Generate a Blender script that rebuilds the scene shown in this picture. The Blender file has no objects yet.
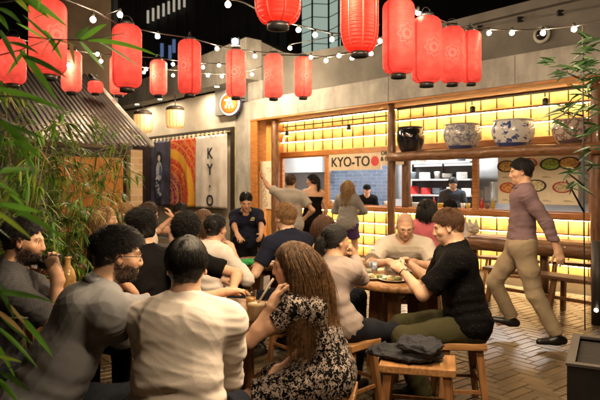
import bpy, bmesh, math, random
import numpy as np
from mathutils import Vector, Matrix

# ---------------------------------------------------------------- camera, world, sun, exposure
SC = bpy.context.scene
COL = SC.collection
F = 583.0; HZ = 185.0; CAMZ = 1.5
cam = bpy.data.cameras.new('camera'); camo = bpy.data.objects.new('camera', cam); COL.objects.link(camo)
camo.location = (0, 0, CAMZ); camo.rotation_euler = (math.radians(90), 0, 0)
cam.sensor_width = 36; cam.lens = 36 * F / 600; cam.shift_y = -(200 - HZ) / 600.0
cam.clip_start = 0.05; cam.clip_end = 500
cam.dof.use_dof = True; cam.dof.focus_distance = 3.6; cam.dof.aperture_fstop = 4.5
SC.camera = camo
W = bpy.data.worlds.new('World'); SC.world = W; W.use_nodes = True
nt = W.node_tree; bg = nt.nodes['Background']
sky = nt.nodes.new('ShaderNodeTexSky'); sky.sky_type = 'NISHITA'; sky.sun_disc = False
sky.sun_elevation = math.radians(3); sky.sun_rotation = math.radians(200)
nt.links.new(sky.outputs[0], bg.inputs[0]); bg.inputs[1].default_value = 0.0012
sl = bpy.data.lights.new('moon_light', 'SUN'); sl.energy = 0.01; sl.angle = math.radians(0.5); sl.color = (1, .93, .85)
so = bpy.data.objects.new('moon_light', sl); COL.objects.link(so); so.rotation_euler = (math.radians(50), 0, math.radians(160))
SC.view_settings.view_transform = 'Standard'; SC.view_settings.look = 'None'
SC.view_settings.exposure = 0.22; SC.view_settings.gamma = 1
SC.cycles.use_denoising = True; SC.cycles.max_bounces = 6; SC.cycles.diffuse_bounces = 2
SC.cycles.glossy_bounces = 3; SC.cycles.transmission_bounces = 4; SC.cycles.transparent_max_bounces = 8
SC.cycles.sample_clamp_indirect = 3.0; SC.cycles.caustics_reflective = False; SC.cycles.caustics_refractive = False
SC.cycles.use_light_tree = True
rnd = random.Random(7)

def P(px, py, Y):                      # photograph position + distance -> world
    return Vector(((px - 300) / F * Y, Y, CAMZ + (HZ - py) / F * Y))
# facade frame: u runs left-far, w runs behind the facade plane
OX, OY = 4.02, 7.81; DX, DY = -.676, .737; BX, BY = .737, .676
FR = Matrix(((DX, BX, 0, OX), (DY, BY, 0, OY), (0, 0, 1, 0), (0, 0, 0, 1)))
def FW(u, w, z): return Vector((OX + u * DX + w * BX, OY + u * DY + w * BY, z))
def upx(px, w):
    r = (px - 300) / F
    return (r * (OY + w * BY) - OX - w * BX) / (DX - r * DY)
def zpx(px, py, w):
    return CAMZ + (HZ - py) / F * (OY + upx(px, w) * DY + w * BY)

# ---------------------------------------------------------------- materials
MATS = {}
def _n(nt, t, **kw):
    n = nt.nodes.new(t)
    for k, v in kw.items(): setattr(n, k, v)
    return n
def mat(name, col=(.5, .5, .5), rough=.6, metal=0, var=.25, scale=6, stretch=(1, 1, 1), bump=.0, bscale=60, emit=None, estr=0,
        col2=None, coat=0, spec=.5, sss=0, detail=6, dirt=0):
    if name in MATS: return MATS[name]
    m = bpy.data.materials.new(name); m.use_nodes = True; nt = m.node_tree; b = nt.nodes['Principled BSDF']
    MATS[name] = m
    tc = _n(nt, 'ShaderNodeTexCoord'); mp = _n(nt, 'ShaderNodeMapping'); mp.inputs['Scale'].default_value = stretch
    nt.links.new(tc.outputs['Object'], mp.inputs[0])
    no = _n(nt, 'ShaderNodeTexNoise'); no.inputs['Scale'].default_value = scale; no.inputs['Detail'].default_value = detail
    nt.links.new(mp.outputs[0], no.inputs['Vector'])
    mx = _n(nt, 'ShaderNodeMix', data_type='RGBA'); mx.clamp_factor = True
    a = tuple(c * (1 - var) for c in col); c2 = col2 or tuple(min(1, c * (1 + var)) for c in col)
    mx.inputs['A'].default_value = (*a, 1); mx.inputs['B'].default_value = (*c2, 1)
    rp = _n(nt, 'ShaderNodeMapRange'); rp.inputs['From Min'].default_value = .32; rp.inputs['From Max'].default_value = .68
    nt.links.new(no.outputs['Fac'], rp.inputs['Value']); nt.links.new(rp.outputs[0], mx.inputs['Factor'])
    out = mx.outputs['Result']
    if dirt:
        n2 = _n(nt, 'ShaderNodeTexNoise'); n2.inputs['Scale'].default_value = scale * .23; n2.inputs['Detail'].default_value = 8
        n2.inputs['Roughness'].default_value = .7
        nt.links.new(tc.outputs['Object'], n2.inputs['Vector'])
        r2 = _n(nt, 'ShaderNodeMapRange'); r2.inputs['From Min'].default_value = .42; r2.inputs['From Max'].default_value = .7
        r2.inputs['To Max'].default_value = dirt
        nt.links.new(n2.outputs['Fac'], r2.inputs['Value'])
        m2 = _n(nt, 'ShaderNodeMix', data_type='RGBA'); m2.inputs['B'].default_value = (*[c * .35 for c in col], 1)
        nt.links.new(out, m2.inputs['A']); nt.links.new(r2.outputs[0], m2.inputs['Factor']); out = m2.outputs['Result']
    nt.links.new(out, b.inputs['Base Color'])
    b.inputs['Roughness'].default_value = rough; b.inputs['Metallic'].default_value = metal
    b.inputs['Specular IOR Level'].default_value = spec; b.inputs['Coat Weight'].default_value = coat
    if sss: b.inputs['Subsurface Weight'].default_value = sss; b.inputs['Subsurface Radius'].default_value = (.02, .008, .004); b.inputs['Subsurface Scale'].default_value = .6
    if rough > .15 and not emit:
        rr = _n(nt, 'ShaderNodeMapRange'); rr.inputs['To Min'].default_value = max(.05, rough - .12); rr.inputs['To Max'].default_value = min(1, rough + .12)
        nt.links.new(no.outputs['Fac'], rr.inputs['Value']); nt.links.new(rr.outputs[0], b.inputs['Roughness'])
    if bump:
        nb = _n(nt, 'ShaderNodeTexNoise'); nb.inputs['Scale'].default_value = bscale; nb.inputs['Detail'].default_value = 4
        nt.links.new(mp.outputs[0], nb.inputs['Vector'])
        bp = _n(nt, 'ShaderNodeBump'); bp.inputs['Strength'].default_value = bump; bp.inputs['Distance'].default_value = .01
        nt.links.new(nb.outputs['Fac'], bp.inputs['Height']); nt.links.new(bp.outputs[0], b.inputs['Normal'])
    if emit: b.inputs['Emission Color'].default_value = (*emit, 1); b.inputs['Emission Strength'].default_value = estr
    return m
def wood(name, col, rough=.45, stretch=(1, 1, 12), coat=.0, var=.35, scale=5, dirt=0):
    return mat(name, col, rough, var=var, scale=scale, stretch=stretch, bump=.25, bscale=18, coat=coat, dirt=dirt)
def prin(m): return m.node_tree.nodes['Principled BSDF']

# ---------------------------------------------------------------- mesh builder
class MB:
    def __init__(s): s.v = []; s.f = []; s.m = []; s.sm = []
    def add(s, vs, fs, mi=0, M=None, smooth=False):
        o = len(s.v)
        for v in vs:
            v = Vector(v); s.v.append(M @ v if M is not None else v)
        for f in fs: s.f.append([i + o for i in f]); s.m.append(mi); s.sm.append(smooth)
        return s
    def box(s, a, b, mi=0, M=None, bev=0):
        x0, y0, z0 = [min(p, q) for p, q in zip(a, b)]; x1, y1, z1 = [max(p, q) for p, q in zip(a, b)]
        if bev:
            bm = bmesh.new(); bmesh.ops.create_cube(bm, size=1)
            for v in bm.verts: v.co = ((x0 + x1) / 2 + v.co.x * (x1 - x0), (y0 + y1) / 2 + v.co.y * (y1 - y0), (z0 + z1) / 2 + v.co.z * (z1 - z0))
            bmesh.ops.bevel(bm, geom=bm.edges[:], offset=bev, segments=2, affect='EDGES', profile=.5)
            bm.verts.index_update()
            s.add([v.co.copy() for v in bm.verts], [[v.index for v in f.verts] for f in bm.faces], mi, M); bm.free(); return s
        return s.add([(x0, y0, z0), (x1, y0, z0), (x1, y1, z0), (x0, y1, z0), (x0, y0, z1), (x1, y0, z1), (x1, y1, z1), (x0, y1, z1)],
                     [(0, 3, 2, 1), (4, 5, 6, 7), (0, 1, 5, 4), (1, 2, 6, 5), (2, 3, 7, 6), (3, 0, 4, 7)], mi, M)
    def tube(s, pts, rad, n=8, mi=0, cap=True, M=None, smooth=True):
        pts = [Vector(p) for p in pts]
        if not hasattr(rad, '__len__'): rad = [rad] * len(pts)
        vs = []; fs = []; up = None
        for i, p in enumerate(pts):
            t = (pts[min(i + 1, len(pts) - 1)] - pts[max(i - 1, 0)])
            if t.length < 1e-9: t = Vector((0, 0, 1))
            t.normalize()
            if up is None: up = t.orthogonal()
            x = (up - t * up.dot(t))
            if x.length < 1e-6: x = t.orthogonal()
            x.normalize(); up = x; y = t.cross(x)
            for k in range(n):
                a = 2 * math.pi * k / n; vs.append(p + (x * math.cos(a) + y * math.sin(a)) * rad[i])
        for i in range(len(pts) - 1):
            for k in range(n):
                k2 = (k + 1) % n; fs.append((i * n + k, i * n + k2, (i + 1) * n + k2, (i + 1) * n + k))
        if cap: fs.append(tuple(range(n))[::-1]); fs.append(tuple((len(pts) - 1) * n + k for k in range(n)))
        return s.add(vs, fs, mi, M, smooth)
    def lathe(s, prof, n=24, mi=0, M=None, smooth=True, c=(0, 0, 0)):
        vs = []; fs = []
        for r, z in prof:
            for k in range(n):
                a = 2 * math.pi * k / n; vs.append((c[0] + r * math.cos(a), c[1] + r * math.sin(a), c[2] + z))
        for i in range(len(prof) - 1):
            for k in range(n):
                k2 = (k + 1) % n; fs.append((i * n + k, i * n + k2, (i + 1) * n + k2, (i + 1) * n + k))
        fs.append(tuple(range(n))[::-1]); fs.append(tuple((len(prof) - 1) * n + k for k in range(n)))
        return s.add(vs, fs, mi, M, smooth)
    def prism(s, poly, h0, h1, mi=0, M=None):     # poly in local xz, thickness along y
        n = len(poly); vs = [(x, h0, z) for x, z in poly] + [(x, h1, z) for x, z in poly]
        fs = [tuple(range(n)), tuple(range(2 * n - 1, n - 1, -1))] + [(i, i + n, (i + 1) % n + n, (i + 1) % n) for i in range(n)]
        return s.add(vs, fs, mi, M)
    def build(s, name, mats, parent=None, loc=None, **kw):
        me = bpy.data.meshes.new(name); me.from_pydata([tuple(v) for v in s.v], [], s.f)
        for m in (mats if isinstance(mats, (list, tuple)) else [mats]): me.materials.append(m)
        me.polygons.foreach_set('material_index', s.m); me.polygons.foreach_set('use_smooth', s.sm)
        bm = bmesh.new(); bm.from_mesh(me); bmesh.ops.recalc_face_normals(bm, faces=bm.faces); bm.to_mesh(me); bm.free()
        o = bpy.data.objects.new(name, me); COL.objects.link(o)
        if parent: o.parent = parent
        if loc is not None: o.location = loc
        for k, v in kw.items(): o[k] = v
        return o
def thing(name, label, cat, loc=(0, 0, 0), rz=0, group=None):
    o = bpy.data.objects.new(name, None); COL.objects.link(o); o.location = loc; o.rotation_euler = (0, 0, rz)
    o.empty_display_size = .1
    o['label'] = label; o['category'] = cat
    if group: o['group'] = group
    return o
def tag(o, label, cat, group=None):
    o['label'] = label; o['category'] = cat
    if group: o['group'] = group
    return o
def struct(o): o['kind'] = 'structure'; return o
def text(parent, body, size, M, m, ext=.004, name='lettering', bold=0):
    c = bpy.data.curves.new('txt', 'FONT'); c.body = body; c.size = size; c.extrude = ext; c.offset = bold
    c.align_x = 'CENTER'; c.align_y = 'CENTER'
    o = bpy.data.objects.new('txt', c); COL.objects.link(o)
    bpy.context.view_layer.update()
    me = bpy.data.meshes.new_from_object(o); bpy.data.objects.remove(o)
    me.transform(M); me.materials.clear(); me.materials.append(m)
    r = bpy.data.objects.new(name, me); COL.objects.link(r); r.parent = parent
    return r
# ---------------------------------------------------------------- ground
def herringbone():
    Wb = .092; g = .0025; ang = math.radians(38); ca, sa = math.cos(ang), math.sin(ang)
    vs = []; fs = []; col = []
    rs = np.random.RandomState(3)
    cx, cy = 1.0, 6.5; R = 7.2
    N = int(R / Wb) + 30
    for k in range(-N, N):
        for m in range(-N // 6 - 2, N // 6 + 3):
            for (x0, y0, w, h) in ((k + 6 * m, k, 3, 1), (k + 6 * m, k + 1, 1, 3)):
                mx, my = (x0 + w / 2) * Wb, (y0 + h / 2) * Wb
                X = cx + mx * ca - my * sa; Y = cy + mx * sa + my * ca
                if abs(X - cx) > 6.6 or Y < 1.2 or Y > 13: continue
                u = (X - OX) * DX + (Y - OY) * DY; w_ = (X - OX) * BX + (Y - OY) * BY
                if w_ > -.55: continue
                b = len(vs); x1, y1 = (x0 + w) * Wb - g / 2, (y0 + h) * Wb - g / 2; xa, ya = x0 * Wb + g / 2, y0 * Wb + g / 2
                i = .006; dz = rs.uniform(-.0015, .0015); tl = rs.uniform(-.0012, .0012, 4)
                for q, (px, py) in enumerate(((xa, ya), (x1, ya), (x1, y1), (xa, y1))): vs.append((cx + px * ca - py * sa, cy + px * sa + py * ca, -.012))
                for q, (px, py) in enumerate(((xa + i * .4, ya + i * .4), (x1 - i * .4, ya + i * .4), (x1 - i * .4, y1 - i * .4), (xa + i * .4, y1 - i * .4))): vs.append((cx + px * ca - py * sa, cy + px * sa + py * ca, .0 + dz))
                for q, (px, py) in enumerate(((xa + i, ya + i), (x1 - i, ya + i), (x1 - i, y1 - i), (xa + i, y1 - i))): vs.append((cx + px * ca - py * sa, cy + px * sa + py * ca, .004 + dz + tl[q]))
                F_ = [(b + 8, b + 9, b + 10, b + 11)]
                for o in (0, 4):
                    for q in range(4): F_.append((b + o + q, b + o + (q + 1) % 4, b + o + 4 + (q + 1) % 4, b + o + 4 + q))
                fs += F_; c = rs.rand(); col += [c] * 9
    # straight courses beside the restaurant front
    for r in range(5):
        for q in range(-40, 60):
            u0 = q * .28 + (r % 2) * .14; w0 = -.55 + r * .1 + .002
            b = len(vs)
            for (z, e) in ((-.012, 0), (0, .002), (.004, .006)):
                for (uu, ww) in ((u0 + .003 + e, w0 + e), (u0 + .277 - e, w0 + e), (u0 + .277 - e, w0 + .096 - e), (u0 + .003 + e, w0 + .096 - e)):
                    p = FW(uu, ww, z); vs.append(tuple(p))
            fs.append((b + 11, b + 10, b + 9, b + 8))
            for o in (0, 4):
                for k in range(4): fs.append((b + o + k, b + o + 4 + k, b + o + 4 + (k + 1) % 4, b + o + (k + 1) % 4))
            col += [rs.rand()] * 9
    me = bpy.data.meshes.new('paving'); me.from_pydata(vs, [], fs)
    at = me.attributes.new('tone', 'FLOAT', 'FACE'); at.data.foreach_set('value', np.array(col, 'f'))
    m = mat('paver', (.105, .072, .036), .34, var=.35, scale=9, bump=.35, bscale=70, dirt=.6)
    nt = m.node_tree; b = prin(m); src = b.inputs['Base Color'].links[0].from_socket
    an = _n(nt, 'ShaderNodeAttribute', attribute_name='tone'); mr = _n(nt, 'ShaderNodeMapRange'); mr.inputs['To Min'].default_value = .72; mr.inputs['To Max'].default_value = 1.32
    nt.links.new(an.outputs['Fac'], mr.inputs['Value'])
    hs = _n(nt, 'ShaderNodeHueSaturation'); nt.links.new(mr.outputs[0], hs.inputs['Value']); nt.links.new(src, hs.inputs['Color']); nt.links.new(hs.outputs[0], b.inputs['Base Color'])
    b.inputs['Coat Weight'].default_value = .5; b.inputs['Coat Roughness'].default_value = .29
    me.materials.append(m); o = bpy.data.objects.new('paving', me); COL.objects.link(o); struct(o)
herringbone()
g = MB(); g.add([(-60, -20, -.01), (60, -20, -.01), (60, 90, -.01), (-60, 90, -.01)], [(0, 1, 2, 3)])
struct(g.build('ground', mat('ground_mortar', (.07, .06, .05), .9, bump=.3)))

# ---------------------------------------------------------------- restaurant building
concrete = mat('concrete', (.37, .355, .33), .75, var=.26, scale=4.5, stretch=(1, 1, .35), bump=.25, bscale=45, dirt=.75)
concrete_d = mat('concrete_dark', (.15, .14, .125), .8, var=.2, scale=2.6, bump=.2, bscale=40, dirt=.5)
timber = wood('orange_timber', (.42, .17, .045), .4)
timber_h = wood('orange_timber_rail', (.42, .17, .045), .4, stretch=(1, 1, 14))
logm = wood('dark_log', (.15, .07, .032), .42, stretch=(6, 6, 1.2), var=.45, coat=.2)
logh = wood('dark_log_lying', (.17, .08, .035), .42, stretch=(1.5, 1.5, 7), var=.45, coat=.2)
blackm = mat('black_metal', (.012, .012, .013), .4, var=.1)
steel = mat('steel', (.55, .56, .57), .35, metal=.4, var=.1, stretch=(1, 1, 20))
glass = bpy.data.materials.new('window_glass'); glass.use_nodes = True
_g = glass.node_tree; _g.nodes.clear()
_o = _n(_g, 'ShaderNodeOutputMaterial'); _mx = _n(_g, 'ShaderNodeMixShader'); _t = _n(_g, 'ShaderNodeBsdfTransparent'); _gl = _n(_g, 'ShaderNodeBsdfGlossy'); _gl.inputs['Roughness'].default_value = .03
_lw = _n(_g, 'ShaderNodeLayerWeight'); _lw.inputs[0].default_value = .5; _pw = _n(_g, 'ShaderNodeMath', operation='POWER'); _pw.inputs[1].default_value = 5; _g.links.new(_lw.outputs['Facing'], _pw.inputs[0]); _fr = _n(_g, 'ShaderNodeMath', operation='MULTIPLY_ADD'); _fr.inputs[1].default_value = .8; _fr.inputs[2].default_value = .035; _g.links.new(_pw.outputs[0], _fr.inputs[0])
_g.links.new(_fr.outputs[0], _mx.inputs[0]); _g.links.new(_t.outputs[0], _mx.inputs[1]); _g.links.new(_gl.outputs[0], _mx.inputs[2]); _g.links.new(_mx.outputs[0], _o.inputs[0])

BL = FW(3, 1, 0)
bld = thing('restaurant_building', 'concrete fronted open kitchen restaurant with glowing yellow grid panels and log posts', 'building', BL)
BM_ = Matrix.Translation(-BL) @ FR
def bpart(name, boxes, m, bev=.004, parent=None, **kw):
    mb = MB()
    for bx in boxes: mb.box(bx[0:3], bx[3:6], M=BM_, bev=bev)
    return mb.build(name, m, parent or bld, **kw)
UR = -2.2; UL = upx(250, 0)            # opening right/left
UP0 = upx(236, 0); UFAR = upx(40, .5)
ZB = 3.0; ZF = CAMZ + .174 * 11.18
# fascia beam + pillar
bpart('fascia_beam', [(UR, 0, ZB, UL + .0, .35, ZF)], concrete, .01)
bpart('pillar', [(UL + .002, -.02, 0, UP0, .5, ZF - .02)], concrete, .015)
# formwork joints cut as thin dark grooves on the fascia: narrow recess strips
bpart('fascia_joint', [(u, -.003, ZB + .01, u + .008, .002, ZF - .01) for u in (1.2, 3.6, 6.0)], mat('joint', (.12, .11, .1), .9), 0)
# upper wall above fascia (recessed), outline rises to a shallow gable
w_ = .4
top = [(upx(px, w_), zpx(px, py, w_)) for px, py in ((700, -38), (600, -14), (530, 3), (455, 22), (400, 34), (340, 48), (300, 55))]
top += [(upx(285, w_), zpx(285, 53, w_)), (upx(262, w_), zpx(262, 42, w_)), (upx(246, w_), zpx(246, 37, w_)), (upx(215, w_), zpx(215, 52, w_))]
poly = [(UR - 3, ZF - .3)] + top + [(upx(215, w_), 3.3)]
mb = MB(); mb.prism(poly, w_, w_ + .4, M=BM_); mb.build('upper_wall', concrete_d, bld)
# projecting ledge along top of the upper wall at the right
mb = MB(); pts = top[:7]
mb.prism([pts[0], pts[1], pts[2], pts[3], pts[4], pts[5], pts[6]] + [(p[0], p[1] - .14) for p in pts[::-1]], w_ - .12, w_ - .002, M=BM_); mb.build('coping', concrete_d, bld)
# left: upper beam over recessed banner wall
tl = [(upx(246, -.06), zpx(246, 37, -.06) ), (upx(215, -.06), zpx(215, 50, -.06)), (upx(170, -.06), zpx(170, 68, -.06)), (upx(130, -.06), zpx(130, 84, -.06)), (upx(70, -.06), zpx(70, 108, -.06))]
zb2 = CAMZ + .222 * 11.1
mb = MB(); mb.prism(tl + [(tl[-1][0], zb2 - .02), (tl[0][0], zb2)], -.06, .395, M=BM_); mb.build('gable_beam', concrete, bld)
mb = MB(); mb.box((UP0 + .002, .5, 0), (UFAR + 6, .8, zb2 - .03), M=BM_); mb.box((UL+.2, .5, ZF-.03), (UP0 + .001, .8, zb2 - .03), M=BM_)
mb.build('banner_wall', mat('banner_wall', (.45, .39, .31), .8, var=.12, scale=2.5, bump=.2, bscale=40, dirt=.3), bld)
mb = MB(); mb.box((UL, .36, ZB + .2), (UP0, .5, zb2), M=BM_); mb.build('infill', concrete, bld)
# ceiling / soffit of the opening
bpart('soffit', [(UR, .35, 3.02, UL + .1, .98, 3.06)], wood('soffit_timber', (.50, .27, .09), .5), 0)
bpart('soffit_trim', [(UR, .0, ZB - .035, UL, .10, ZB - .002)], timber_h)
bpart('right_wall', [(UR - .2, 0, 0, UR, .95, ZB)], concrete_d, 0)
# left end of the opening: orange boarded reveal
bpart('jamb', [(UL - .22, .02, 0, UL, .06, 2.96), (UL - .02, .06, 0, UL, 1.0, 3.0)], timber)
bpart('jamb_board', [(UL - .50, .30 , 0, UL - .22, .34, 2.96)], wood('honey_board', (.62, .32, .09), .4, stretch=(10, 10, .6)))
# rear light grid
RW = .92
paper = mat('glowing_panel', (.88, .52, .19), .6, var=.45, scale=2.6, emit=(1, .50, .14), estr=.20)
led = mat('led_strip', (1, .9, .6), .5, var=0, emit=(1, .62, .26), estr=66)
mun = wood('grid_timber', (.12, .055, .02), .5)
UG0 = UR; UG1 = UL - .02
nrow = 0
def grid(z0, rows, hh, u0, u1):
    for r in range(rows):
        za, zb = z0 + r * hh, z0 + (r + 1) * hh
        bpart('light_panel', [(u0, RW + .095, za, u1, RW + .10, zb)], paper, 0)
        bpart('led_strip', [(u0, RW + .012, zb - .016, u1, RW + .030, zb - .0095)], led, 0)
        bpart('rail', [(u0, RW, zb - .009, u1, RW + .094, zb + .009)], mun, 0)
    n = int((u1 - u0) / .30); m0 = None
    for i in range(1, n + 1):
        if m0 is None: m0 = bpart('muntin', [(u0 + i * .30, RW - .004, z0 + .002, u0 + i * .30 + .013, RW + .022, z0 + rows * hh - .002)], mun, 0)
        else: o = m0.copy(); COL.objects.link(o); o.parent = bld; o.location = (DX * .30 * (i - 1), DY * .30 * (i - 1), 0)
grid(2.285, 2, .24, UG0, UG1)
grid(2.80, 1, .20, UG0, UG1)
grid(.02, 4, .235, UG0, UG1)
bpart('lintel', [(UG0, RW - .02, 2.165, UG1, RW + .12, 2.275), (UG0, RW - .01, 2.775, UG1, RW + .06, 2.79)], timber_h)
bpart('counter_sill', [(UG0, RW - .06, .972, UG1, RW + .30, 1.06)], timber_h, .006)
# window frames and panes
def mull(px, wd=.11): u = upx(px, RW); return (u - wd / 2, RW, 1.0605, u + wd / 2, RW + .08, 2.164)
for i, px in enumerate((281, 326, 405, 474.5, 592)): bpart('mullion', [mull(px, .10 if px != 405 else .16)], timber if px != 405 else logm)
for a, b in ((281, 326), (326, 405), (405, 474.5), (474.5, 592)):
    ua, ub = upx(b, RW) + .05, upx(a, RW) - .05
    bpart('window_frame', [(ua, RW + .01, 2.135, ub, RW + .06, 2.163)], timber_h, 0); bpart('window_sill', [(ua, RW + .01, 1.061, ub, RW + .06, 1.085)], timber_h, 0)
    bpart('pane', [(ua, RW + .03, 1.086, ub, RW + .034, 2.134)], glass, 0)
bpart('plinth', [(UG0, RW + .101, 0, UG1, RW + .25, .971)], timber_h, 0)
# log posts and shelf beam
def logtube(name, pts, r, m, seed=0, n=14):
    rr = random.Random(seed); out = []; rad = []
    a, b = Vector(pts[0]), Vector(pts[1]); N = 14
    for i in range(N + 1):
        t = i / N; p = a.lerp(b, t); out.append(p + Vector((rr.uniform(-1, 1), rr.uniform(-1, 1), rr.uniform(-1, 1))) * .006)
        rad.append(r * rr.uniform(.94, 1.06) * (.8 if i in (0, N) else 1))
    mb = MB(); mb.tube([p - BL for p in out], rad, n); return mb.build(name, m, bld)
def wpx(px, w): return upx(px, w)
for px, w, r, sd in ((391.5, .12, .075, 1), (275, .16, .085, 2), (597, .10, .085, 3)):
    u = upx(px, w); logtube('post', (FW(u, w, 0), FW(u, w, 2.96)), r, logm, sd)
ush = [upx(391, -.02), upx(640, -.02)]
zsh = CAMZ + .0445 * (8.24 - .02) / .737
logtube('log_shelf', (FW(ush[0] + .02, -.06, zsh), FW(ush[1], -.06, zsh)), .085, logh, 5)
bpart('shelf_board', [(ush[1], .03, zsh + .03, ush[0] - .06, .36, zsh + .075)], logh)
# kitchen room
kw = mat('kitchen_wall', (.55, .57, .60), .4, var=.06)
tile = mat('blue_tile', (.10, .13, .19), .25, var=.3, scale=3)
_t = tile.node_tree; _b = prin(tile); br = _n(_t, 'ShaderNodeTexBrick'); br.inputs['Scale'].default_value = 1; br.inputs['Brick Width'].default_value = .22; br.inputs['Row Height'].default_value = .09; br.inputs['Mortar Size'].default_value = .006
br.inputs['Color1'].default_value = (.05, .07, .11, 1); br.inputs['Color2'].default_value = (.09, .11, .16, 1); br.inputs['Mortar'].default_value = (.15, .17, .20, 1)
tc = _n(_t, 'ShaderNodeTexCoord'); sx = _n(_t, 'ShaderNodeSeparateXYZ'); cb = _n(_t, 'ShaderNodeCombineXYZ')
_t.links.new(tc.outputs['Object'], sx.inputs[0]); _t.links.new(sx.outputs[0], cb.inputs[0]); _t.links.new(sx.outputs[2], cb.inputs[1]); _t.links.new(cb.outputs[0], br.inputs['Vector']); _t.links.new(br.outputs['Color'], _b.inputs['Base Color'])
KB = 3.6
bpart('kitchen_back_wall', [(UG0, KB, 0, UG1 + 2.7, KB + .1, 3.0)], kw, 0)
bpart('tiled_wall', [(upx(392, 3.3), 3.25, .9, upx(326, 3.3), 3.35, 2.6)], tile, 0)
bpart('kitchen_end_wall', [(UG1 + 2.6, RW + .1, 0, UG1 + 2.7, KB, 3), (UG0 - .1, RW + .1, 0, UG0, KB, 3)], kw, 0)
bpart('kitchen_floor', [(UG0, RW + .26, .0, UG1 + 2.6, KB, .02)], mat('kitchen_floor', (.2, .2, .2), .4), 0)
bpart('kitchen_ceiling', [(UG0, RW + .11, 2.72, UG1 + 2.6, KB, 2.76)], kw, 0)
tube = mat('white_tube_light', (1, 1, 1), .5, var=0, emit=(1, .97, .92), estr=150)
bpart('ceiling_light', [(upx(px, 2.3) - .5, 2.0, 2.68, upx(px, 2.3) + .5, 2.2, 2.715) for px in (300, 360, 430, 520)], tube, 0)
bpart('hood', [(upx(322, 2.9), 2.9, 1.85, upx(284, 2.9), 3.4, 2.3), (upx(600, 2.8), 2.5, 2.1, upx(478, 2.8), 3.5, 2.5)], steel, .01)
bpart('work_counter', [(UG0 + .1, 1.9, .05, UG1, 2.5, 1.02)], steel, .01)

# things in the kitchen
def kshelf(name, label, px0, px1, zs, w=2.75):
    ua, ub = upx(px1, w), upx(px0, w); c = FW((ua + ub) / 2, w, 0)
    t = thing(name, label, 'shelf', c); M = Matrix.Translation(-c) @ FR
    mb = MB()
    for z in zs: mb.box((ua, w, z), (ub, w + .35, z + .035), M=M)
    mb.build('shelf_board', steel, t)
    mb = MB()
    for u in (ua, (ua + ub) / 2, ub - .03):
        mb.box((u, w + .3, .05), (u + .03, w + .345, 2.3), M=M)
    mb.build('upright', blackm, t)
    mb = MB(); mb.box((ua, w + .36, .9), (ub, w + .38, 1.93), M=M); mb.build('back_board', mat('dark_board', (.03, .03, .035), .6), t)
    return ua, ub
ua, ub = kshelf('kitchen_shelf', 'steel shelving with crockery behind the chef in the middle window', 404, 470, (1.25, 1.6, 1.98))
rr = random.Random(11)
cols = {'white_crockery': (.8, .79, .75), 'red_plastic': (.6, .03, .03), 'blue_grey_tub': (.25, .3, .36), 'cream_box': (.7, .62, .45)}
kk = 0
PLW = ['far left', 'left', 'middle left', 'centre left', 'centre', 'centre right', 'right', 'far right']
for z, lvl in ((1.285, 'bottom'), (1.635, 'middle'), (2.015, 'top')):
    u = ub - .12; j = 0
    while u > ua + .1 and j < 8:
        kind = rr.choice(['bowl', 'box', 'tub']); c = FW(u, 2.92, z)
        wd = rr.uniform(.09, .16); cn = rr.choice(['white_crockery', 'white_crockery', 'cream_box', 'blue_grey_tub'] + (['red_plastic'] * 3 if lvl == 'bottom' and j < 3 else []))
        mb = MB(); m_ = mat(cn, cols[cn], .35, var=.05); cw = cn.split('_')[0]
        if kind == 'bowl':
            n = rr.randint(2, 4)
            for q in range(n): mb.lathe([(wd * .35, q * .03), (wd * .8, q * .03 + .05), (wd * .82, q * .03 + .055), (wd * .75, q * .03 + .05), (wd * .3, q * .03 + .01)], 16)
            lb = 'stack of %s bowls' % cw
        elif kind == 'tub': mb.lathe([(wd * .6, 0), (wd * .68, .14), (wd * .72, .145), (wd * .72, .165), (wd * .1, .17)], 16); lb = 'round %s tub' % cw
        else: mb.box((-wd * .8, -.08, 0), (wd * .8, .08, rr.uniform(.08, .2)), bev=.008); lb = 'small %s box' % cw
        tag(mb.build(kind if kind != 'bowl' else 'bowl_stack', m_, None, c), '%s, %s on the %s kitchen shelf behind the chef' % (lb, PLW[j], lvl), kind, 'containers on the kitchen shelf')
        u -= wd * 2 + .07; j += 1
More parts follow.
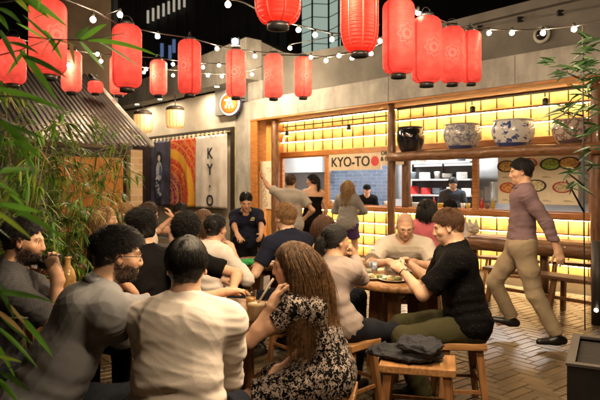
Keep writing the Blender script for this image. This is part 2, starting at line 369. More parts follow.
# menu board in right-hand window
def menu_board():
    w = RW - .02; ua, ub = upx(578, w), upx(498, w); z0, z1 = 1.19, 2.02
    c = FW((ua + ub) / 2, w, z0); t = thing('menu_poster', 'cream menu poster with round pictures of noodle bowls on the right-hand kitchen window', 'poster', c)
    M = Matrix.Translation(-c) @ FR
    MB().box((ua, w, z0), (ub, w + .012, z1), M=M).build('sheet', mat('cream_paper', (.78, .71, .54), .6, var=.06, scale=12), t)
    bowl_c = [(.05, .02, .02), (.45, .04, .03), (.03, .03, .03), (.5, .05, .03), (.04, .03, .03), (.4, .03, .05)]
    food = [(.7, .45, .15), (.75, .7, .55), (.3, .45, .1), (.65, .3, .1), (.8, .7, .4), (.6, .5, .3)]
    L = ub - ua; H = z1 - z0; k = 0
    for i, (fx, fz) in enumerate(((.12, .75), (.40, .80), (.68, .77), (.14, .32), (.50, .36), (.82, .33), (.9, .78))):
        uc = ub - fx * L; zc = z0 + fz * H; r = .125 if i % 2 else .14
        for (rad, ww, cc) in ((r, .0, bowl_c[i % 6]), (r * .8, .004, food[i % 6])):
            mb = MB(); n = 26
            vs = [(uc + math.cos(a) * rad * 1.25, w - .004 - ww, zc + math.sin(a) * rad * .72) for a in [2 * math.pi * q / n for q in range(n)]]
            vs2 = [(x, w - .001 - ww, z) for x, _, z in vs]
            mb.add(vs + vs2, [tuple(range(n))] + [(q, q + n, (q + 1) % n + n, (q + 1) % n) for q in range(n)], 0, M)
            mb.build('printed_bowl' if ww == 0 else 'printed_food', mat('print_%d_%d' % (i % 6, ww > 0), cc, .5, var=.5 if ww else .1, scale=30), t)
    mb = MB()
    for i in range(12):
        uc = ub - (.06 + (i % 4) * .26) * L; zc = z0 + (.06 + .48 * (i // 4) * .95) * H
        mb.box((uc - .14, w - .003, zc), (uc, w - .0005, zc + .006), M=M); mb.box((uc - .1, w - .003, zc + .016), (uc, w - .0005, zc + .022), M=M)
    mb.build('print_line', mat('brown_ink', (.15, .08, .05), .6), t)
menu_board()
def TM(u, w, z): return Matrix(((-DX, 0, -DY, 0), (-DY, 0, DX, 0), (0, 1, 0, 0), (0, 0, 0, 1))), FW(u, w, z)
def TMX(u, w, z, root):
    p = FW(u, w, z) - root
    return Matrix(((-DX, 0, -DY, p.x), (-DY, 0, DX, p.y), (0, 1, 0, p.z), (0, 0, 0, 1)))
ink = mat('black_ink', (.012, .011, .01), .6, var=.05)
def sign_board():
    w = RW - .03; ua, ub = upx(381, w), upx(329, w); z0, z1 = zpx(355, 170, w), zpx(355, 153.5, w)
    c = FW((ua + ub) / 2, w, z0); t = thing('shop_sign', 'pale wooden sign with black capitals and a red dot above the serving window', 'sign', c)
    M = Matrix.Translation(-c) @ FR
    MB().box((ua, w, z0), (ub, w + .02, z1), M=M, bev=.003).build('board', wood('pale_board', (.62, .50, .36), .6, stretch=(8, 8, 1), var=.15), t)
    uc = upx(350, w); 
    text(t, 'KYO-TO', .29, TMX(uc, w - .004, (z0 + z1) / 2 - .005, c), ink, bold=.004)
    ud = upx(375, w); mb = MB(); n = 24; vs = []
    for dz in (0, .006): vs += [(ud + math.cos(2 * math.pi * k / n) * .10, w - .007 + dz, (z0 + z1) / 2 + math.sin(2 * math.pi * k / n) * .10) for k in range(n)]
    mb.add(vs, [tuple(range(n))] + [(k, k + n, (k + 1) % n + n, (k + 1) % n) for k in range(n)], 0, M); mb.build('red_dot', mat('red_ink', (.55, .04, .04), .6), t)
sign_board()
def order_sign():
    w = RW - .035; ua, ub = upx(404, w), upx(381.5, w); z0, z1 = zpx(392, 165, w), zpx(392, 151, w)
    c = FW((ua + ub) / 2, w, z0); t = thing('order_sign', 'pale wooden sign with two small lines of capitals behind the log post', 'sign', c)
    M = Matrix.Translation(-c) @ FR
    MB().box((ua, w, z0), (ub, w + .02, z1), M=M, bev=.003).build('board', MATS['pale_board'], t)
    uc = upx(388.5, w); text(t, 'ORDER\n& COLL', .115, TMX(uc, w - .004, (z0 + z1) / 2 + .045, c), ink, bold=.002)
order_sign()
def wall_poster():
    w = .28; ua, ub = upx(272, w), upx(260.5, w); z0, z1 = .95, 2.05
    c = FW((ua + ub) / 2, w, z0); t = thing('wall_poster', 'tall narrow cream poster with faint pink sketch on the orange boarding', 'poster', c)
    M = Matrix.Translation(-c) @ FR
    MB().box((ua, w, z0), (ub, w + .008, z1), M=M).build('sheet', MATS['cream_paper'], t)
    mb = MB(); r2 = random.Random(5)
    for i in range(7):
        u_ = ua + (ub - ua) * r2.uniform(.25, .75); z_ = z0 + .12 + i * .13
        mb.tube([FW(u_ + .07 * math.cos(a), w - .003, z_ + .05 * math.sin(a)) - c for a in [k * .7 for k in range(8)]], .005, 5)
    mb.build('sketch', mat('pink_ink', (.5, .16, .12), .6), t)
wall_poster()

# track lights
def track(px0, px1, w, z, spots, label):
    ua, ub = upx(px1, w), upx(px0, w); c = FW((ua + ub) / 2, w, z); t = thing('track_light', label, 'track light', c); M = Matrix.Translation(-c) @ FR
    MB().box((ua, w - .015, z - .012), (ub, w + .015, z + .012), M=M).build('rail', blackm, t)
    for px in spots:
        u = upx(px, w); mb = MB(); p = FW(u, w, z) - c
        mb.tube([p, p + Vector((0, 0, -.07))], .01, 6); b = p + Vector((.02, .03, -.08)); mb.lathe([(.02, .0), (.045, -.02), (.045, -.12), (.04, -.125)], 14, M=Matrix.Translation(b)); s = mb.build('spot_head', blackm, t)
        mb = MB(); mb.lathe([(.036, -.124), (.036, -.13), (.001, -.132)], 14, M=Matrix.Translation(b)); mb.build('lens', mat('spot_lens', (1, 1, 1), .4, var=0, emit=(1, .85, .6), estr=22), s)
track(283, 392, .55, zpx(348, 120, .55), (286, 348), 'black ceiling track with two spotlights left of the middle log post')
track(397, 600, .25, zpx(470, 101, .25), (472, 545), 'black ceiling track with two spotlights above the row of vases')

# vases on the shelf
def vase(px, wpx, top, bot, label, col, pat, seed):
    w = .16; u = upx(px, w); Y = OY + u * DY + w * BY; s = F / Y
    R = wpx / 2 / s; zt, zb_ = zpx(px, top, w), zpx(px, bot, w); zb_ = zsh + .077; H = zt - zb_
    c = FW(u, w, zb_)
    t = thing('ceramic_bowl', label, 'vase', c, group='glazed bowls on the log shelf')
    m = mat('glaze_%d' % seed, col, .12, var=.08, scale=4, coat=.6)
    if pat:
        n = m.node_tree; b = prin(m); src = b.inputs['Base Color'].links[0].from_socket
        tc = _n(n, 'ShaderNodeTexCoord'); vo = _n(n, 'ShaderNodeTexVoronoi', feature='F1' if pat[1] == 'blob' else 'DISTANCE_TO_EDGE'); vo.inputs['Scale'].default_value = pat[2]
        nz = _n(n, 'ShaderNodeTexNoise'); nz.inputs['Scale'].default_value = 14; mxv = _n(n, 'ShaderNodeMix', data_type='VECTOR'); mxv.inputs['Factor'].default_value = .12
        n.links.new(tc.outputs['Object'], mxv.inputs['A']); n.links.new(nz.outputs['Color'], mxv.inputs['B']); n.links.new(mxv.outputs['Result'], vo.inputs['Vector'])
        r = _n(n, 'ShaderNodeMapRange'); r.inputs['From Min'].default_value = pat[3]; r.inputs['From Max'].default_value = pat[3] + .06; r.inputs['To Min'].default_value = 1; r.inputs['To Max'].default_value = 0
        n.links.new(vo.outputs['Distance'], r.inputs['Value'])
        mx = _n(n, 'ShaderNodeMix', data_type='RGBA'); mx.inputs['B'].default_value = (*pat[0], 1); n.links.new(src, mx.inputs['A']); n.links.new(r.outputs[0], mx.inputs['Factor'])
        # painted band near foot
        sp = _n(n, 'ShaderNodeSeparateXYZ'); n.links.new(tc.outputs['Object'], sp.inputs[0]); lt = _n(n, 'ShaderNodeMath', operation='LESS_THAN'); lt.inputs[1].default_value = H * .16; n.links.new(sp.outputs[2], lt.inputs[0])
        m3 = _n(n, 'ShaderNodeMix', data_type='RGBA'); m3.inputs['B'].default_value = (*[c * .8 for c in pat[0]], 1); n.links.new(mx.outputs['Result'], m3.inputs['A']); n.links.new(lt.outputs[0], m3.inputs['Factor'])
        n.links.new(m3.outputs['Result'], b.inputs['Base Color'])
    prof = [(R * .62, 0), (R * .66, .01), (R * .82, H * .2), (R * .96, H * .45), (R, H * .62), (R * .97, H * .8), (R * .88, H * .93), (R * .86, H * .97), (R * .92, H), (R * .90, H + .012), (R * .82, H + .01), (R * .80, H * .9), (R * .7, H * .4), (R * .3, H * .1)]
    MB().lathe(prof, 40).build('vessel', m, t)
    MB().lathe([(R * .925, H - .004), (R * .935, H + .006), (R * .9, H + .0145)], 40).build('rim', mat('rim_%d' % seed, tuple(x * .7 for x in col) if pat else (.03, .03, .035), .2), t)
vase(410.5, 28, 128, 152, 'black glazed ceramic bowl, leftmost on the log shelf', (.012, .013, .016), None, 0)
vase(462, 37, 125, 150, 'pale grey ceramic bowl with blue band at its foot, second on the log shelf', (.48, .47, .44), ((.06, .08, .22), 'line', 11, .02), 1)
vase(513, 42, 121, 150, 'large white bowl densely painted with blue shapes, third on the log shelf', (.62, .62, .62), ((.05, .08, .25), 'blob', 13, .38), 2)
vase(573, 40, 121, 148, 'beige patterned bowl behind the bamboo, at the right end of the log shelf', (.45, .36, .30), ((.14, .09, .09), 'line', 9, .07), 3)

# round sign and wall lamps
def round_sign():
    w = -.28; px, py = 230.5, 104; u = upx(px, w); z = zpx(px, py, w)
    c = FW(u, w, z); t = thing('round_sign', 'small round illuminated sign with an orange centre and white character', 'sign', c)
    R = .28
    face = Matrix(((.62, 0, -.78, 0), (-.78, 0, -.62, 0), (0, 1, 0, 0), (0, 0, 0, 1)))   # local xy disc facing viewer-left
    a = math.radians(-24); face = Matrix.Rotation(a, 4, 'Z') @ Matrix(((1, 0, 0, 0), (0, 0, -1, 0), (0, 1, 0, 0), (0, 0, 0, 1)))
    MB().lathe([(R, -.05), (R * 1.03, -.045), (R * 1.03, .045), (R, .05)], 40, M=face).build('rim', mat('sign_rim', (.03, .03, .08), .3), t)
    for nm, r0, zz, cc, es in (('white_ring', R * .97, .054, (1, .88, .75), .75), ('red_ring', R * .80, .058, (1, .08, .03), .7), ('orange_centre', R * .72, .062, (1, .27, .03), .9)):
        MB().lathe([(r0, .03), (r0, zz)], 40, M=face).build(nm, mat('sign_' + nm, tuple(x * .45 for x in cc), .5, var=0, emit=cc, estr=es), t)
    mb = MB(); k = R * .5
    for x0, y0, x1, y1 in ((-.1, .75, .1, 1.0), (-.9, .55, .9, .75), (-.5, .30, .5, .42), (-.5, -.12, .5, 0), (-.5, -.1, -.36, .4), (.36, -.1, .5, .4), (-.08, -.8, .08, -.1), (-.75, -.7, -.5, -.25), (.5, -.7, .75, -.25)):
        mb.box((x0 * k, y0 * k, .0), (x1 * k, y1 * k, .068), M=face)
    mb.build('character', mat('sign_white', (1, 1, 1), .5, var=0, emit=(1, .97, .9), estr=1.1), t)
    mb = MB(); mb.tube([(.14, .12, R * .6), (.30, .28, R * .6)], .02, 8); mb.tube([(.12, .1, -R * .6), (.30, .28, -R * .6)], .02, 8); mb.tube([(.28, .26, -.5), (.28, .26, .1)], .045, 10); mb.build('bracket', blackm, t)
round_sign()
def wall_lamp(px, py, label):
    w = -.1 if px < 160 else -.15; u = upx(px, w); z = zpx(px, py, w); c = FW(u, w, z)
    t = thing('paper_lamp', label, 'lamp', c, group='woven paper lamps above the banner')
    s = (OY + u * DY + w * BY) / F; R = 9 * s; H = 22 * s
    MB().lathe([(R * .7, -H / 2), (R * .95, -H * .42), (R, -H * .2), (R, H * .15), (R * .97, H * .3)], 24).build('lamp_shade', mat('warm_shade', (.9, .65, .35), .6, var=.05, emit=(1, .55, .18), estr=.75), t)
    mb = MB(); mb.lathe([(R * 1.01, H * .3), (R * .98, H * .42), (R * .6, H * .5), (R * .1, H * .52)], 24); mb.tube([(0, 0, H * .5), (0, 0, zb2 - z - .05)], .012, 6); mb.build('cap', mat('dark_cap', (.05, .035, .025), .5), t)
    mb = MB()
    for k in range(16):
        a = k * math.pi / 8; mb.tube([(math.cos(a) * R * q, math.sin(a) * R * q, zz * H) for q, zz in ((.72, -.5), (.97, -.42), (1.02, -.2), (1.02, .15), (1.0, .33))], .006, 4)
    mb.build('rib', mat('cane_rib', (.35, .2, .08), .6), t)
    MB().lathe([(R*.15, -.08), (R * .3, -.03), (R * .3, .05), (R * .1, .1)], 12).build('bulb', mat('bulb_glow', (1, 1, 1), .5, var=0, emit=(1, .75, .45), estr=60), t)
wall_lamp(143, 121.5, 'warm cylindrical woven lamp beside the shed roof, left of its pair')
wall_lamp(175, 117, 'warm cylindrical woven lamp above the banner, right of its pair')

# banner (three hanging cloths)
def banner():
    w = .34; ua, ub = upx(228, w), upx(146, w); zt = CAMZ + .1155 * (8.24 + w) / .737; zb_ = .95
    c = FW((ua + ub) / 2, w, zt); t = thing('hanging_banner', 'three part cloth banner with robed figure, red fan pattern and vertical letters', 'banner', c)
    M = Matrix.Translation(-c) @ FR
    MB().tube([M @ Vector((ua - .1, w, zt)), M @ Vector((ub + .1, w, zt))], .018, 8).build('rod', wood('rod_wood', (.45, .3, .1), .4), t)
    MB().box((ua - .15, w + .05, zt - .02), (ub + .3, w + .158, zt + .12), M=M).build('pelmet', mat('dark_pelmet', (.03, .022, .016), .6), t)
    def cloth(p0, p1, name, m, ph):
        a, b = upx(p1, w), upx(p0, w); nx, nz = 36, 30; vs = []; fs = []
        for j in range(nz + 1):
            for i in range(nx + 1):
                fx = i / nx; fz = j / nz; u = a + (b - a) * fx
                vs.append(M @ Vector((u, w - .03 + (.018 * math.sin(fx * 9 + ph) + .008 * math.sin(fx * 23 + ph * 2)) * (.3 + fz), zt - .05 + (zb_ - zt) * fz)))
        for j in range(nz):
            for i in range(nx): q = j * (nx + 1) + i; fs.append((q, q + 1, q + nx + 2, q + nx + 1))
        mb = MB(); mb.add(vs, fs, smooth=True); o = mb.build(name, m, t)
        so_ = o.modifiers.new('thick', 'SOLIDIFY'); so_.thickness = .004
        k = max(3, int((b - a) / .2))
        for i in range(k):
            u = a + (b - a) * (i + .5) / k; mb = MB(); mb.box((u - .03, w - .035, zt - .09), (u + .03, w + .022, zt + .03), M=M); mb.build('loop', mat('loop_cloth', (.7, .66, .55), .8), t)
        return a, b
    cloth(134, 151.5, 'dark_drape', mat('maroon_cloth', (.035, .015, .015), .85, bump=.3), .3)
    cloth(152, 171, 'figure_cloth', mat('night_cloth', (.05, .045, .08), .8, var=.5, scale=3), .8)
    red = mat('red_fan_cloth', (.55, .03, .03), .75, var=.1)
    n = red.node_tree; b_ = prin(red); a2, b2 = upx(196, w), upx(171.5, w)
    o0 = M @ Vector((b2 + .1, w, 1.2)); tc = _n(n, 'ShaderNodeTexCoord')
    sp = _n(n, 'ShaderNodeVectorMath', operation='DISTANCE'); n.links.new(tc.outputs['Object'], sp.inputs[0]); sp.inputs[1].default_value = o0
    wv = _n(n, 'ShaderNodeMath', operation='MULTIPLY'); wv.inputs[1].default_value = 30; n.links.new(sp.outputs['Value'], wv.inputs[0])
    si = _n(n, 'ShaderNodeMath', operation='SINE'); n.links.new(wv.outputs[0], si.inputs[0])
    vo = _n(n, 'ShaderNodeTexVoronoi', feature='DISTANCE_TO_EDGE'); vo.inputs['Scale'].default_value = 9; n.links.new(tc.outputs['Object'], vo.inputs['Vector'])
    lt = _n(n, 'ShaderNodeMath', operation='LESS_THAN'); lt.inputs[1].default_value = .055; n.links.new(vo.outputs['Distance'], lt.inputs[0])
    cr = _n(n, 'ShaderNodeValToRGB'); e = cr.color_ramp.elements; e[0].position = 0; e[0].color = (.25, .01, .08, 1); e[1].position = 1; e[1].color = (.6, .03, .02, 1)
    for p_, c_ in ((.30, (.22, .01, .09, 1)), (.45, (.6, .03, .02, 1)), (.58, (.6, .03, .02, 1)), (.62, (.8, .38, .02, 1)), (.72, (.8, .38, .02, 1)), (.76, (.55, .02, .02, 1))):
        q = e.new(p_); q.color = c_
    dv = _n(n, 'ShaderNodeMath', operation='MULTIPLY'); dv.inputs[1].default_value = .55; n.links.new(sp.outputs['Value'], dv.inputs[0]); n.links.new(dv.outputs[0], cr.inputs[0])
    mx = _n(n, 'ShaderNodeMix', data_type='RGBA'); mx.inputs['B'].default_value = (.75, .40, .06, 1)
    gt = _n(n, 'ShaderNodeMath', operation='GREATER_THAN'); gt.inputs[1].default_value = .75; n.links.new(si.outputs[0], gt.inputs[0])
    mm = _n(n, 'ShaderNodeMath', operation='MAXIMUM'); n.links.new(lt.outputs[0], mm.inputs[0]); n.links.new(gt.outputs[0], mm.inputs[1])
    mh = _n(n, 'ShaderNodeMath', operation='MULTIPLY'); mh.inputs[1].default_value = .6; n.links.new(mm.outputs[0], mh.inputs[0])
    n.links.new(cr.outputs[0], mx.inputs['A']); n.links.new(mh.outputs[0], mx.inputs['Factor']); n.links.new(mx.outputs['Result'], b_.inputs['Base Color'])
    cloth(171.5, 196, 'fan_cloth', red, 2.1)
    cloth(196.5, 228, 'letter_cloth', mat('white_cloth', (.66, .58, .52), .8, var=.12, scale=4, col2=(.72, .66, .6)), 3.3)
    for ch, py in (('K', 154), ('Y', 170), ('·', 187), ('O', 201)):
        text(t, ch, .40, TMX(upx(212, w), w - .07, zpx(212, py, w), c), ink, bold=.006)
    # robed figure print: generic
    uc = upx(161, w); mb = MB()
    def blob(cu, cz, ru, rz, d, mi): 
        n_ = 18; vs = []
        for dd in (d, d + .005): vs += [(cu + math.cos(2 * math.pi * k / n_) * ru, w - dd, cz + math.sin(2 * math.pi * k / n_) * rz) for k in range(n_)]
        mb.add(vs, [tuple(range(n_)), tuple(range(2*n_-1, n_-1, -1))] + [(k, k + n_, (k + 1) % n_ + n_, (k + 1) % n_) for k in range(n_)], mi, M)
    blob(uc, 2.36, .15, .13, .062, 0); blob(uc - .01, 2.28, .07, .095, .070, 1)
    blob(uc, 1.92, .17, .27, .064, 2); blob(uc - .1, 1.85, .08, .25, .072, 3); blob(uc + .02, 1.45, .20, .36, .066, 4); blob(uc, 1.72, .15, .07, .078, 2)
    r3 = random.Random(2)
    for i in range(16): blob(uc + r3.uniform(-.15, .15), 1.2 + r3.random() * .5, .03, .03, .082 + i * .0003, 2)
    mb.build('figure_print', [mat('hair_print', (.01, .01, .012), .7), mat('face_print', (.6, .5, .42), .7), mat('robe_print', (.5, .52, .56), .7), mat('robe_blue_print', (.10, .14, .26), .7), mat('skirt_print', (.08, .09, .17), .7)], t)  # darker blue robe patch is part of the printed figure
banner()
def side_frame():
    w = .3; u = upx(232, w)
    bpart('banner_frame', [(upx(234.5, w), .34, 0, upx(229, w), .499, 2.95)], mat('dark_frame', (.03, .02, .015), .5), 0)
    bpart('yellow_reveal', [(UP0 + .003, .33, 0, upx(234.8, .33), .499, 2.95)], mat('yellow_reveal', (.55, .45, .16), .6), 0)
side_frame()
# round downlight on upper wall
def downlight():
    w = .38; px, py = 543, 35; u = upx(px, w); z = zpx(px, py, w); c = FW(u, w, z)
    t = thing('wall_light', 'round unlit glass wall light fixed to the upper concrete wall', 'wall light', c); M = Matrix.Translation(-c) @ FR
    fm = Matrix.Rotation(math.atan2(DX, -DY) , 4, 'Z')
    fm = Matrix(((DX, 0, -BX, 0), (DY, 0, -BY, 0), (0, 1, 0, 0), (0, 0, 0, 1)))
    MB().lathe([(.13, 0), (.13, .05), (.11, .06), (.09, .055)], 28, M=fm).build('ring', mat('grey_ring', (.35, .34, .31), .3), t)
    MB().lathe([(.09, .02), (.085, .07), (.05, .1), (.01, .11)], 24, M=fm).build('glass_cover', mat('dark_glass', (.02, .02, .02), .08), t)
downlight()
def camera_dome():
    w = .39; u = upx(287, w); z = zpx(287, 88, w)
    w = 0.0; u = upx(287, w); z = zpx(287, 86, w)
    c = FW(u, .39, z); t = thing('security_camera', 'small dark round camera on the concrete wall between two lanterns', 'camera', c)
    fm = Matrix(((DX, 0, -BX, 0), (DY, 0, -BY, 0), (0, 1, 0, 0), (0, 0, 0, 1)))
    MB().lathe([(.07, 0), (.07, .03), (.04, .06), (.01, .07)], 20, M=fm).build('dome', blackm, t)
camera_dome()

# ---------------------------------------------------------------- background buildings
def back_tower():
    c = P(200, 185, 26); c.z = 0
    t = thing('office_tower', 'dark high-rise facade rising into the night behind the restaurant', 'building', c)
    dk = mat('night_facade', (.018, .021, .028), .5, var=.3, scale=.4, stretch=(3, 3, .2))
    MB().box((-24, 0, 0), (20, 4, 30)).build('wall', dk, t)
    mb = MB()
    for i in range(70): mb.box((-12 + i * .42, -.12, 0), (-12 + i * .42 + .06, -.001, 30))
    mb.build('fin', mat('night_fin', (.03, .034, .042), .45), t)
    lit = mat('blue_window', (.1, .15, .25), .4, var=.2, scale=2, emit=(.25, .4, .8), estr=.25)
    mb = MB()
    for px, py in ((174, 46), (170, 52), (162, 50)):
        p = P(px, py, 25.85) - c; mb.box((p.x - .07, p.y - .02, p.z - .3), (p.x + .07, p.y, p.z + .3))
    mb.build('window', lit, t)
    mb = MB()
    for i in range(8):
        p = P(148 + i * 5.2, 16 - i * 2.3, 25.7) - c; mb.box((p.x - .05, p.y - .02, p.z - .32), (p.x + .05, p.y, p.z + .25))
    mb.build('louvre', mat('louvre_glow', (.4, .38, .33), .5, emit=(1, .9, .7), estr=.32), t)  # fins given their own glow in place of light falling on them
back_tower()
def stair_glass():
    c = P(322, 185, 24); c.z = 0
    t = thing('glazed_stair_tower', 'tall pale green lit glass stairwell with thin bracing behind the lanterns', 'building', c)
    x0, x1 = -.86, .82
    MB().box((x0, .2, 0), (x1, .3, 14)).build('lit_glass', mat('pale_glass', (.3, .36, .32), .3, var=.3, scale=1.1, emit=(.62, .78, .66), estr=.42), t)
    mb = MB()
    for x in (x0, -.4, .28, .7, x1): mb.box((x - .035, .1, 0), (x + .035, .19, 14))
    for k in range(20): 
        z = 5 + k * .55; mb.tube([(x0, .15, z), (-.4, .15, z + .17), (.28, .15, z + .14), (x1, .15, z + .42)], .02, 4)
    mb.build('mullion', blackm, t)
    MB().box((x0 - .5, .0, 0), (x0 - .03, .4, 14)).build('side_wall', mat('dark_brick', (.05, .03, .022), .8, bump=.3), t)
    MB().box((x1 + .03, .0, 0), (x1 + 8, .4, 14)).build('rear_wall', mat('night_wall', (.03, .03, .032), .8, bump=.3), t)
stair_glass()
def stone_house():
    c = P(85, 185, 13); c.z = 0
    t = thing('stone_house', 'brown rendered house corner in the dark behind the lanterns', 'building', c)
    MB().box((-1.2, 0, 0), (.58, .3, 9)).build('wall', mat('brown_stone', (.12, .085, .055), .85, var=.35, scale=1.5, bump=.5, bscale=12, dirt=.6), t)
    MB().box((.581, .0, 0), (.64, .3, 9)).build('corner_pipe', blackm, t)
stone_house()

# ---------------------------------------------------------------- shed
def shed():
    B = P(150, 147, 8.0); A = P(88, 76, 9.7); Cc = Vector((-3.35, 6.45, B.z)); e = Cc - B; up = A - B
    base = Vector((-2.9, 8, 0)); t = thing('garden_shed', 'timber shed with corrugated metal roof, orange door panel and brick pier', 'shed', base)
    N = int(e.length / .075); vs = []; fs = []; nrm = e.cross(up).normalized(); nrm *= (1 if nrm.z > 0 else -1)
    prof = [(0, 0), (.30, 0), (.42, 1), (.72, 1), (.88, 0)]
    cols = []
    for i in range(N * 2):
        for fx, hh in prof: cols.append(((i + fx) * .075, hh * .022))
    for q in (0, .5, 1.02):
        for x, h in cols: vs.append(B + e.normalized() * x + up * q + nrm * h - base)
    n = len(cols)
    for j in range(2):
        for i in range(n - 1): fs.append((j * n + i, j * n + i + 1, (j + 1) * n + i + 1, (j + 1) * n + i))
    mb = MB(); mb.add(vs, fs); o = mb.build('roof', mat('corrugated_metal', (.11, .105, .10), .38, metal=.35, var=.25, scale=2.5, dirt=.5), t)
    s_ = o.modifiers.new('t', 'SOLIDIFY'); s_.thickness = .004
    mb = MB(); mb.tube([B - base + nrm * .02 - e.normalized() * .03, A - base + nrm * .02 - e.normalized() * .03], .035, 6)
    mb.build('verge_trim', mat('pale_trim', (.55, .53, .5), .5), t)
    en = e.normalized(); back = Vector((-en.y, en.x, 0));
    if back.dot(Vector((up.x, up.y, 0))) < 0: back = -back
    Mx = Matrix(((en.x, back.x, 0, B.x - base.x), (en.y, back.y, 0, B.y - base.y), (0, 0, 1, 0), (0, 0, 0, 1)))
    zt = B.z - .04
    brick = mat('cream_brick', (.5, .36, .22), .8, var=.3, scale=8, bump=.3)
    n2 = brick.node_tree; b = prin(brick); br = _n(n2, 'ShaderNodeTexBrick'); br.inputs['Scale'].default_value = 1; br.inputs['Brick Width'].default_value = .22; br.inputs['Row Height'].default_value = .085; br.inputs['Mortar Size'].default_value = .008
    br.inputs['Color1'].default_value = (.48, .33, .18, 1); br.inputs['Color2'].default_value = (.62, .47, .28, 1); br.inputs['Mortar'].default_value = (.6, .52, .4, 1)
    tc = _n(n2, 'ShaderNodeTexCoord'); sx = _n(n2, 'ShaderNodeSeparateXYZ'); cb = _n(n2, 'ShaderNodeCombineXYZ')
    n2.links.new(tc.outputs['Object'], sx.inputs[0]); ad = _n(n2, 'ShaderNodeMath', operation='ADD'); n2.links.new(sx.outputs[0], ad.inputs[0]); n2.links.new(sx.outputs[1], ad.inputs[1]); n2.links.new(ad.outputs[0], cb.inputs[0]); n2.links.new(sx.outputs[2], cb.inputs[1]); n2.links.new(cb.outputs[0], br.inputs['Vector']); n2.links.new(br.outputs['Color'], b.inputs['Base Color'])
    MB().box((.05, .10, 0), (.24, .32, zt), M=Mx).build('brick_pier', brick, t)
    MB().box((.24, .2, 0), (.32, .3, zt), M=Mx).build('gap_shade_strip', blackm, t)  # solid black strip standing in for the shade inside the gap
    MB().box((.33, .14, 0), (1.25, .2, zt - .12), M=Mx).build('door', wood('shed_orange', (.48, .20, .035), .5, stretch=(9, 9, .7)), t)
    MB().box((.33, .12, zt - .118), (3.4, .22, zt), M=Mx).build('eave_beam', blackm, t)
    MB().box((1.26, .16, 0), (3.4, .26, zt - .119), M=Mx).build('wall', wood('shed_dark', (.06, .04, .025), .7, stretch=(9, 9, .7)), t)
    for k in range(3):
        x = 1.38 + k * .42
        MB().box((x, .13, 1.05), (x + .34, .158, 1.75), M=Mx).build('window', mat('dull_glass', (.22, .24, .24), .25, var=.2), t)
shed()
# dark garden wall at far left, closes the courtyard
c = Vector((-5.2, 5, 0)); t = thing('garden_wall', 'dark rendered wall behind the bamboo at the left edge', 'wall', c)
MB().box((-.3, -9, 0), (0, 4, 3.2)).build('wall_face', mat('dark_render', (.05, .045, .035), .85, bump=.3), t)
MB().box((-.35, -9, 3.2), (.05, 4, 3.28)).build('coping', concrete_d, t)

def downlights():  # leftmost one is real, the others are added to light the banner
    for i, (px, lab) in enumerate(((137, 'recessed downlight under the concrete beam left of the woven lamps'), (160, 'added downlight under the concrete beam between the woven lamps'), (196, 'added downlight under the concrete beam above the red cloth'), (217, 'added downlight under the concrete beam above the lettered cloth'))):
        u = upx(px, .05); zz = zb2 - .02 * (u - tl[0][0]) / max(.1, tl[-1][0] - tl[0][0]); c = FW(u, .05, zz - .006); t = thing('downlight', lab, 'downlight', c)
        MB().lathe([(.075, .004), (.075, -.008), (.055, -.010), (.055, .0)], 24).build('ring', steel, t); MB().lathe([(.054, -.002), (.05, -.007), (.001, -.008)], 20).build('lens', mat('downlight_glow', (1, 1, 1), .4, var=0, emit=(1, .82, .58), estr=1300), t)
downlights()

def conduit():
    w = .37; c = FW(upx(520, w), w, 3.9); t = thing('cable_conduit', 'thin dark cable conduit running along the upper concrete wall', 'conduit', c); zz = lambda px, py: zpx(px, py, w)
    MB().tube([FW(upx(px, w), w, zz(px, py)) - c for px, py in ((640, -2), (560, 13), (500, 23), (452, 35))], .014, 6).build('pipe', concrete_d, t)
    for px, py in ((560, 13), (520, 19.5), (480, 28)): p = FW(upx(px, w), w, zz(px, py)) - c; MB().box((p.x - .04, p.y - .03, p.z - .04), (p.x + .04, p.y + .02, p.z + .04)).build('clip', blackm, t)
conduit()
# pans, cartons and machines along the back kitchen counter
def kitchen_clutter():
    q = random.Random(31); k = 0
    names = {'pot': 'steel cooking pot', 'carton': 'white carton', 'jug': 'pale plastic jug', 'machine': 'steel counter machine'}
    cu = thing('back_counter', 'long steel counter against the rear kitchen wall', 'counter', FW(5, 3.2, 0)); cb = FW(5, 3.2, 0); M = Matrix.Translation(-cb) @ FR
    MB().box((UG0 + .3, 3.36, .1), (UG1 + 2.4, 3.59, 1.15), M=M).build('cabinet', steel, cu)
    for px in (284, 291, 299, 307, 316, 478, 484, 490, 497): 
        w = 3.46; u = upx(px, w); kd = q.choice(list(names)); c = FW(u, w, 1.15); mb = MB(); h = q.uniform(.2, .42)
        if kd == 'pot': mb.lathe([(.13, 0), (.15, .01), (.15, h * .7), (.16, h * .72), (.14, h * .72), (.03, h * .8), (.02, h * .86)], 20)
        elif kd == 'jug': mb.lathe([(.08, 0), (.09, h * .7), (.05, h), (.055, h * 1.05)], 18)
        else: mb.box((-.14, -.1, 0), (.14, .1, h), bev=.015); mb.box((-.1, -.12, h * .3), (.1, -.102, h * .7))
        tag(mb.build(kd, steel if kd in ('pot', 'machine') else mat('white_crockery', (.8, .79, .75), .35), None, c), '%s on the rear counter seen %s' % (names[kd], {284: 'at the far left of the first window', 291: 'left in the first window', 299: 'in the middle of the first window', 307: 'right of centre in the first window', 316: 'at the right of the first window', 478: 'beside the post left of the menu', 484: 'second from the post left of the menu', 490: 'third from the post left of the menu', 497: 'right against the menu poster'}[px]), kd, 'utensils on the rear kitchen counter')
kitchen_clutter()

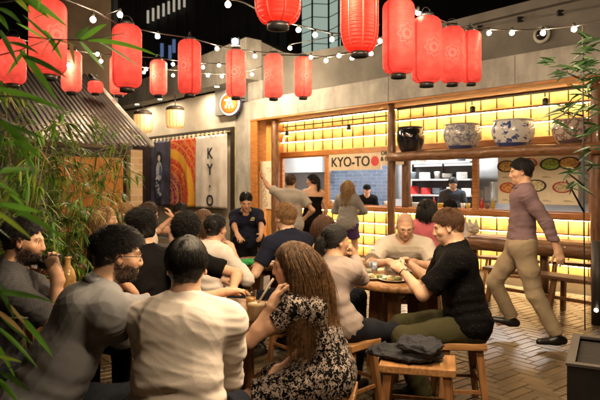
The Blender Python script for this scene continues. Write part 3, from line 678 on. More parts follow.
def ledge_items():
    side = ['leftmost', 'second', 'third', 'fourth', 'fifth', 'sixth', 'seventh', 'eighth', 'ninth']; q = random.Random(77)
    for wn, pxs in (('window under the shop sign', (332, 337, 386)), ('middle window', (411, 416, 421, 428, 434, 441, 463, 468)), ('menu window', (482, 487, 493))):
        for i, px in enumerate(pxs):
            w = RW + .17 + q.uniform(-.03, .05); c = FW(upx(px, w), w, 1.0605); kd = q.choice(('bottle', 'cup', 'tub', 'box')); cn = q.choice((('red', (.55, .03, .02)), ('white', (.75, .72, .66)), ('brown', (.18, .08, .03)), ('green', (.05, .2, .06)), ('yellow', (.6, .4, .05)))); mb = MB()
            if kd == 'bottle': mb.lathe([(.03, 0), (.033, .12), (.012, .17), (.014, .21)], 14)
            elif kd == 'cup': mb.lathe([(.03, 0), (.042, .11), (.04, .11), (.005, .1)], 14)
            elif kd == 'tub': mb.lathe([(.06, 0), (.065, .09), (.06, .1), (.01, .1)], 14)
            else: mb.box((-.07, -.05, 0), (.07, .05, .10), bev=.006)
            tag(mb.build(kd, mat('ledge_' + cn[0], cn[1], .35), None, c), '%s %s, %s item on the ledge of the %s' % (cn[0], kd, side[i], wn), kd, 'small items on the serving ledge')
ledge_items()
# ---------------------------------------------------------------- smooth-surface engine (numpy distance field + surface nets)
V3 = lambda *a: np.array(a, float)
def nrm(v): v = np.asarray(v, float); l = np.linalg.norm(v); return v / l if l > 1e-9 else v
class Field:
    def __init__(s): s.pr = []
    def cap(s, a, b, ra, rb, k=.03, side=None, ratio=1, cut=None, op='u'):
        a = V3(*a); b = V3(*b); m = max(ra, rb) * max(1, ratio); s.pr.append(('c', a, b, ra, rb, k, side, ratio, cut, op, np.minimum(a, b) - m, np.maximum(a, b) + m)); return s
    def ell(s, c, r, k=.02, R=None, op='u', cut=None):
        c = V3(*c); r = V3(*r); R = np.eye(3) if R is None else np.asarray(R, float)   # rows = axes
        e = np.sqrt(((R.T * r) ** 2).sum(1)); s.pr.append(('e', c, r, R, 0, k, None, 1, cut, op, c - e, c + e)); return s
    def sph(s, c, r, k=.02, op='u'): return s.ell(c, (r, r, r), k, op=op)
    def mesh(s, h, clip=None):
        add = [p for p in s.pr if p[9] == 'u']
        lo = np.min([p[10] for p in add], 0) - 3 * h; hi = np.max([p[11] for p in add], 0) + 3 * h
        lo = np.floor(lo / h) * h; n = np.ceil((hi - lo) / h).astype(int) + 1
        D = np.full(n, .4, np.float32)
        ax = [(lo[i] + np.arange(n[i]) * h).astype(np.float32) for i in range(3)]
        for p in s.pr:
            ty, A, B, ra, rb, k, side, ratio, cut, op, bl, bh = p
            mg = k + 2.5 * h
            i0 = np.maximum(((bl - mg - lo) / h).astype(int), 0); i1 = np.minimum(((bh + mg - lo) / h).astype(int) + 2, n)
            if (i1 <= i0).any(): continue
            sl = tuple(slice(a, b) for a, b in zip(i0, i1))
            X = ax[0][sl[0]][:, None, None]; Y = ax[1][sl[1]][None, :, None]; Z = ax[2][sl[2]][None, None, :]
            if ty == 'c':
                d = B - A; bb = max(float(d @ d), 1e-9)
                t = np.clip(((X - A[0]) * d[0] + (Y - A[1]) * d[1] + (Z - A[2]) * d[2]) / bb, 0, 1)
                qx = X - A[0] - t * d[0]; qy = Y - A[1] - t * d[1]; qz = Z - A[2] - t * d[2]
                if side is not None and ratio != 1:
                    ss = qx * side[0] + qy * side[1] + qz * side[2]; f = ss * (1 - 1 / ratio)
                    qx = qx - f * side[0]; qy = qy - f * side[1]; qz = qz - f * side[2]
                dist = np.sqrt(qx * qx + qy * qy + qz * qz) - (ra + (rb - ra) * t)
            else:
                qx = X - A[0]; qy = Y - A[1]; qz = Z - A[2]; r, R = B, ra
                w = [(qx * R[i][0] + qy * R[i][1] + qz * R[i][2]) for i in range(3)]
                k0 = np.sqrt(sum((w[i] / r[i]) ** 2 for i in range(3))); k1 = np.sqrt(sum((w[i] / r[i] ** 2) ** 2 for i in range(3)))
                dist = k0 * (k0 - 1) / np.maximum(k1, 1e-5)
            if cut is not None:
                for c_, n_ in cut: dist = np.maximum(dist, (X - c_[0]) * n_[0] + (Y - c_[1]) * n_[1] + (Z - c_[2]) * n_[2])
            O = D[sl]
            if op == 'u':
                hh = np.maximum(k - np.abs(O - dist), 0) / max(k, 1e-6); D[sl] = np.minimum(O, dist) - hh * hh * k * .25
            elif op == 's':
                nd = -dist; hh = np.maximum(k - np.abs(O - nd), 0) / max(k, 1e-6); D[sl] = np.maximum(O, nd) + hh * hh * k * .25
        if clip is not None:
            X = ax[0][:, None, None]; Y = ax[1][None, :, None]; Z = ax[2][None, None, :]
            for c_, n_ in clip: D = np.maximum(D, ((X - c_[0]) * n_[0] + (Y - c_[1]) * n_[1] + (Z - c_[2]) * n_[2]).astype(np.float32))
        return nets(D, lo, h)
def nets(D, lo, h):
    I = D < 0
    c = I[:-1, :-1, :-1].astype(np.int8)
    for (a, b, d) in ((1, 0, 0), (0, 1, 0), (0, 0, 1), (1, 1, 0), (1, 0, 1), (0, 1, 1), (1, 1, 1)):
        c = c + I[a:I.shape[0] - 1 + a, b:I.shape[1] - 1 + b, d:I.shape[2] - 1 + d]
    act = (c > 0) & (c < 8); idx = np.argwhere(act)
    vid = np.full(act.shape, -1, np.int32); vid[act] = np.arange(len(idx))
    corners = [(i, j, k) for i in (0, 1) for j in (0, 1) for k in (0, 1)]
    val = {q: D[idx[:, 0] + q[0], idx[:, 1] + q[1], idx[:, 2] + q[2]] for q in corners}
    acc = np.zeros((len(idx), 3)); cnt = np.zeros(len(idx))
    for q in corners:
        for axx in range(3):
            if q[axx] == 0:
                q2 = list(q); q2[axx] = 1; q2 = tuple(q2); a, b = val[q], val[q2]; m = (a < 0) != (b < 0)
                t = np.where(m, a / np.where(m, a - b, 1), 0); p = np.zeros((len(idx), 3)); p[:] = q; p[:, axx] = t
                acc[m] += p[m]; cnt[m] += 1
    V = lo + (idx + acc / cnt[:, None]) * h
    Fs = []
    for axx in range(3):
        o1, o2 = [(1, 2), (2, 0), (0, 1)][axx]
        s0 = [slice(None)] * 3; s1 = [slice(None)] * 3; s0[axx] = slice(0, -1); s1[axx] = slice(1, None)
        a = I[tuple(s0)]; b = I[tuple(s1)]; e = np.argwhere(a != b)
        ok = (e[:, o1] > 0) & (e[:, o2] > 0) & (e[:, o1] < I.shape[o1] - 1) & (e[:, o2] < I.shape[o2] - 1); e = e[ok]
        def g(d1, d2):
            q = e.copy(); q[:, o1] -= d1; q[:, o2] -= d2; return vid[q[:, 0], q[:, 1], q[:, 2]]
        quad = np.stack([g(1, 1), g(0, 1), g(0, 0), g(1, 0)], 1)
        fl = ~a[e[:, 0], e[:, 1], e[:, 2]]; quad[fl] = quad[fl][:, ::-1]; Fs.append(quad)
    return V, np.concatenate(Fs)
def vnormals(V, Fq):
    a = V[Fq[:, 2]] - V[Fq[:, 0]]; b = V[Fq[:, 3]] - V[Fq[:, 1]]; n = np.cross(a, b)
    N = np.zeros_like(V)
    for i in range(4):
        for j in range(3): N[:, j] += np.bincount(Fq[:, i], n[:, j], len(V))
    return N / np.maximum(np.linalg.norm(N, axis=1), 1e-9)[:, None]
def folds(V, seed, amp, freq=16., stretch=(1, 1, 1)):
    r = np.random.RandomState(seed); out = np.zeros(len(V)); Q = V * np.array(stretch)
    for f, a in ((freq, 1.), (freq * 1.9, .5), (freq * 3.4, .22)):
        for _ in range(2):
            k = nrm(r.normal(size=3)) * f; k2 = nrm(r.normal(size=3)) * f * .6; ph = r.uniform(0, 6.3, 2)
            s = np.sin(Q @ k + ph[0] + 1.6 * np.sin(Q @ k2 + ph[1])); out += a * (1 - np.abs(s)) ** 2 - a * .33
    return out * amp
def meshobj(name, V, Fq, mats, parent, smooth=True, attr=None, mi=None):
    me = bpy.data.meshes.new(name); nv, nf = len(V), len(Fq); k = Fq.shape[1]
    me.vertices.add(nv); me.vertices.foreach_set('co', np.asarray(V, np.float32).ravel())
    me.loops.add(nf * k); me.loops.foreach_set('vertex_index', Fq.astype(np.int32).ravel())
    me.polygons.add(nf); me.polygons.foreach_set('loop_start', np.arange(0, nf * k, k, dtype=np.int32))
    me.update(calc_edges=True)
    me.polygons.foreach_set('use_smooth', np.full(nf, smooth))
    for m in (mats if isinstance(mats, (list, tuple)) else [mats]): me.materials.append(m)
    if mi is not None: me.polygons.foreach_set('material_index', mi.astype(np.int32))
    if attr:
        for an, av in attr.items():
            at = me.attributes.new(an, 'FLOAT', 'POINT'); at.data.foreach_set('value', np.asarray(av, np.float32))
    me.validate()
    o = bpy.data.objects.new(name, me); COL.objects.link(o)
    if parent is not None: o.parent = parent
    return o

def ik(A, T, l1, l2, pole):
    A = V3(*A); T = V3(*T); d = T - A; L = np.linalg.norm(d); L2 = min(L, (l1 + l2) * .995); dn = nrm(d); T = A + dn * L2
    x = (l1 * l1 - l2 * l2 + L2 * L2) / (2 * L2); y = math.sqrt(max(l1 * l1 - x * x, 0)); p = V3(*pole); p = nrm(p - dn * (p @ dn))
    return A + dn * x + p * y, T
def rotm(axis, a):
    axis = nrm(axis); x, y, z = axis; c, s = math.cos(a), math.sin(a); C = 1 - c
    return np.array([[c + x * x * C, x * y * C - z * s, x * z * C + y * s], [y * x * C + z * s, c + y * y * C, y * z * C - x * s], [z * x * C - y * s, z * y * C + x * s, c + z * z * C]])
def hand(fd, wr, d, pn, right, curl=.35, sc=1., spread=.06, thumb=.5, fingers=None):
    d = nrm(d); pn = nrm(V3(*pn) - d * (V3(*pn) @ d)); lat = np.cross(d, pn) * (1 if right else -1)   # towards the thumb
    q = sc
    for o, L in ((.026, .078), (.008, .086), (-.010, .084), (-.026, .074)):
        fd.cap(wr + lat * o * .7 * q + d * .008, wr + d * L * q + lat * o * q, .0155 * q, .0125 * q, .014)
    fd.cap(wr - d * .03, wr + d * .02, .024 * q, .022 * q, .02, side=lat, ratio=1.25)
    cl = fingers or [curl] * 4
    for i, (o, L0, ln) in enumerate(((.029, .084, .070), (.0095, .090, .078), (-.0105, .086, .073), (-.029, .076, .057))):
        b = wr + d * L0 * q + lat * o * q; dd = nrm(d + lat * (o / .03) * spread); ax = np.cross(dd, pn)
        c = cl[i]; r = .0092 * q if i < 3 else .0080 * q
        for seg, (fr, m) in enumerate(((.44, 1.0), (.31, 1.25), (.25, .8))):
            dd = rotm(ax, c * m) @ dd; e = b + dd * ln * fr * q
            fd.cap(b, e, r, r * .90, .0035 if seg else .006); b = e; r *= .90
    b = wr + d * .022 * q + lat * .022 * q + pn * .006; dd = nrm(lat * (.95 - .5 * thumb) + d * .75 + pn * (.25 + .5 * thumb)); ax = np.cross(dd, pn + d * .2)
    for seg, (ln, r0, r1) in enumerate(((.040, .0155, .0125), (.032, .0115, .0105), (.026, .0102, .0080))):
        e = b + dd * ln * q; fd.cap(b, e, r0 * q, r1 * q, .010 if seg == 0 else .004); b = e
        dd = nrm(dd * .9 + d * .28 + pn * .12 * thumb)

# ---------------------------------------------------------------- people materials
def skin_mat(name, col):
    if name in MATS: return MATS[name]
    m = mat(name, col, .48, var=.10, scale=28, bump=.12, bscale=260, sss=.12, spec=.4)
    n = m.node_tree; b = prin(m); src = b.inputs['Base Color'].links[0].from_socket
    for an, cc, st in (('lip', (col[0] * .78, col[1] * .42, col[2] * .42), 1.), ('shade', tuple(c * .28 for c in col), 1.), ('flush', (min(1, col[0] * 1.03), col[1] * .72, col[2] * .68), .35)):
        a = _n(n, 'ShaderNodeAttribute', attribute_name=an); mx = _n(n, 'ShaderNodeMix', data_type='RGBA'); mx.inputs['B'].default_value = (*cc, 1)
        mu = _n(n, 'ShaderNodeMath', operation='MULTIPLY'); mu.inputs[1].default_value = st; n.links.new(a.outputs['Fac'], mu.inputs[0])
        n.links.new(src, mx.inputs['A']); n.links.new(mu.outputs[0], mx.inputs['Factor']); src = mx.outputs['Result']
    n.links.new(src, b.inputs['Base Color']); return m
def hair_mat(name, col, col2=None):
    if name in MATS: return MATS[name]
    m = mat(name, col, .50, var=.35, scale=60, spec=.38, col2=col2)
    n = m.node_tree; b = prin(m); a = _n(n, 'ShaderNodeAttribute', attribute_name='tone'); mr = _n(n, 'ShaderNodeMapRange'); mr.inputs['To Min'].default_value = .55; mr.inputs['To Max'].default_value = 1.6
    n.links.new(a.outputs['Fac'], mr.inputs['Value']); src = b.inputs['Base Color'].links[0].from_socket
    hs = _n(n, 'ShaderNodeHueSaturation'); n.links.new(mr.outputs[0], hs.inputs['Value']); n.links.new(src, hs.inputs['Color']); n.links.new(hs.outputs[0], b.inputs['Base Color'])
    return m
def cloth_mat(name, col, rough=.85, pattern=None, var=.10, sheen=.3):
    if name in MATS: return MATS[name]
    m = mat(name, col, rough, var=var, scale=7, bump=.18, bscale=420, spec=.25)
    b = prin(m); b.inputs['Specular IOR Level'].default_value = .15 if max(col) > .02 else .04; n = m.node_tree
    rg = _n(n, 'ShaderNodeTexNoise', noise_type='RIDGED_MULTIFRACTAL'); rg.inputs['Scale'].default_value = 4.2; rg.inputs['Detail'].default_value = 3; rg.inputs['Distortion'].default_value = .9; tcx = _n(n, 'ShaderNodeTexCoord'); n.links.new(tcx.outputs['Object'], rg.inputs['Vector'])
    b2 = _n(n, 'ShaderNodeBump'); b2.inputs['Strength'].default_value = .55; b2.inputs['Distance'].default_value = .012; n.links.new(rg.outputs['Fac'], b2.inputs['Height']); n.links.new(b.inputs['Normal'].links[0].from_socket, b2.inputs['Normal']); n.links.new(b2.outputs[0], b.inputs['Normal'])
    if pattern:
        n = m.node_tree; src = b.inputs['Base Color'].links[0].from_socket; tc = _n(n, 'ShaderNodeTexCoord')
        mx = _n(n, 'ShaderNodeMix', data_type='RGBA'); mx.inputs['B'].default_value = (*pattern[1], 1)
        if pattern[0] == 'floral':
            nz = _n(n, 'ShaderNodeTexNoise'); nz.inputs['Scale'].default_value = 22; nz.inputs['Detail'].default_value = 2
            mv = _n(n, 'ShaderNodeMix', data_type='VECTOR'); mv.inputs['Factor'].default_value = .07
            n.links.new(tc.outputs['Object'], mv.inputs['A']); n.links.new(nz.outputs['Color'], mv.inputs['B'])
            vo = _n(n, 'ShaderNodeTexVoronoi', feature='SMOOTH_F1'); vo.inputs['Scale'].default_value = 78; vo.inputs['Smoothness'].default_value = .25; n.links.new(mv.outputs['Result'], vo.inputs['Vector'])
            n3 = _n(n, 'ShaderNodeTexNoise'); n3.inputs['Scale'].default_value = 30; n3.inputs['Detail'].default_value = 3; n.links.new(tc.outputs['Object'], n3.inputs['Vector'])
            ad = _n(n, 'ShaderNodeMath', operation='ADD'); n.links.new(vo.outputs['Distance'], ad.inputs[0]); n.links.new(n3.outputs['Fac'], ad.inputs[1])
            r = _n(n, 'ShaderNodeMapRange'); r.inputs['From Min'].default_value = 1.04; r.inputs['From Max'].default_value = 1.10; n.links.new(ad.outputs[0], r.inputs['Value']); fac = r.outputs[0]
        elif pattern[0] == 'dots':
            vo = _n(n, 'ShaderNodeTexVoronoi'); vo.inputs['Scale'].default_value = pattern[2]; vo.inputs['Randomness'].default_value = .35; n.links.new(tc.outputs['Object'], vo.inputs['Vector'])
            r = _n(n, 'ShaderNodeMath', operation='LESS_THAN'); r.inputs[1].default_value = pattern[3]; n.links.new(vo.outputs['Distance'], r.inputs[0]); fac = r.outputs[0]
        n.links.new(src, mx.inputs['A']); n.links.new(fac, mx.inputs['Factor']); n.links.new(mx.outputs['Result'], b.inputs['Base Color'])
    return m
eye_m = mat('eye_white', (.6, .56, .52), .15, var=.03); iris_m = mat('iris', (.03, .018, .01), .1, var=.1)

# ---------------------------------------------------------------- hair strands
def strands(P0, dirs, steps, length, grav, curl, seed, coll, rad, tipr=.3, wave=0, stiff=.6, lenvar=.3, fall=None, lmul=None, sweep=None):
    """roots P0, start directions; ellipsoid colliders coll=[(c,axes,r)]; returns V,F,tone"""
    r = np.random.RandomState(seed); N = len(P0); L = length * (1 - lenvar * r.rand(N)) * (1 if lmul is None else lmul); st = (L / steps)[:, None]
    p = P0.copy(); d = dirs.copy(); pts = [p.copy()]; cv = r.normal(size=(N, 3)); ph = r.uniform(0, 6.3, N)
    for i in range(steps):
        g = np.zeros((N, 3)); g[:, 2] = -1
        d = d * stiff + g * grav + curl * r.normal(size=(N, 3)) * .5 + cv * curl * .3
        if wave: d += wave * np.stack([np.sin(ph + i * .7), np.cos(ph * 1.3 + i * .6), np.zeros(N)], 1)
        if fall is not None: d += fall
        if sweep is not None and i < 7: d += sweep
        d /= np.maximum(np.linalg.norm(d, axis=1), 1e-6)[:, None]
        p = p + d * st
        for c, R, rr in coll:
            q = (p - c) @ R.T / rr; k = np.linalg.norm(q, axis=1); ins = k < 1
            if ins.any():
                q2 = q[ins] / np.maximum(k[ins], 1e-3)[:, None]; p[ins] = c + (q2 * rr) @ R
        pts.append(p.copy())
    pts = np.stack(pts, 1); M = steps + 1
    T = np.gradient(pts, axis=1); T /= np.maximum(np.linalg.norm(T, axis=2), 1e-6)[..., None]
    ref = np.where(np.abs(T[..., 2:3]) < .9, np.array([0, 0, 1.]), np.array([1., 0, 0])); X = np.cross(T, ref); X /= np.maximum(np.linalg.norm(X, axis=2), 1e-6)[..., None]; Yv = np.cross(T, X)
    rr = rad * (1 - (1 - tipr) * np.linspace(0, 1, M) ** 2)
    V = []
    for k in range(3):
        a = 2 * math.pi * k / 3; V.append(pts + (X * math.cos(a) + Yv * math.sin(a)) * rr[None, :, None])
    V = np.stack(V, 2).reshape(-1, 3)
    i = np.arange(N)[:, None, None] * M * 3; j = np.arange(M - 1)[None, :, None] * 3; k = np.arange(3)[None, None, :]; k2 = (k + 1) % 3
    Fq = np.stack([i + j + k, i + j + k2, i + j + 3 + k2, i + j + 3 + k], -1).reshape(-1, 4)
    tone = np.repeat(r.rand(N), M * 3)
    return V, Fq, tone

# ---------------------------------------------------------------- the person builder
def person(label, hx, head, hip, hh=None, pitch=0, roll=0, H=1.72, stand=False, female=False, wide=1., skin='skin_warm', skcol=(.60, .36, .24),
           arms=None, feet=None, knees=None, shoulder=None, top=None, bottom=None, shoes=(.02, .018, .016), hair=None, res=.009, face=True, beard=None,
           glasses=False, seat=.47, group=None, watch=None, extras=None, seed=1, neckr=1., polef=None, bun=False):
    """head=(px,py,Y) centre of the head; hip=(dx,dy) offset (local right, local front) of hips from under the head; hx=heading degrees (0 away, 90 right)"""
    hw = P(*head); a = math.radians(hx); Rv = np.array([math.cos(a), -math.sin(a), 0]); Fv = np.array([math.sin(a), math.cos(a), 0])
    base = np.array([hw.x, hw.y, 0]) + Rv * hip[0] + Fv * hip[1]
    t = thing('person', label, 'person', tuple(base), -a, group)
    B = np.stack([Rv, Fv, np.array([0, 0, 1.])])
    def loc(w): return B @ (np.array([w[0], w[1], w[2]]) - base)
    def pl(px, py, Y): return loc(P(px, py, Y))
    S = H / 1.75; Hc = loc(hw)
    hr = math.radians((hx if hh is None else hh) - hx); fh = np.array([math.sin(hr), math.cos(hr), 0]); rh = np.array([math.cos(hr), -math.sin(hr), 0])
    pt = math.radians(pitch); fw = fh * math.cos(pt) + np.array([0, 0, -math.sin(pt)]); uh = fh * math.sin(pt) + np.array([0, 0, math.cos(pt)])
    if roll: Rr = rotm(fw, math.radians(roll)); rh = Rr @ rh; uh = Rr @ uh
    HR = np.stack([rh, fw, uh]); hs = .955 * S ** .5 * (.97 if female else 1.)
    def hp(x, y, z): return Hc + (rh * x + fw * y + uh * z) * hs
    pz = .525 * H if stand else seat + .085
    Pv = V3(0, 0, pz); skull = hp(0, -.025, -.055)
    Nb = skull - nrm(skull - Pv) * .085 * S - (uh * .01); chord = Nb - Pv; Lc = np.linalg.norm(chord); Ls = .50 * S
    bulge = math.sqrt(max(Ls * Ls - Lc * Lc, 0)) * .42 if Lc < Ls else 0
    td = nrm(chord); back = nrm(V3(0, -1, 0) + td * td[1])
    def sp(u): return Pv + chord * u + back * bulge * 4 * u * (1 - u) * .8
    tw = math.radians(shoulder or 0); sd = nrm(V3(math.cos(tw), -math.sin(tw), 0)); sd = nrm(sd - td * (sd @ td) * .6); fr = nrm(np.cross(V3(0, 0, 1), V3(1, 0, 0)) * 0 + np.cross(td, sd) * 1.0)
    if fr[1] < 0 and abs(tw) < 1.5: fr = -fr
    hsd = V3(1, 0, 0)
    shw = (.160 if female else .178) * S * (1 + (wide - 1) * .5); ch = sp(.72); up_t = nrm(sp(1) - sp(.7))
    SH = {}
    arms = arms or {}
    for sgn, k in ((1, 'R'), (-1, 'L')):
        s_ = sp(.93) - up_t * .035 * S + sd * sgn * shw
        am = arms.get(k, {})
        if am.get('raise'): s_ = s_ + up_t * am['raise'] + fr * am.get('fwd', 0)
        elif am.get('fwd'): s_ = s_ + fr * am['fwd']
        SH[k] = s_
    l1, l2 = .285 * S, .25 * S
    AR = {}
    for sgn, k in ((1, 'R'), (-1, 'L')):
        am = arms.get(k, {}); T = am.get('to')
        if T is None: T = (SH[k] + V3(sgn * .04, .10, -.50 * S)) if stand else V3(sgn * .13, .30, seat + .19)
        elif am.get('px'): T = pl(*T)
        else: T = V3(*T)
        pole = am.get('pole', (sgn * .5, -.3, -1)); E, Wt = ik(SH[k], T, l1, l2, pole)
        if am.get('el'): E = SH[k] + nrm(pl(*am['el']) - SH[k]) * l1; Wt = E + nrm(T - E) * l2
        AR[k] = (SH[k], E, Wt, am)
    HP = {k: Pv + hsd * sgn * .088 * S + V3(0, .0, -.015) for sgn, k in ((1, 'R'), (-1, 'L'))}
    LG = {}
    for sgn, k in ((1, 'R'), (-1, 'L')):
        fo = (feet or {}).get(k)
        if fo is None: fo = V3(sgn * .10, 0.0, .085) if stand else V3(sgn * .13, .40, .085)
        elif len(fo) == 4: fo = pl(*fo[:3])
        else: fo = V3(*fo)
        K, An = ik(HP[k], fo, .43 * S, .41 * S, (knees or {}).get(k, (sgn * .15, 1, .5))); LG[k] = (HP[k], K, An)
    # ---- body
    b = Field(); w = wide; fm = female
    def torso(f, e=0., hipz=True, bell=0.):
        f.cap(HP['L'] + V3(0, -.01, .03), HP['R'] + V3(0, -.01, .03), (.105 * w + e) * S, (.105 * w + e) * S, .04)
        f.cap(sp(.08), sp(.42), (.106 * w + e + bell) * S, ((.085 if fm else .094) * w + e + bell) * S, .06, side=sd, ratio=1.38)
        f.cap(sp(.42), sp(.80), ((.088 if fm else .097) * w + e) * S, ((.092 if fm else .108) * w + e * .8) * S, .06, side=sd, ratio=1.42)
        f.cap(SH['L'] + sd * .03, SH['R'] - sd * .03, .058 * S + e, .058 * S + e, .06)
        f.cap(sp(.80) + sd * .07, sp(.80) - sd * .07, .088 * S + e, .088 * S + e, .05)
        nk = sp(1)
        for k in 'LR': f.cap(nk + up_t * .012, SH[k] + up_t * .012, .047 * S * neckr + e * .8, .050 * S + e, .045)
        if fm:
            for q in (1, -1): f.ell(sp(.68) + sd * .068 * q + fr * .085, (.055 + e, .05 + e, .058 + e), .035)
    torso(b)
    b.cap(sp(1) - up_t * .03, skull, (.052 if fm else .060) * S * neckr, (.050 if fm else .057) * S * neckr, .03)
    # head
    E_ = lambda x, y, z, r, k, op='u': b.ell(hp(x, y, z), np.array(r) * hs, k, R=HR, op=op)
    E_(0, -.016, .030, (.075, .095, .086), .01); E_(0, -.045, -.005, (.060, .055, .060), .03)
    E_(0, .028, -.022, (.060, .062, .088), .025)
    E_(0, .034, -.074, (.042 if fm else .047, .049, .036), .025)
    if face:
        b.sph(hp(0, .074, -.100), .015 * hs, .022)
        for q in (1, -1):
            E_(q * .043, .058, -.026, (.020, .019, .016), .025)
            b.cap(hp(q * .014, .086, .019), hp(q * .044, .074, .020), .008 * hs, .008 * hs, .014)
            E_(q * .031, .098, .000, (.016, .014, .0115), .012, op='s')
            b.cap(hp(q * .020, .078, .0085), hp(q * .044, .072, .0065), .0045, .004, .004)     # upper lid
            b.cap(hp(q * .020, .078, -.0075), hp(q * .043, .072, -.0065), .0035, .003, .004)
            E_(q * .0125, .092, -.036, (.0085, .010, .0075), .006)
            E_(q * .0075, .095, -.043, (.0035, .006, .0035), .003, op='s')
        b.cap(hp(0, .086, .012), hp(0, .103, -.030), .0065 * hs, .0100 * hs, .010)
        b.cap(hp(0, .083, .012), hp(0, .097, -.035), .010 * hs, .012 * hs, .012)
        E_(0, .078, -.063, (.026, .016, .020), .012)
        for z, yy, r in ((-.0575, .0925, .0050), (-.0685, .0915, .0060)):
            b.cap(hp(-.020, .082, z * .98), hp(0, yy, z), r * .55, r, .005); b.cap(hp(.020, .082, z * .98), hp(0, yy, z), r * .55, r, .005)
        b.cap(hp(-.021, .093, -.0630), hp(.021, .093, -.0630), .0014, .0014, .004, op='s')
    for q in (1, -1):
        Re = np.stack([nrm(rh * 1 - fw * .35 * q * q), nrm(fw + rh * .35), uh]) if q > 0 else np.stack([nrm(rh * 1 + fw * .35), nrm(fw - rh * .35), uh])
        b.ell(hp(q * .077, -.004, -.004), np.array((.009, .019, .031)) * hs, .008, R=Re); b.ell(hp(q * .086, .002, .000), np.array((.006, .011, .019)) * hs, .005, R=Re, op='s')
        b.ell(hp(q * .079, .000, -.026), np.array((.006, .009, .011)) * hs, .005, R=Re)
    # limbs
    aw = 1 + (w - 1) * .7; fa = .88 if fm else 1.
    for k in 'LR':
        A, E, Wt, am = AR[k]; mid = A + (E - A) * .45; fm_ = E + (Wt - E) * .3
        b.cap(A, mid, .052 * S * aw * fa, .044 * S * aw * fa, .04); b.cap(mid, E, .044 * S * aw * fa, .036 * S * aw * fa, .03)
        b.cap(E, fm_, .036 * S * aw * fa, .038 * S * aw * fa, .03); b.cap(fm_, Wt, .037 * S * aw * fa, .0245 * S * fa, .02)
        hd = am.get('hd'); hd = nrm(Wt - E) if hd is None else (nrm(pl(*hd[:3]) - Wt) if len(hd) == 4 else nrm(V3(*hd)))
        pn = am.get('pn', (0, 0, -1) if not stand else ((-1 if k == 'R' else 1), 0, 0))
        hand(b, Wt, hd, pn, k == 'R', curl=am.get('curl', .35), sc=S ** .5 * (.9 if fm else 1.), thumb=am.get('thumb', .5), fingers=am.get('fing'))
        hp0, K, An = LG[k]
        lw = w; w = w * (.84 if bottom and bottom.get('len', .97) > .6 else 1); aw0 = aw; aw = aw * (.86 if bottom and bottom.get('len', .97) > .6 else 1)
        b.cap(hp0, hp0 + (K - hp0) * .45, .086 * S * w, .074 * S * w, .05); b.cap(hp0 + (K - hp0) * .45, K, .074 * S * w, .054 * S * w, .04)
        cf = K + (An - K) * .32 + V3(0, -.015, 0); b.cap(K, cf, .053 * S * aw, .056 * S * aw, .03); b.cap(cf, An, .055 * S * aw, .036 * S, .03)
        w = lw; aw = aw0
        fdv = nrm(np.array([0, 1, 0]) + (V3(.12, 0, 0) if k == 'R' else V3(-.12, 0, 0)))
        b.cap(An + V3(0, 0, -.03), An + fdv * .13 + V3(0, 0, -.055), .034, .026, .02)
    V, Fq = b.mesh(res)
    q = (V - Hc) @ HR.T / hs
    at = {}
    at['lip'] = np.clip(1 - np.abs(q[:, 2] + .063) / .0125, 0, 1) ** .5 * np.clip((.0235 - np.abs(q[:, 0])) / .006, 0, 1) * (q[:, 1] > .083) if face else np.zeros(len(V))
    at['flush'] = np.clip(np.exp(-((np.abs(q[:, 0]) - .045) ** 2 + (q[:, 2] + .03) ** 2) / .0006) * (q[:, 1] > .03) + np.exp(-(q[:, 0] ** 2 + (q[:, 2] + .035) ** 2) / .0003) * (q[:, 1] > .09) + (np.abs(q[:, 0]) > .078) * (np.abs(q[:, 2]) < .05), 0, 1)
    stub = (beard or {}).get('stubble', 0); at['shade'] = np.clip((-.035 - q[:, 2]) / .02, 0, 1) * (q[:, 1] > -.02) * (q[:, 2] > -.13) * (np.abs(q[:, 0]) < .1) * stub if stub else np.zeros(len(V))
    if hair and hair.get('style') == 'short' and not hair.get('stub'): hair = dict(hair, stub=.97 if max(hair['col']) < .1 else .5)
    if hair and hair.get('stub'):
        cap_ = (q[:, 2] > np.interp(q[:, 1], [-.11, -.03, 0, .03, .07, .1], [-.06, -.04, .0, .04, .08, .12])) & (q[:, 2] > -.06) & (np.linalg.norm(q, axis=1) < .14); at['shade'] = np.maximum(at['shade'], cap_ * hair['stub'])
    body = meshobj('body', V, Fq, skin_mat(skin, skcol), t, attr=at)
    # eyes, brows
    if face and res < .0085:
        for q_ in (1, -1):
            mb = MB(); c = Vector(hp(q_ * .031, .0705, .000)); Mh = Matrix.Translation(c) @ Matrix([[rh[0], fw[0], uh[0], 0], [rh[1], fw[1], uh[1], 0], [rh[2], fw[2], uh[2], 0], [0, 0, 0, 1]])
            pr = [(.0115 * math.sin(x), -.0115 * math.cos(x)) for x in [math.pi * k / 10 for k in range(1, 10)]]
            RX = Matrix.Rotation(-math.pi / 2, 4, 'X')
            mb.lathe(pr, 16, 0, M=Mh @ RX); mb.lathe([(.0056, .0098), (.0052, .0116), (.001, .0120)], 14, 1, M=Mh @ RX); mb.build('eye', [eye_m, iris_m], t)
    # ---- hair
    ell_c = [(hp(0, -.016, .030), HR, np.array((.078, .098, .089)) * hs), (hp(0, .028, -.03), HR, np.array((.063, .063, .088)) * hs)]
    bodyc = [(sp(.72), np.stack([sd, fr, td]), np.array([.15, .112, .21]) * S * w), (skull - up_t * .05, np.eye(3), V3(.06, .06, .09)), (sp(.45), np.stack([sd, fr, td]), np.array([.14, .11, .25]) * S * w), ((SH['L'] + SH['R']) / 2, np.stack([sd, fr, td]), np.array([.19, .075, .075]) * S)]
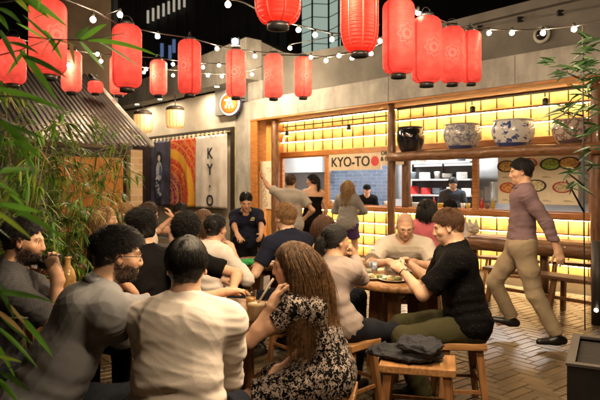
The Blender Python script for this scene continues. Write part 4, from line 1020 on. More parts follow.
    def region(qq, kind):
        x, y, z = qq.T
        hl = np.interp(y, [-.12, -.06, -.02, .0, .02, .05, .075, .1], [-.075, -.075, -.050, -.012, .022, .040, .062, .075] if kind != 'recede' else [-.075, -.075, -.05, -.01, .03, .07, .09, .11])
        return z > hl
    if hair and hair.get('col'):
        r = np.random.RandomState(seed); hm = hair_mat(hair['mat'], hair['col'], hair.get('col2')); st = hair.get('style', 'short')
        th = hair.get('th', .012); hf = Field(); c0 = hp(0, -.016, .030)
        hf.ell(c0 + uh * th * .7 - fw * .002, np.array((.0755 + th * .5, .0955 + th * .55, .0865 + th * .5)) * hs, .01, R=HR); hf.ell(hp(0, -.048, -.018), (np.array((.060, .052, .055)) + th * .6) * hs, .02, R=HR)
        if hair.get('quiff'): hf.ell(hp(0, .045, .092), np.array((.048, .042, .024)) * hs, .03, R=HR)
        if bun: hf.ell(hp(0, -.10, .075), np.array((.035, .035, .035)), .012, R=HR)
        # face / ear clear zone
        hf.cap(hp(0, .14, -.02), hp(0, .14, -.2), .078, .078, .008, op='s', side=rh, ratio=1.12) if not hair.get('low') else None
        hf.ell(hp(0, .112, -.010), np.array((.072, .060 if not (hair.get('quiff') or hair.get('open')) else .072, .078)) * hs, .012, R=HR, op='s')
        if not hair.get('earcover'):
            for q_ in (1, -1): hf.ell(hp(q_ * .088, .012, -.022), np.array((.030, .032, .040)) * hs, .006, R=HR, op='s')
        hf.ell(hp(0, -.06, -.13), np.array((.09, .12, .065)), .01, R=HR, op='s') if not hair.get('low') else None
        HV, HF = hf.mesh(max(res, .006)); HN = vnormals(HV, HF)
        HV = HV + HN * (folds(HV, seed, hair.get('clump', .0035), 55) )[:, None]
        parts = [(HV, HF, np.full(len(HV), .35))]
        n = hair.get('n', int(2600 * (.005 / res) ** 2) if res < .008 else 500)
        if n:
            pts = r.normal(size=(n * 4, 3)); pts /= np.linalg.norm(pts, axis=1)[:, None]
            qq = np.array((0, -.016, .030)) + pts * np.array((.077, .097, .088)) * 1.02; qq = qq[region(qq, hair.get('line'))][:n]; nn = nrm_rows((qq - np.array((0, -.016, .030))) / np.array((.076, .096, .087)) ** 2)
            crown = np.array((0, -.05, .11)); away = qq - crown; away -= nn * (away * nn).sum(1)[:, None]; away = nrm_rows(away)
            Lh = hair.get('len', .045); steps = hair.get('steps', 5)
            P0 = Hc + (qq @ HR) * hs; capc = [(c0 + uh * th * .7 - fw * .002, HR, (np.array((.0755 + th * .5, .0955 + th * .55, .0865 + th * .5)) + .001) * hs)] + ell_c[1:]
            if st == 'short':
                dr = nn * hair.get('lift', .22) + away * .9 + r.normal(size=nn.shape) * hair.get('mess', .22)
                if hair.get('comb') is not None: dr += np.array(hair['comb']) * .9
                dr = nrm_rows(dr) @ HR
                P0 = P0 + (nn @ HR) * th * .5 + uh * th * .6
                vs = strands(P0, dr, steps, Lh, .02, hair.get('curl', .06), seed, capc, hair.get('rad', .0011), lmul=np.clip((qq[:, 2] + .045) / .11, .22, 1) * (1 if not hair.get('quiff') else np.clip(1 + qq[:, 1] * 6, .6, 1.5)))
            elif st == 'curly':
                dr = nrm_rows(nn + r.normal(size=nn.shape) * .5) @ HR
                vs = strands(P0 + (nn @ HR) * th * .5, dr, 9, Lh, .02, .55, seed, capc, .0016, wave=.5, stiff=.75)
            else:   # long
                side_ = np.sign(qq[:, :1] + hair.get('part', .01)) * np.array([[1, 0, 0]])
                dr = nn * .25 + away * .3 + side_ * .5 * np.clip((qq[:, 2:3] - .04) * 12, 0, 1) + np.array([0, -.55, .0]) * np.clip(qq[:, 1:2] * 12 + .3, 0, 1.)
                if st == 'tail': dr = nrm_rows(np.array(hair.get('tailpos', (0, -.11, .03))) - qq)
                dr = nrm_rows(dr) @ HR
                big = [(c, R_, q_ * 1.06) for c, R_, q_ in ell_c]
                fall = None if hair.get('fall') is None else V3(*hair['fall'])
                if st == 'tail':
                    vs = strands(P0 + (nn @ HR) * .008, dr, 5, .09, .0, .03, seed, [(c, R_, q_ * 1.08) for c, R_, q_ in ell_c], .0018)
                    tp = Hc + (np.array(hair.get('tailpos', (0, -.11, .03))) @ HR) * hs; m_ = n // 3
                    P1 = tp + r.normal(size=(m_, 3)) * .012; d1 = nrm_rows(np.tile(-fw * .9 + uh * .1, (m_, 1)) + r.normal(size=(m_, 3)) * .12)
                    v2 = strands(P1, d1, 16, Lh, .55, .04, seed + 1, ell_c + bodyc, .0022, wave=.05, stiff=.8, fall=fall)
                    parts.append(v2)
                else:
                    vs = strands(P0 + (nn @ HR) * .006, dr, steps if steps > 8 else 20, Lh, .30, hair.get('curl', .05), seed, big + bodyc + ([(hp(0, .125, -.035), HR, np.array((.074, .098, .112)))] if hair.get('open') else []), hair.get('rad', .0024), wave=hair.get('wave', .05), stiff=.75, fall=fall, lenvar=.22, sweep=(-fw * hair['sweep']) if hair.get('sweep') else None)
            parts.append(vs)
        off = 0; VV = []; FF = []; TT = []
        for v_, f_, t_ in parts: VV.append(v_); FF.append(f_ + off); TT.append(t_); off += len(v_)
        meshobj('hair', np.concatenate(VV), np.concatenate(FF), hm, t, attr={'tone': np.concatenate(TT)})
        if face and res < .0085:      # eyebrows
            m_ = 130; u_ = r.rand(m_); q_ = np.where(r.rand(m_) < .5, 1, -1); qq = np.stack([q_ * (.014 + .034 * u_), .0895 - .016 * u_ ** 1.5 , .0175 + .006 * np.sin(u_ * 2.6) + r.normal(size=m_) * .0016], 1)
            d_ = np.stack([q_ * 1., np.zeros(m_) + .25, r.normal(size=m_) * .3 + .1], 1)
            v_, f_, t_ = strands(Hc + (qq @ HR) * hs, nrm_rows(d_) @ HR, 3, .011, 0, .05, seed, [], .0008); meshobj('eyebrow', v_, f_, hm, t, attr={'tone': t_})
    if beard and beard.get('n'):
        r = np.random.RandomState(seed + 5); hm = hair_mat(beard['mat'], beard['col'])
        okv = (q[:, 2] < np.interp(q[:, 1], [-.01, .04, .07, .1], [-.015, -.035, -.050, -.048])) & (q[:, 1] > -.012) & (q[:, 2] > -.122) & (np.abs(q[:, 0]) < .08) & ~((np.abs(q[:, 0]) < .022) & (q[:, 2] > -.074) & (q[:, 2] < -.054) & (q[:, 1] > .08))
        ids = np.nonzero(okv)[0]; N_ = vnormals(V, Fq)
        if len(ids):
            ids = r.choice(ids, beard['n']); rt = V[ids] + r.normal(size=(len(ids), 3)) * res * .4
            d_ = nrm_rows(N_[ids] * .8 - uh * .7 + r.normal(size=(len(ids), 3)) * .25); v_, f_, t_ = strands(rt, d_, 3, beard.get('len', .014), .05, .15, seed, [], .0011)
            meshobj('beard', v_, f_, hm, t, attr={'tone': t_})
    # ---- clothes
    cres = max(res * 1.25, .0065)
    if top:
        e = top.get('e', .013); f = Field(); ht = top.get('hem', 0.0)
        torso(f, e, bell=top.get('bell', .006))
        if top.get('long', True): f.cap(sp(0) + V3(0, 0, -.02 if stand else .01), sp(.2), (.112 * w + e + .006) * S, (.1 * w + e + .004) * S, .05, side=hsd, ratio=1.32)
        f.cap(sp(1) - up_t * .05, sp(1) + (skull - sp(1)) * .10, (.062 + e * .6) * S * neckr, (.060 + e * .5) * S * neckr, .03)
        sl = top.get('sleeve', 'short')
        for k in 'LR':
            A, E, Wt, am = AR[k]; mid = A + (E - A) * .45; d1 = nrm(E - A); d2 = nrm(Wt - E)
            if sl == 'short':
                en = A + (E - A) * top.get('slen', .66); f.cap(A, en, (.058 * aw * fa + e) * S, (.056 * aw * fa + e + .004) * S, .04, cut=[(en, d1)])
            elif sl == 'long':
                f.cap(A, mid, (.058 * aw * fa + e) * S, (.052 * aw * fa + e) * S, .04); f.cap(mid, E, (.052 * aw * fa + e) * S, (.046 * aw * fa + e) * S, .03)
                en = E + (Wt - E) * top.get('slen', .93); f.cap(E, en, (.045 * aw + e) * S, (.033 * aw + e) * S, .03, cut=[(en, d2)])
            elif sl == 'cap':
                en = A + (E - A) * .25; f.cap(A, en, (.058 * fa + e) * S, (.056 * fa + e) * S, .04, cut=[(en, d1)])
            elif sl == 'none':
                f.cap(A + sd * (.02 if k == 'R' else -.02) - up_t * .01, A + (E - A) * .5, (.066) * S * aw, .06 * S * aw, .006, op='s'); f.sph(A + sd * (.045 if k == 'R' else -.045), .07 * S, .008, op='s')
        if top.get('skirt'):
            for k in 'LR':
                hp0, K, An = LG[k]; en = hp0 + (K - hp0) * top['skirt']; f.cap(hp0, en, .112 * S, .098 * S, .07, cut=[(en, nrm(K - hp0))])
            f.cap(Pv + V3(0, .1, -.01), (LG['L'][1] + LG['R'][1]) / 2 * .6 + (HP['L'] + HP['R']) / 2 * .4, .105, .09, .08)
        # neckline
        nr = (.058 + e * .35) * S * neckr; nd = top.get('neck', 'crew')
        f.cap(sp(1) + fr * .012 + up_t * (.020), skull + fr * .02 + up_t * .1, nr + .004, nr + .03, .006, op='s')
        if nd == 'v': f.cap(sp(1) + fr * .06 + up_t * .03, sp(.86) + fr * .16, .030, .012, .008, op='s')
        if nd == 'wide': f.cap(sp(1) + fr * .03, sp(1) + up_t * .2, .085, .12, .01, op='s')
        clip = []
        if top.get('strapless'): clip = [(sp(.80), td)]
        if stand or top.get('hemz') is not None: clip.append((V3(0, 0, top.get('hemz', Pv[2] - .10)), V3(0, 0, -1)))
        TV, TF = f.mesh(cres, clip or None); TN = vnormals(TV, TF)
        fa_ = top.get('fold', .004); TV = TV + TN * folds(TV, seed + 9, fa_, top.get('freq', 14), (1, 1, 1.5))[:, None]
        # creases near the bends
        for k in 'LR':
            A, E, Wt, am = AR[k]
            for cpt, ax_, rad_ in ((E, nrm(Wt - A), .10), (A, nrm(E - A), .12)):
                dd = np.linalg.norm(TV - cpt, axis=1); wgt = np.clip(1 - dd / rad_, 0, 1); TV = TV + TN * (wgt * np.sin((TV - cpt) @ ax_ * 210 + 3 * np.sin(TV @ V3(17, 23, 11))) * .0036 * (.5 + .5 * np.sin(TV @ V3(-31, 26, 17) + seed)))[:, None]
        dd = (TV - sp(.25)) @ td; wgt = np.clip(1 - np.abs(dd) / .14, 0, 1) * (1 if bulge > .02 or not stand else .5)
        TV = TV + TN * (wgt * np.sin(dd * 95 + 2.2 * np.sin(TV @ V3(9, 6, 3)) + 1.3 * np.sin(TV @ V3(-21, 5, 8))) * .0042 * (fa_ / .004))[:, None]
        meshobj(top.get('name', 'shirt'), TV, TF, top['mat'], t)
        if top.get('collar'):
            mb = MB(); c = sp(1) + up_t * .012 + fr * .014; n_ = 22; ra = nr + .016; vs = []; fs = []
            for j, (zz, rr_) in enumerate(((-.006, .012), (.028, .004), (.034, .003), (.012, .020), (-.004, .028))):
                for i in range(n_):
                    an = math.radians(28) + (2 * math.pi - math.radians(56)) * i / (n_ - 1); dirv = fr * math.cos(an) + sd * math.sin(an)
                    vs.append(c + dirv * (ra + rr_ - .004) + up_t * (zz - .022 * max(0, math.cos(an))) )
            for j in range(4):
                for i in range(n_ - 1): fs.append((j * n_ + i, j * n_ + i + 1, (j + 1) * n_ + i + 1, (j + 1) * n_ + i))
            mb.add([Vector(v) for v in vs], fs, smooth=True); co = mb.build('collar', top['mat'], t); s_ = co.modifiers.new('t', 'SOLIDIFY'); s_.thickness = .003
    if bottom:
        e = bottom.get('e', .012); f = Field(); ln = bottom.get('len', .97)
        f.cap(HP['L'] + V3(0, -.01, .03), HP['R'] + V3(0, -.01, .03), (.107 * w + e) * S, (.107 * w + e) * S, .04)
        f.cap(sp(-.05), sp(.16), (.106 * w + e) * S, (.100 * w + e) * S, .05, side=hsd, ratio=1.32, cut=[(sp(.2), td)])
        for k in 'LR':
            hp0, K, An = LG[k]
            if ln <= .5:
                en = hp0 + (K - hp0) * ln * 2; f.cap(hp0, en, (.090 * w + e) * S, (.082 * w + e + .01) * S, .04, cut=[(en, nrm(K - hp0))])
            else:
                f.cap(hp0, hp0 + (K - hp0) * .5, (.090 * w + e) * S, (.078 * w + e) * S, .04); f.cap(hp0 + (K - hp0) * .5, K, (.078 * w + e) * S, (.062 * w + e) * S, .03)
                en = K + (An - K) * (ln * 2 - 1) * 1.02; f.cap(K, en, (.062 * aw + e) * S, (bottom.get('hemr', .050) + e) * S, .03, cut=[(en, nrm(An - K))])
        BV, BF = f.mesh(cres * 1.1, None if not bottom.get('hemz') else [(V3(0, 0, bottom['hemz']), V3(0, 0, -1))]); BN = vnormals(BV, BF); BV = BV + BN * folds(BV, seed + 3, bottom.get('fold', .004), 13)[:, None]
        for k in 'LR':
            hp0, K, An = LG[k]
            for cpt, ax_, rad_ in ((K, nrm(An - hp0), .13), (hp0, nrm(K - Pv), .14), (An, nrm(An - K), .14)):
                dd = np.linalg.norm(BV - cpt, axis=1); wgt = np.clip(1 - dd / rad_, 0, 1); BV = BV + BN * (wgt * np.sin((BV - cpt) @ ax_ * 150 + 2.5 * np.sin(BV @ V3(13, 19, 9))) * .0034 * (.5 + .5 * np.sin(BV @ V3(27, -33, 12) + seed)))[:, None]
        meshobj(bottom.get('name', 'trousers'), BV, BF, bottom['mat'], t)
    if shoes and not bottom is None:
        sm = mat('shoe_%d_%d' % (int(shoes[0] * 100), int(shoes[1] * 100)), shoes, .35)
        for k in 'LR':
            hp0, K, An = LG[k]; fdv = nrm(np.array([0, 1, 0]) + (V3(.12, 0, 0) if k == 'R' else V3(-.12, 0, 0)))
            tl = (feet or {}).get('tilt' + k, 0); fdv = nrm(fdv + V3(0, 0, tl)); un = nrm(V3(0, 0, 1) - fdv * fdv[2]); f = Field(); sole = An - un * .078
            f.cap(An - fdv * .045 - un * .04, An + fdv * .03 - un * .035, .040, .042, .03, cut=[(sole, -un)]); f.cap(An + fdv * .03 - un * .045, An + fdv * .165 - un * .055, .042, .032, .03, cut=[(sole, -un)]); f.cap(An - un * .04, An, .042, .044, .02, cut=[(An + un * .01, un)])
            sv, sf = f.mesh(max(.007, cres)); meshobj('shoe', sv, sf, sm, t)
    if glasses:
        mb = MB()
        def hv(x, y, z): return Vector(hp(x, y, z))
        gt = glasses if isinstance(glasses, dict) else {}
        zo = gt.get('z', 0.); yo = gt.get('y', 0.)
        for q_ in (1, -1):
            ring = [hv(q_ * (.033 + .025 * math.cos(a_)), .098 + yo - .006 * abs(math.cos(a_)), -.002 + zo + .019 * math.sin(a_)) for a_ in [2 * math.pi * i / 18 for i in range(19)]]
            mb.tube(ring, .0019, 6, cap=False); mb.tube([hv(q_ * .058, .092 + yo, .004 + zo), hv(q_ * .079, .06 + yo * .5, .004 + zo), hv(q_ * .083, -.005, .002 + zo * .8), hv(q_ * .082, -.02, -.012 + zo)], .0019, 5)
            if gt.get('dark'): mb.add([hv(q_ * (.033 + .024 * math.cos(a_)), .097 + yo - .006 * abs(math.cos(a_)), -.002 + zo + .018 * math.sin(a_)) for a_ in [2 * math.pi * i / 16 for i in range(16)]], [tuple(range(16))])
        mb.tube([hv(-.009, .099 + yo, .002 + zo), hv(0, .102 + yo, .004 + zo), hv(.009, .099 + yo, .002 + zo)], .0019, 5); mb.build('sunglasses' if gt.get('dark') else 'glasses', mat('glasses_frame', (.015, .012, .01), .2), t)
    if watch:
        A, E, Wt, am = AR[watch[0]]; d2 = nrm(Wt - E); c = Wt - d2 * .035; mb = MB(); x = nrm(np.cross(d2, V3(0, 0, 1))); y = np.cross(d2, x)
        rr_ = .0305 * S * fa
        mb.tube([Vector(c + (x * math.cos(a_) + y * math.sin(a_)) * rr_) for a_ in [2 * math.pi * i / 18 for i in range(19)]], .005, 6, cap=False)
        fc = c - y * rr_ * (1 if watch[1] == 'up' else -1); mb.lathe([(.017, -.004), (.018, .004), (.002, .005)], 16, 1, M=Matrix.Translation(Vector(fc)) @ Vector(-y).to_track_quat('Z', 'Y').to_matrix().to_4x4())
        mb.build('watch', [mat('watch_strap', watch[2], .3, metal=.5), mat('watch_face', (.5, .45, .4), .15, metal=.6)], t)
    T = dict(root=t, hp=hp, sp=sp, HR=HR, Hc=Hc, AR=AR, LG=LG, SH=SH, up=up_t, fr=fr, sd=sd, B=B, base=base, loc=loc, hs=hs)
    PE[label] = T
    if extras: extras(T)
    return T
def nrm_rows(a): return a / np.maximum(np.linalg.norm(a, axis=1), 1e-9)[:, None]
# ---------------------------------------------------------------- people
PE = {}
DARK = dict(mat='hair_black', col=(.0065, .0055, .005)); BRN = dict(mat='hair_brown', col=(.045, .022, .011)); LBR = dict(mat='hair_light_brown', col=(.22, .11, .045)); BLD = dict(mat='hair_blonde', col=(.38, .23, .10))
white_t = cloth_mat('white_cotton', (.70, .62, .57)); black_t = cloth_mat('black_cotton', (.0075, .007, .0075)); navy_t = cloth_mat('navy_cotton', (.010, .012, .027))
denim = cloth_mat('dark_denim', (.012, .015, .023)); khaki = cloth_mat('khaki', (.36, .28, .19)); beige = cloth_mat('beige_cloth', (.5, .42, .3)); grey_t = cloth_mat('grey_marl', (.40, .37, .33))
def short(base, **k): d = dict(base, style='short', th=.014, len=.035); d.update(k); return d
def cap_on(m, brim=True):
    def fn(T):
        f = Field(); hp = T['hp']; HR = T['HR']; f.ell(hp(0, -.014, .048), np.array((.086, .106, .085)), .01, R=HR, cut=[(hp(0, 0, .035), -HR[2])])
        if brim: f.ell(hp(0, .10, .040), np.array((.062, .065, .008)), .008, R=HR)
        v, q = f.mesh(.008); meshobj('cap', v, q, m, T['root'])
    return fn
person('dark-haired man in a white shirt with his back to us, nearest the viewer', 4, (187, 267, 2.38), (0, -.14), pitch=4, hh=-3, H=1.74, wide=.99, res=.006, seed=3,
    top=dict(mat=white_t, sleeve='long', e=.014, fold=.005, bell=.012, collar=False), bottom=dict(mat=denim), hair=short(DARK, th=.017, len=.045, n=6500, lift=.06, comb=(0, -.1, -.9), mess=.14, curl=.03), 
    arms=dict(R=dict(to=(.06, .42, .80), pole=(.12, -.05, -1), fwd=.05), L=dict(to=(-.08, .44, .80), pole=(-.15, -.05, -1), fwd=.05)))
person('bearded man with glasses and quiff in a grey shirt at the front table', 62, (118, 255, 2.52), (.0, -.34), pitch=6, hh=66, H=1.80, wide=1.06, res=.0048, seed=5, skcol=(.56, .34, .22), skin='skin_tan',
    top=dict(mat=cloth_mat('grey_blue_shirt', (.23, .23, .245)), sleeve='long', slen=.75, e=.014, fold=.0042, bell=.012, collar=True), bottom=dict(mat=denim),
    hair=short(DARK, th=.011, len=.030, n=7000, lift=.14, comb=(0, .5, .45), quiff=True, mess=.10, curl=.03), beard=dict(n=3600, mat='hair_black', col=(.012, .01, .009), len=.0045, stubble=.9), glasses=True,
    arms=dict(R=dict(to=(165, 326, 2.85), px=1, el=(124, 335, 2.62), fwd=.05, curl=.4), L=dict(to=(158, 302, 3.25), px=1, pole=(-.5, -.2, -1), fwd=.05)), watch=('R', 'up', (.02, .02, .02)))
person('long-haired woman in a black and white floral dress resting cheek on hand', -80, (291, 264, 2.92), (.0, -.20), pitch=10, hh=-90, H=1.60, female=True, res=.0048, seed=8, wide=.92, skcol=(.62, .38, .26), skin='skin_rosy',
    top=dict(name='dress', mat=cloth_mat('floral_cloth', (.006, .0055, .006), pattern=('floral', (.34, .28, .25))), sleeve='short', slen=.40, e=.007, fold=.003, skirt=.92, neck='crew'), bottom=None,
    hair=dict(LBR, mat='hair_long_brown', col=(.050, .024, .010), col2=(.17, .085, .032), style='long', len=.50, n=9000, steps=20, th=.010, part=.0, rad=.0008, wave=.03, curl=.05, fall=(0, .0, 0), low=True, earcover=True, sweep=.12, open=True),
    arms=dict(L=dict(to=(276, 297, 2.80), px=1, el=(256, 337, 2.80), hd=(284, 280, 2.84, 1), pn=(.2, -.8, .2), pole=(-.2, .8, -1), curl=.85, fwd=.06), R=dict(to=(274, 374, 2.88), px=1, pole=(.2, -.5, -.6), hd=(264, 392, 2.86, 1), pn=(-.4, -1, 0), curl=.3)), watch=('L', 'up', (.45, .33, .22)), shoes=(.1, .07, .05))
person('bearded man in a grey patterned tee clasping his hands at his mouth, far left', 78, (24, 241, 3.0), (0, -.20), pitch=6, hh=80, H=1.78, wide=1.06, res=.006, seed=12, skcol=(.52, .30, .19), skin='skin_brown',
    top=dict(mat=cloth_mat('grey_dotted', (.05, .05, .055), pattern=('dots', (.085, .085, .09), 95, .28)), sleeve='short', slen=.75, e=.016, fold=.004), bottom=dict(mat=denim),
    hair=short(DARK, len=.024, th=.010, n=3600), beard=dict(n=3600, mat='hair_black', col=(.012, .01, .009), len=.011, stubble=.9),
    arms=dict(R=dict(to=(57, 262, 2.95), px=1, el=(56, 326, 2.95), hd=(46, 246, 2.95, 1), pn=(-.75, .1, .1), pole=(.5, .6, -1), curl=.75, thumb=.5, fwd=.05), L=dict(to=(58, 260, 3.08), px=1, el=(56, 322, 3.12), hd=(43, 253, 3.0, 1), pn=(.6, -.4, -.1), pole=(-.4, .6, -1), curl=.75, fwd=.05)))
person('wavy-haired young man in a black tee, in profile behind the man with glasses', -62, (139, 229, 3.75), (0, -.12), hh=-74, pitch=4, H=1.76, res=.0065, seed=14, skcol=(.58, .35, .24),
    top=dict(mat=black_t, sleeve='short', e=.013), bottom=dict(mat=denim), hair=short(DARK, len=.035, th=.017, curl=.25, n=4200, mess=.4, lift=.2), arms=dict(R=dict(to=(.1, .36, .78)), L=dict(to=(127, 286, 3.5), px=1, el=(143, 294, 3.6), curl=.5)))
person('curly black-haired diner in a black tee, arms folded on the front table', 95, (187, 231, 3.95), (.03, -.10), hh=12, H=1.74, wide=.98, res=.0075, seed=17, skcol=(.55, .32, .20), skin='skin_brown2',
    top=dict(mat=black_t, sleeve='short', e=.012), bottom=dict(mat=black_t), hair=dict(DARK, style='curly', th=.016, len=.04, n=4200, clump=.006),
    arms=dict(R=dict(to=(226, 292, 3.72), px=1, hd=(243, 290, 3.74, 1), pn=(0, 0, -1), pole=(.9, .1, -.6), curl=.3, fwd=.04), L=dict(to=(232, 291, 3.86), px=1, hd=(214, 292, 3.75, 1), pn=(0, 0, -1), pole=(-.2, 1, -.3), curl=.4, fwd=.08)))
person('man in a white collared shirt leaning his cheek on his hand beside the waitress', 38, (216, 229, 4.9), (0, -.12), hh=30, H=1.72, res=.008, seed=19, skcol=(.6, .38, .27),
    top=dict(mat=white_t, sleeve='long', slen=.5, collar=True), bottom=dict(mat=denim), hair=short(DARK, th=.012, len=.025, n=1800), arms=dict(R=dict(to=(230, 248, 4.8), px=1, el=(236, 268, 4.75), hd=(228, 234, 4.85, 1), pn=(-1, 0, .2), pole=(.6, .4, -1), curl=.7)))
person('fair-haired boy in a navy tee with his cheek on his fist at the middle table', -38, (285, 218, 5.1), (.02, -.16), hh=-42, pitch=-2, H=1.70, res=.0075, seed=21, skcol=(.64, .42, .30), skin='skin_fair',
    top=dict(mat=navy_t, sleeve='short', e=.014), bottom=dict(mat=denim), hair=short(LBR, th=.015, len=.04, n=2600, col2=(.32, .18, .08)), arms=dict(L=dict(to=(273, 240, 5.0), px=1, el=(261, 263, 4.95), hd=(277, 227, 5.02, 1), pn=(1, -.2, .1), pole=(-.5, .6, -1), curl=.9, fwd=.04), R=dict(to=(262, 259, 5.45), px=1, pole=(.6, 0, -1))))
def polo_badge(T):
    mb = MB(); q = Vector(T['sp'](.78) - T['sd'] * .075 + T['fr'] * .142 )
    M = Matrix.Translation(q) @ Matrix(((1, 0, 0, 0), (0, 1, 0, 0), (0, 0, 1, 0), (0, 0, 0, 1)))
    for a in range(5): 
        an = math.radians(30 + a * 30); mb.tube([(math.cos(an) * .010, .0, math.sin(an) * .010), (math.cos(an) * .027, .002, math.sin(an) * .027)], .005, 5, M=M)
    mb.box((-.032, -.004, -.014), (.032, .004, -.004), M=M); mb.build('badge', mat('badge_thread', (.55, .5, .22), .7), T['root'])
person('waitress with tied dark hair in a navy polo shirt reaching over the middle table', 176, (246, 202, 6.9), (-.03, -.10), hh=170, pitch=22, H=1.58, stand=True, female=True, wide=.98, res=.0075, seed=23, skcol=(.50, .29, .18), skin='skin_brown3',
    top=dict(mat=navy_t, sleeve='short', slen=.8, e=.016, collar=True, neck='v'), bottom=dict(mat=black_t), hair=short(DARK, th=.008, len=.04, n=1600, lift=.05, comb=(0, -.9, 0), mess=.05), extras=polo_badge,
    arms=dict(R=dict(to=(238, 238, 6.5), px=1, hd=(244, 245, 6.35, 1), pn=(0, -.2, -1), pole=(1, -.4, -.3), curl=.5), L=dict(to=(261, 240, 6.5), px=1, pole=(-1, -.4, -.3), curl=.4)))
person('man in a pale grey tee seen from behind raising his left arm to point', 8, (291, 182, 8.8), (0, -.02), hh=20, H=1.68, stand=True, res=.009, seed=25, skcol=(.62, .40, .28), wide=.95,
    top=dict(mat=grey_t, sleeve='short', e=.018, bell=.015), bottom=dict(mat=beige, len=.55), hair=short(BRN, th=.010, len=.022, n=1000),
    arms=dict(L=dict(to=(263, 178, 9.1), px=1, el=(267, 186, 9.0), hd=(257, 168, 8.9, 1), pn=(1, 0, 0), pole=(-.3, -.4, -1), curl=.4, **{'raise': .03}), R=dict(to=(304, 219, 8.85), px=1, pole=(1, -.6, .1), curl=.6)))
person('bare-shouldered woman with a dark ponytail and black strapless top at the serving window', -20, (312, 181, 9.4), (0, -.02), hh=-55, H=1.70, stand=True, female=True, res=.009, seed=27, skcol=(.6, .38, .26),
    top=dict(mat=black_t, sleeve='none', strapless=True, e=.010), bottom=dict(mat=black_t), hair=dict(DARK, style='tail', th=.008, len=.22, n=900, tailpos=(0, -.105, .04), low=False))
person('woman with long wavy fair hair, grey hooded top and purple shorts at the serving window', 22, (348, 187, 9.9), (0, -.02), H=1.60, stand=True, female=True, res=.009, seed=29, skcol=(.62, .42, .30), skin='skin_fair',
    top=dict(mat=cloth_mat('grey_hoodie', (.27, .26, .25)), sleeve='long', e=.018, bell=.014, fold=.005), bottom=dict(name='shorts', mat=cloth_mat('purple_shorts', (.07, .035, .12)), len=.30, e=.02), shoes=(.5, .48, .45),
    hair=dict(LBR, mat='hair_sandy', col=(.26, .15, .07), col2=(.42, .27, .13), style='long', len=.36, n=1500, th=.012, wave=.12, rad=.0035, low=True, earcover=True), arms=dict(R=dict(to=(.10, .24, 1.02), pole=(1, -.4, -.4)), L=dict(to=(-.10, .24, 1.02), pole=(-1, -.4, -.4))))
person('brown-bobbed woman with sunglasses on her head and a black strap top', 108, (325, 228, 5.35), (0, -.10), hh=112, pitch=20, H=1.64, female=True, res=.0075, seed=31, skcol=(.6, .37, .25),
    top=dict(mat=black_t, sleeve='none', e=.008, neck='wide'), bottom=dict(mat=denim), hair=dict(BRN, mat='hair_auburn', col=(.075, .032, .014), style='long', len=.17, n=2400, th=.014, steps=10, wave=.06, rad=.0022, low=True, earcover=True), glasses=dict(dark=True, z=.082, y=-.022),
    arms=dict(R=dict(to=(.10, .34, .80)), L=dict(to=(-.08, .36, .80))))
person('woman with a black ponytail in a blush long-sleeved top holding food to her mouth', 46, (336, 241, 3.98), (.05, -.02), hh=62, pitch=2, H=1.66, female=True, wide=.94, res=.0055, seed=33, skcol=(.55, .33, .21), skin='skin_tan2',
    top=dict(mat=cloth_mat('blush_knit', (.36, .29, .265)), sleeve='long', slen=.85, e=.012, fold=.004, neck='wide'), bottom=dict(mat=cloth_mat('blue_jeans', (.014, .016, .022))), feet=dict(R=(.13, .30, .085), L=(-.13, .28, .085)),
    hair=dict(DARK, style='tail', th=.010, len=.34, n=2600, tailpos=(0, -.105, .02), clump=.003), arms=dict(R=dict(to=(355, 258, 4.25), px=1, el=(364, 281, 4.18), hd=(351, 247, 4.25, 1), pn=(-.6, -.5, 0), pole=(.9, .3, -1), curl=.85, fwd=.04), L=dict(to=(350, 258, 4.35), px=1, hd=(349, 248, 4.3, 1), pn=(.6, -.5, 0), pole=(-.5, .3, -1), curl=.85)))
person('bald man with glasses in a white tee looking down at his food', 192, (405, 226, 5.2), (0, -.20), hh=184, pitch=24, H=1.80, wide=1.04, res=.0052, seed=35, skcol=(.60, .36, .25),
    top=dict(mat=cloth_mat('cream_tee', (.52, .46, .39)), sleeve='short', slen=.8, e=.018, fold=.005), bottom=dict(mat=khaki), hair=dict(stub=.45), beard=dict(stubble=.35), glasses=True,
    arms=dict(R=dict(to=(390, 262, 4.90), px=1, hd=(398, 266, 4.78, 1), pn=(-.4, 0, -1), pole=(1, -.2, -.5), curl=.6, fwd=.04), L=dict(to=(412, 262, 4.90), px=1, hd=(404, 266, 4.80, 1), pn=(.4, 0, -1), pole=(-1, -.2, -.5), curl=.6, fwd=.04)))
person('brown-haired man in a black tee with tiny white dots, seated on the right stool', -84, (448, 227, 3.98), (0, -.13), hh=-78, pitch=12, H=1.80, wide=1.04, res=.0048, seed=37, skcol=(.62, .38, .26), skin='skin_rosy2', neckr=1.1,
    top=dict(mat=cloth_mat('black_dotted', (.0065, .006, .0065), pattern=('dots', (.09, .075, .065), 52, .11)), sleeve='short', slen=.78, e=.018, fold=.004, bell=.015), bottom=dict(mat=cloth_mat('olive_chino', (.048, .044, .019))), hair=short(BRN, mat='hair_chestnut', col=(.085, .038, .016), th=.012, len=.03, n=5200, mess=.14, lift=.14, comb=(0, .3, .1)), beard=dict(stubble=.3),
    arms=dict(L=dict(to=(401, 269, 4.02), px=1, hd=(391, 262, 4.12, 1), pn=(.7, -.1, -.3), pole=(-.6, -.1, -1), curl=.7, fwd=.05), R=dict(to=(405, 261, 4.42), px=1, hd=(394, 262, 4.30, 1), pn=(-.7, 0, -.3), pole=(.6, -.1, -1), curl=.7, fwd=.05)), watch=('L', 'up', (.05, .04, .03)), feet=dict(R=(.16, .34, .085), L=(-.10, .30, .085)))
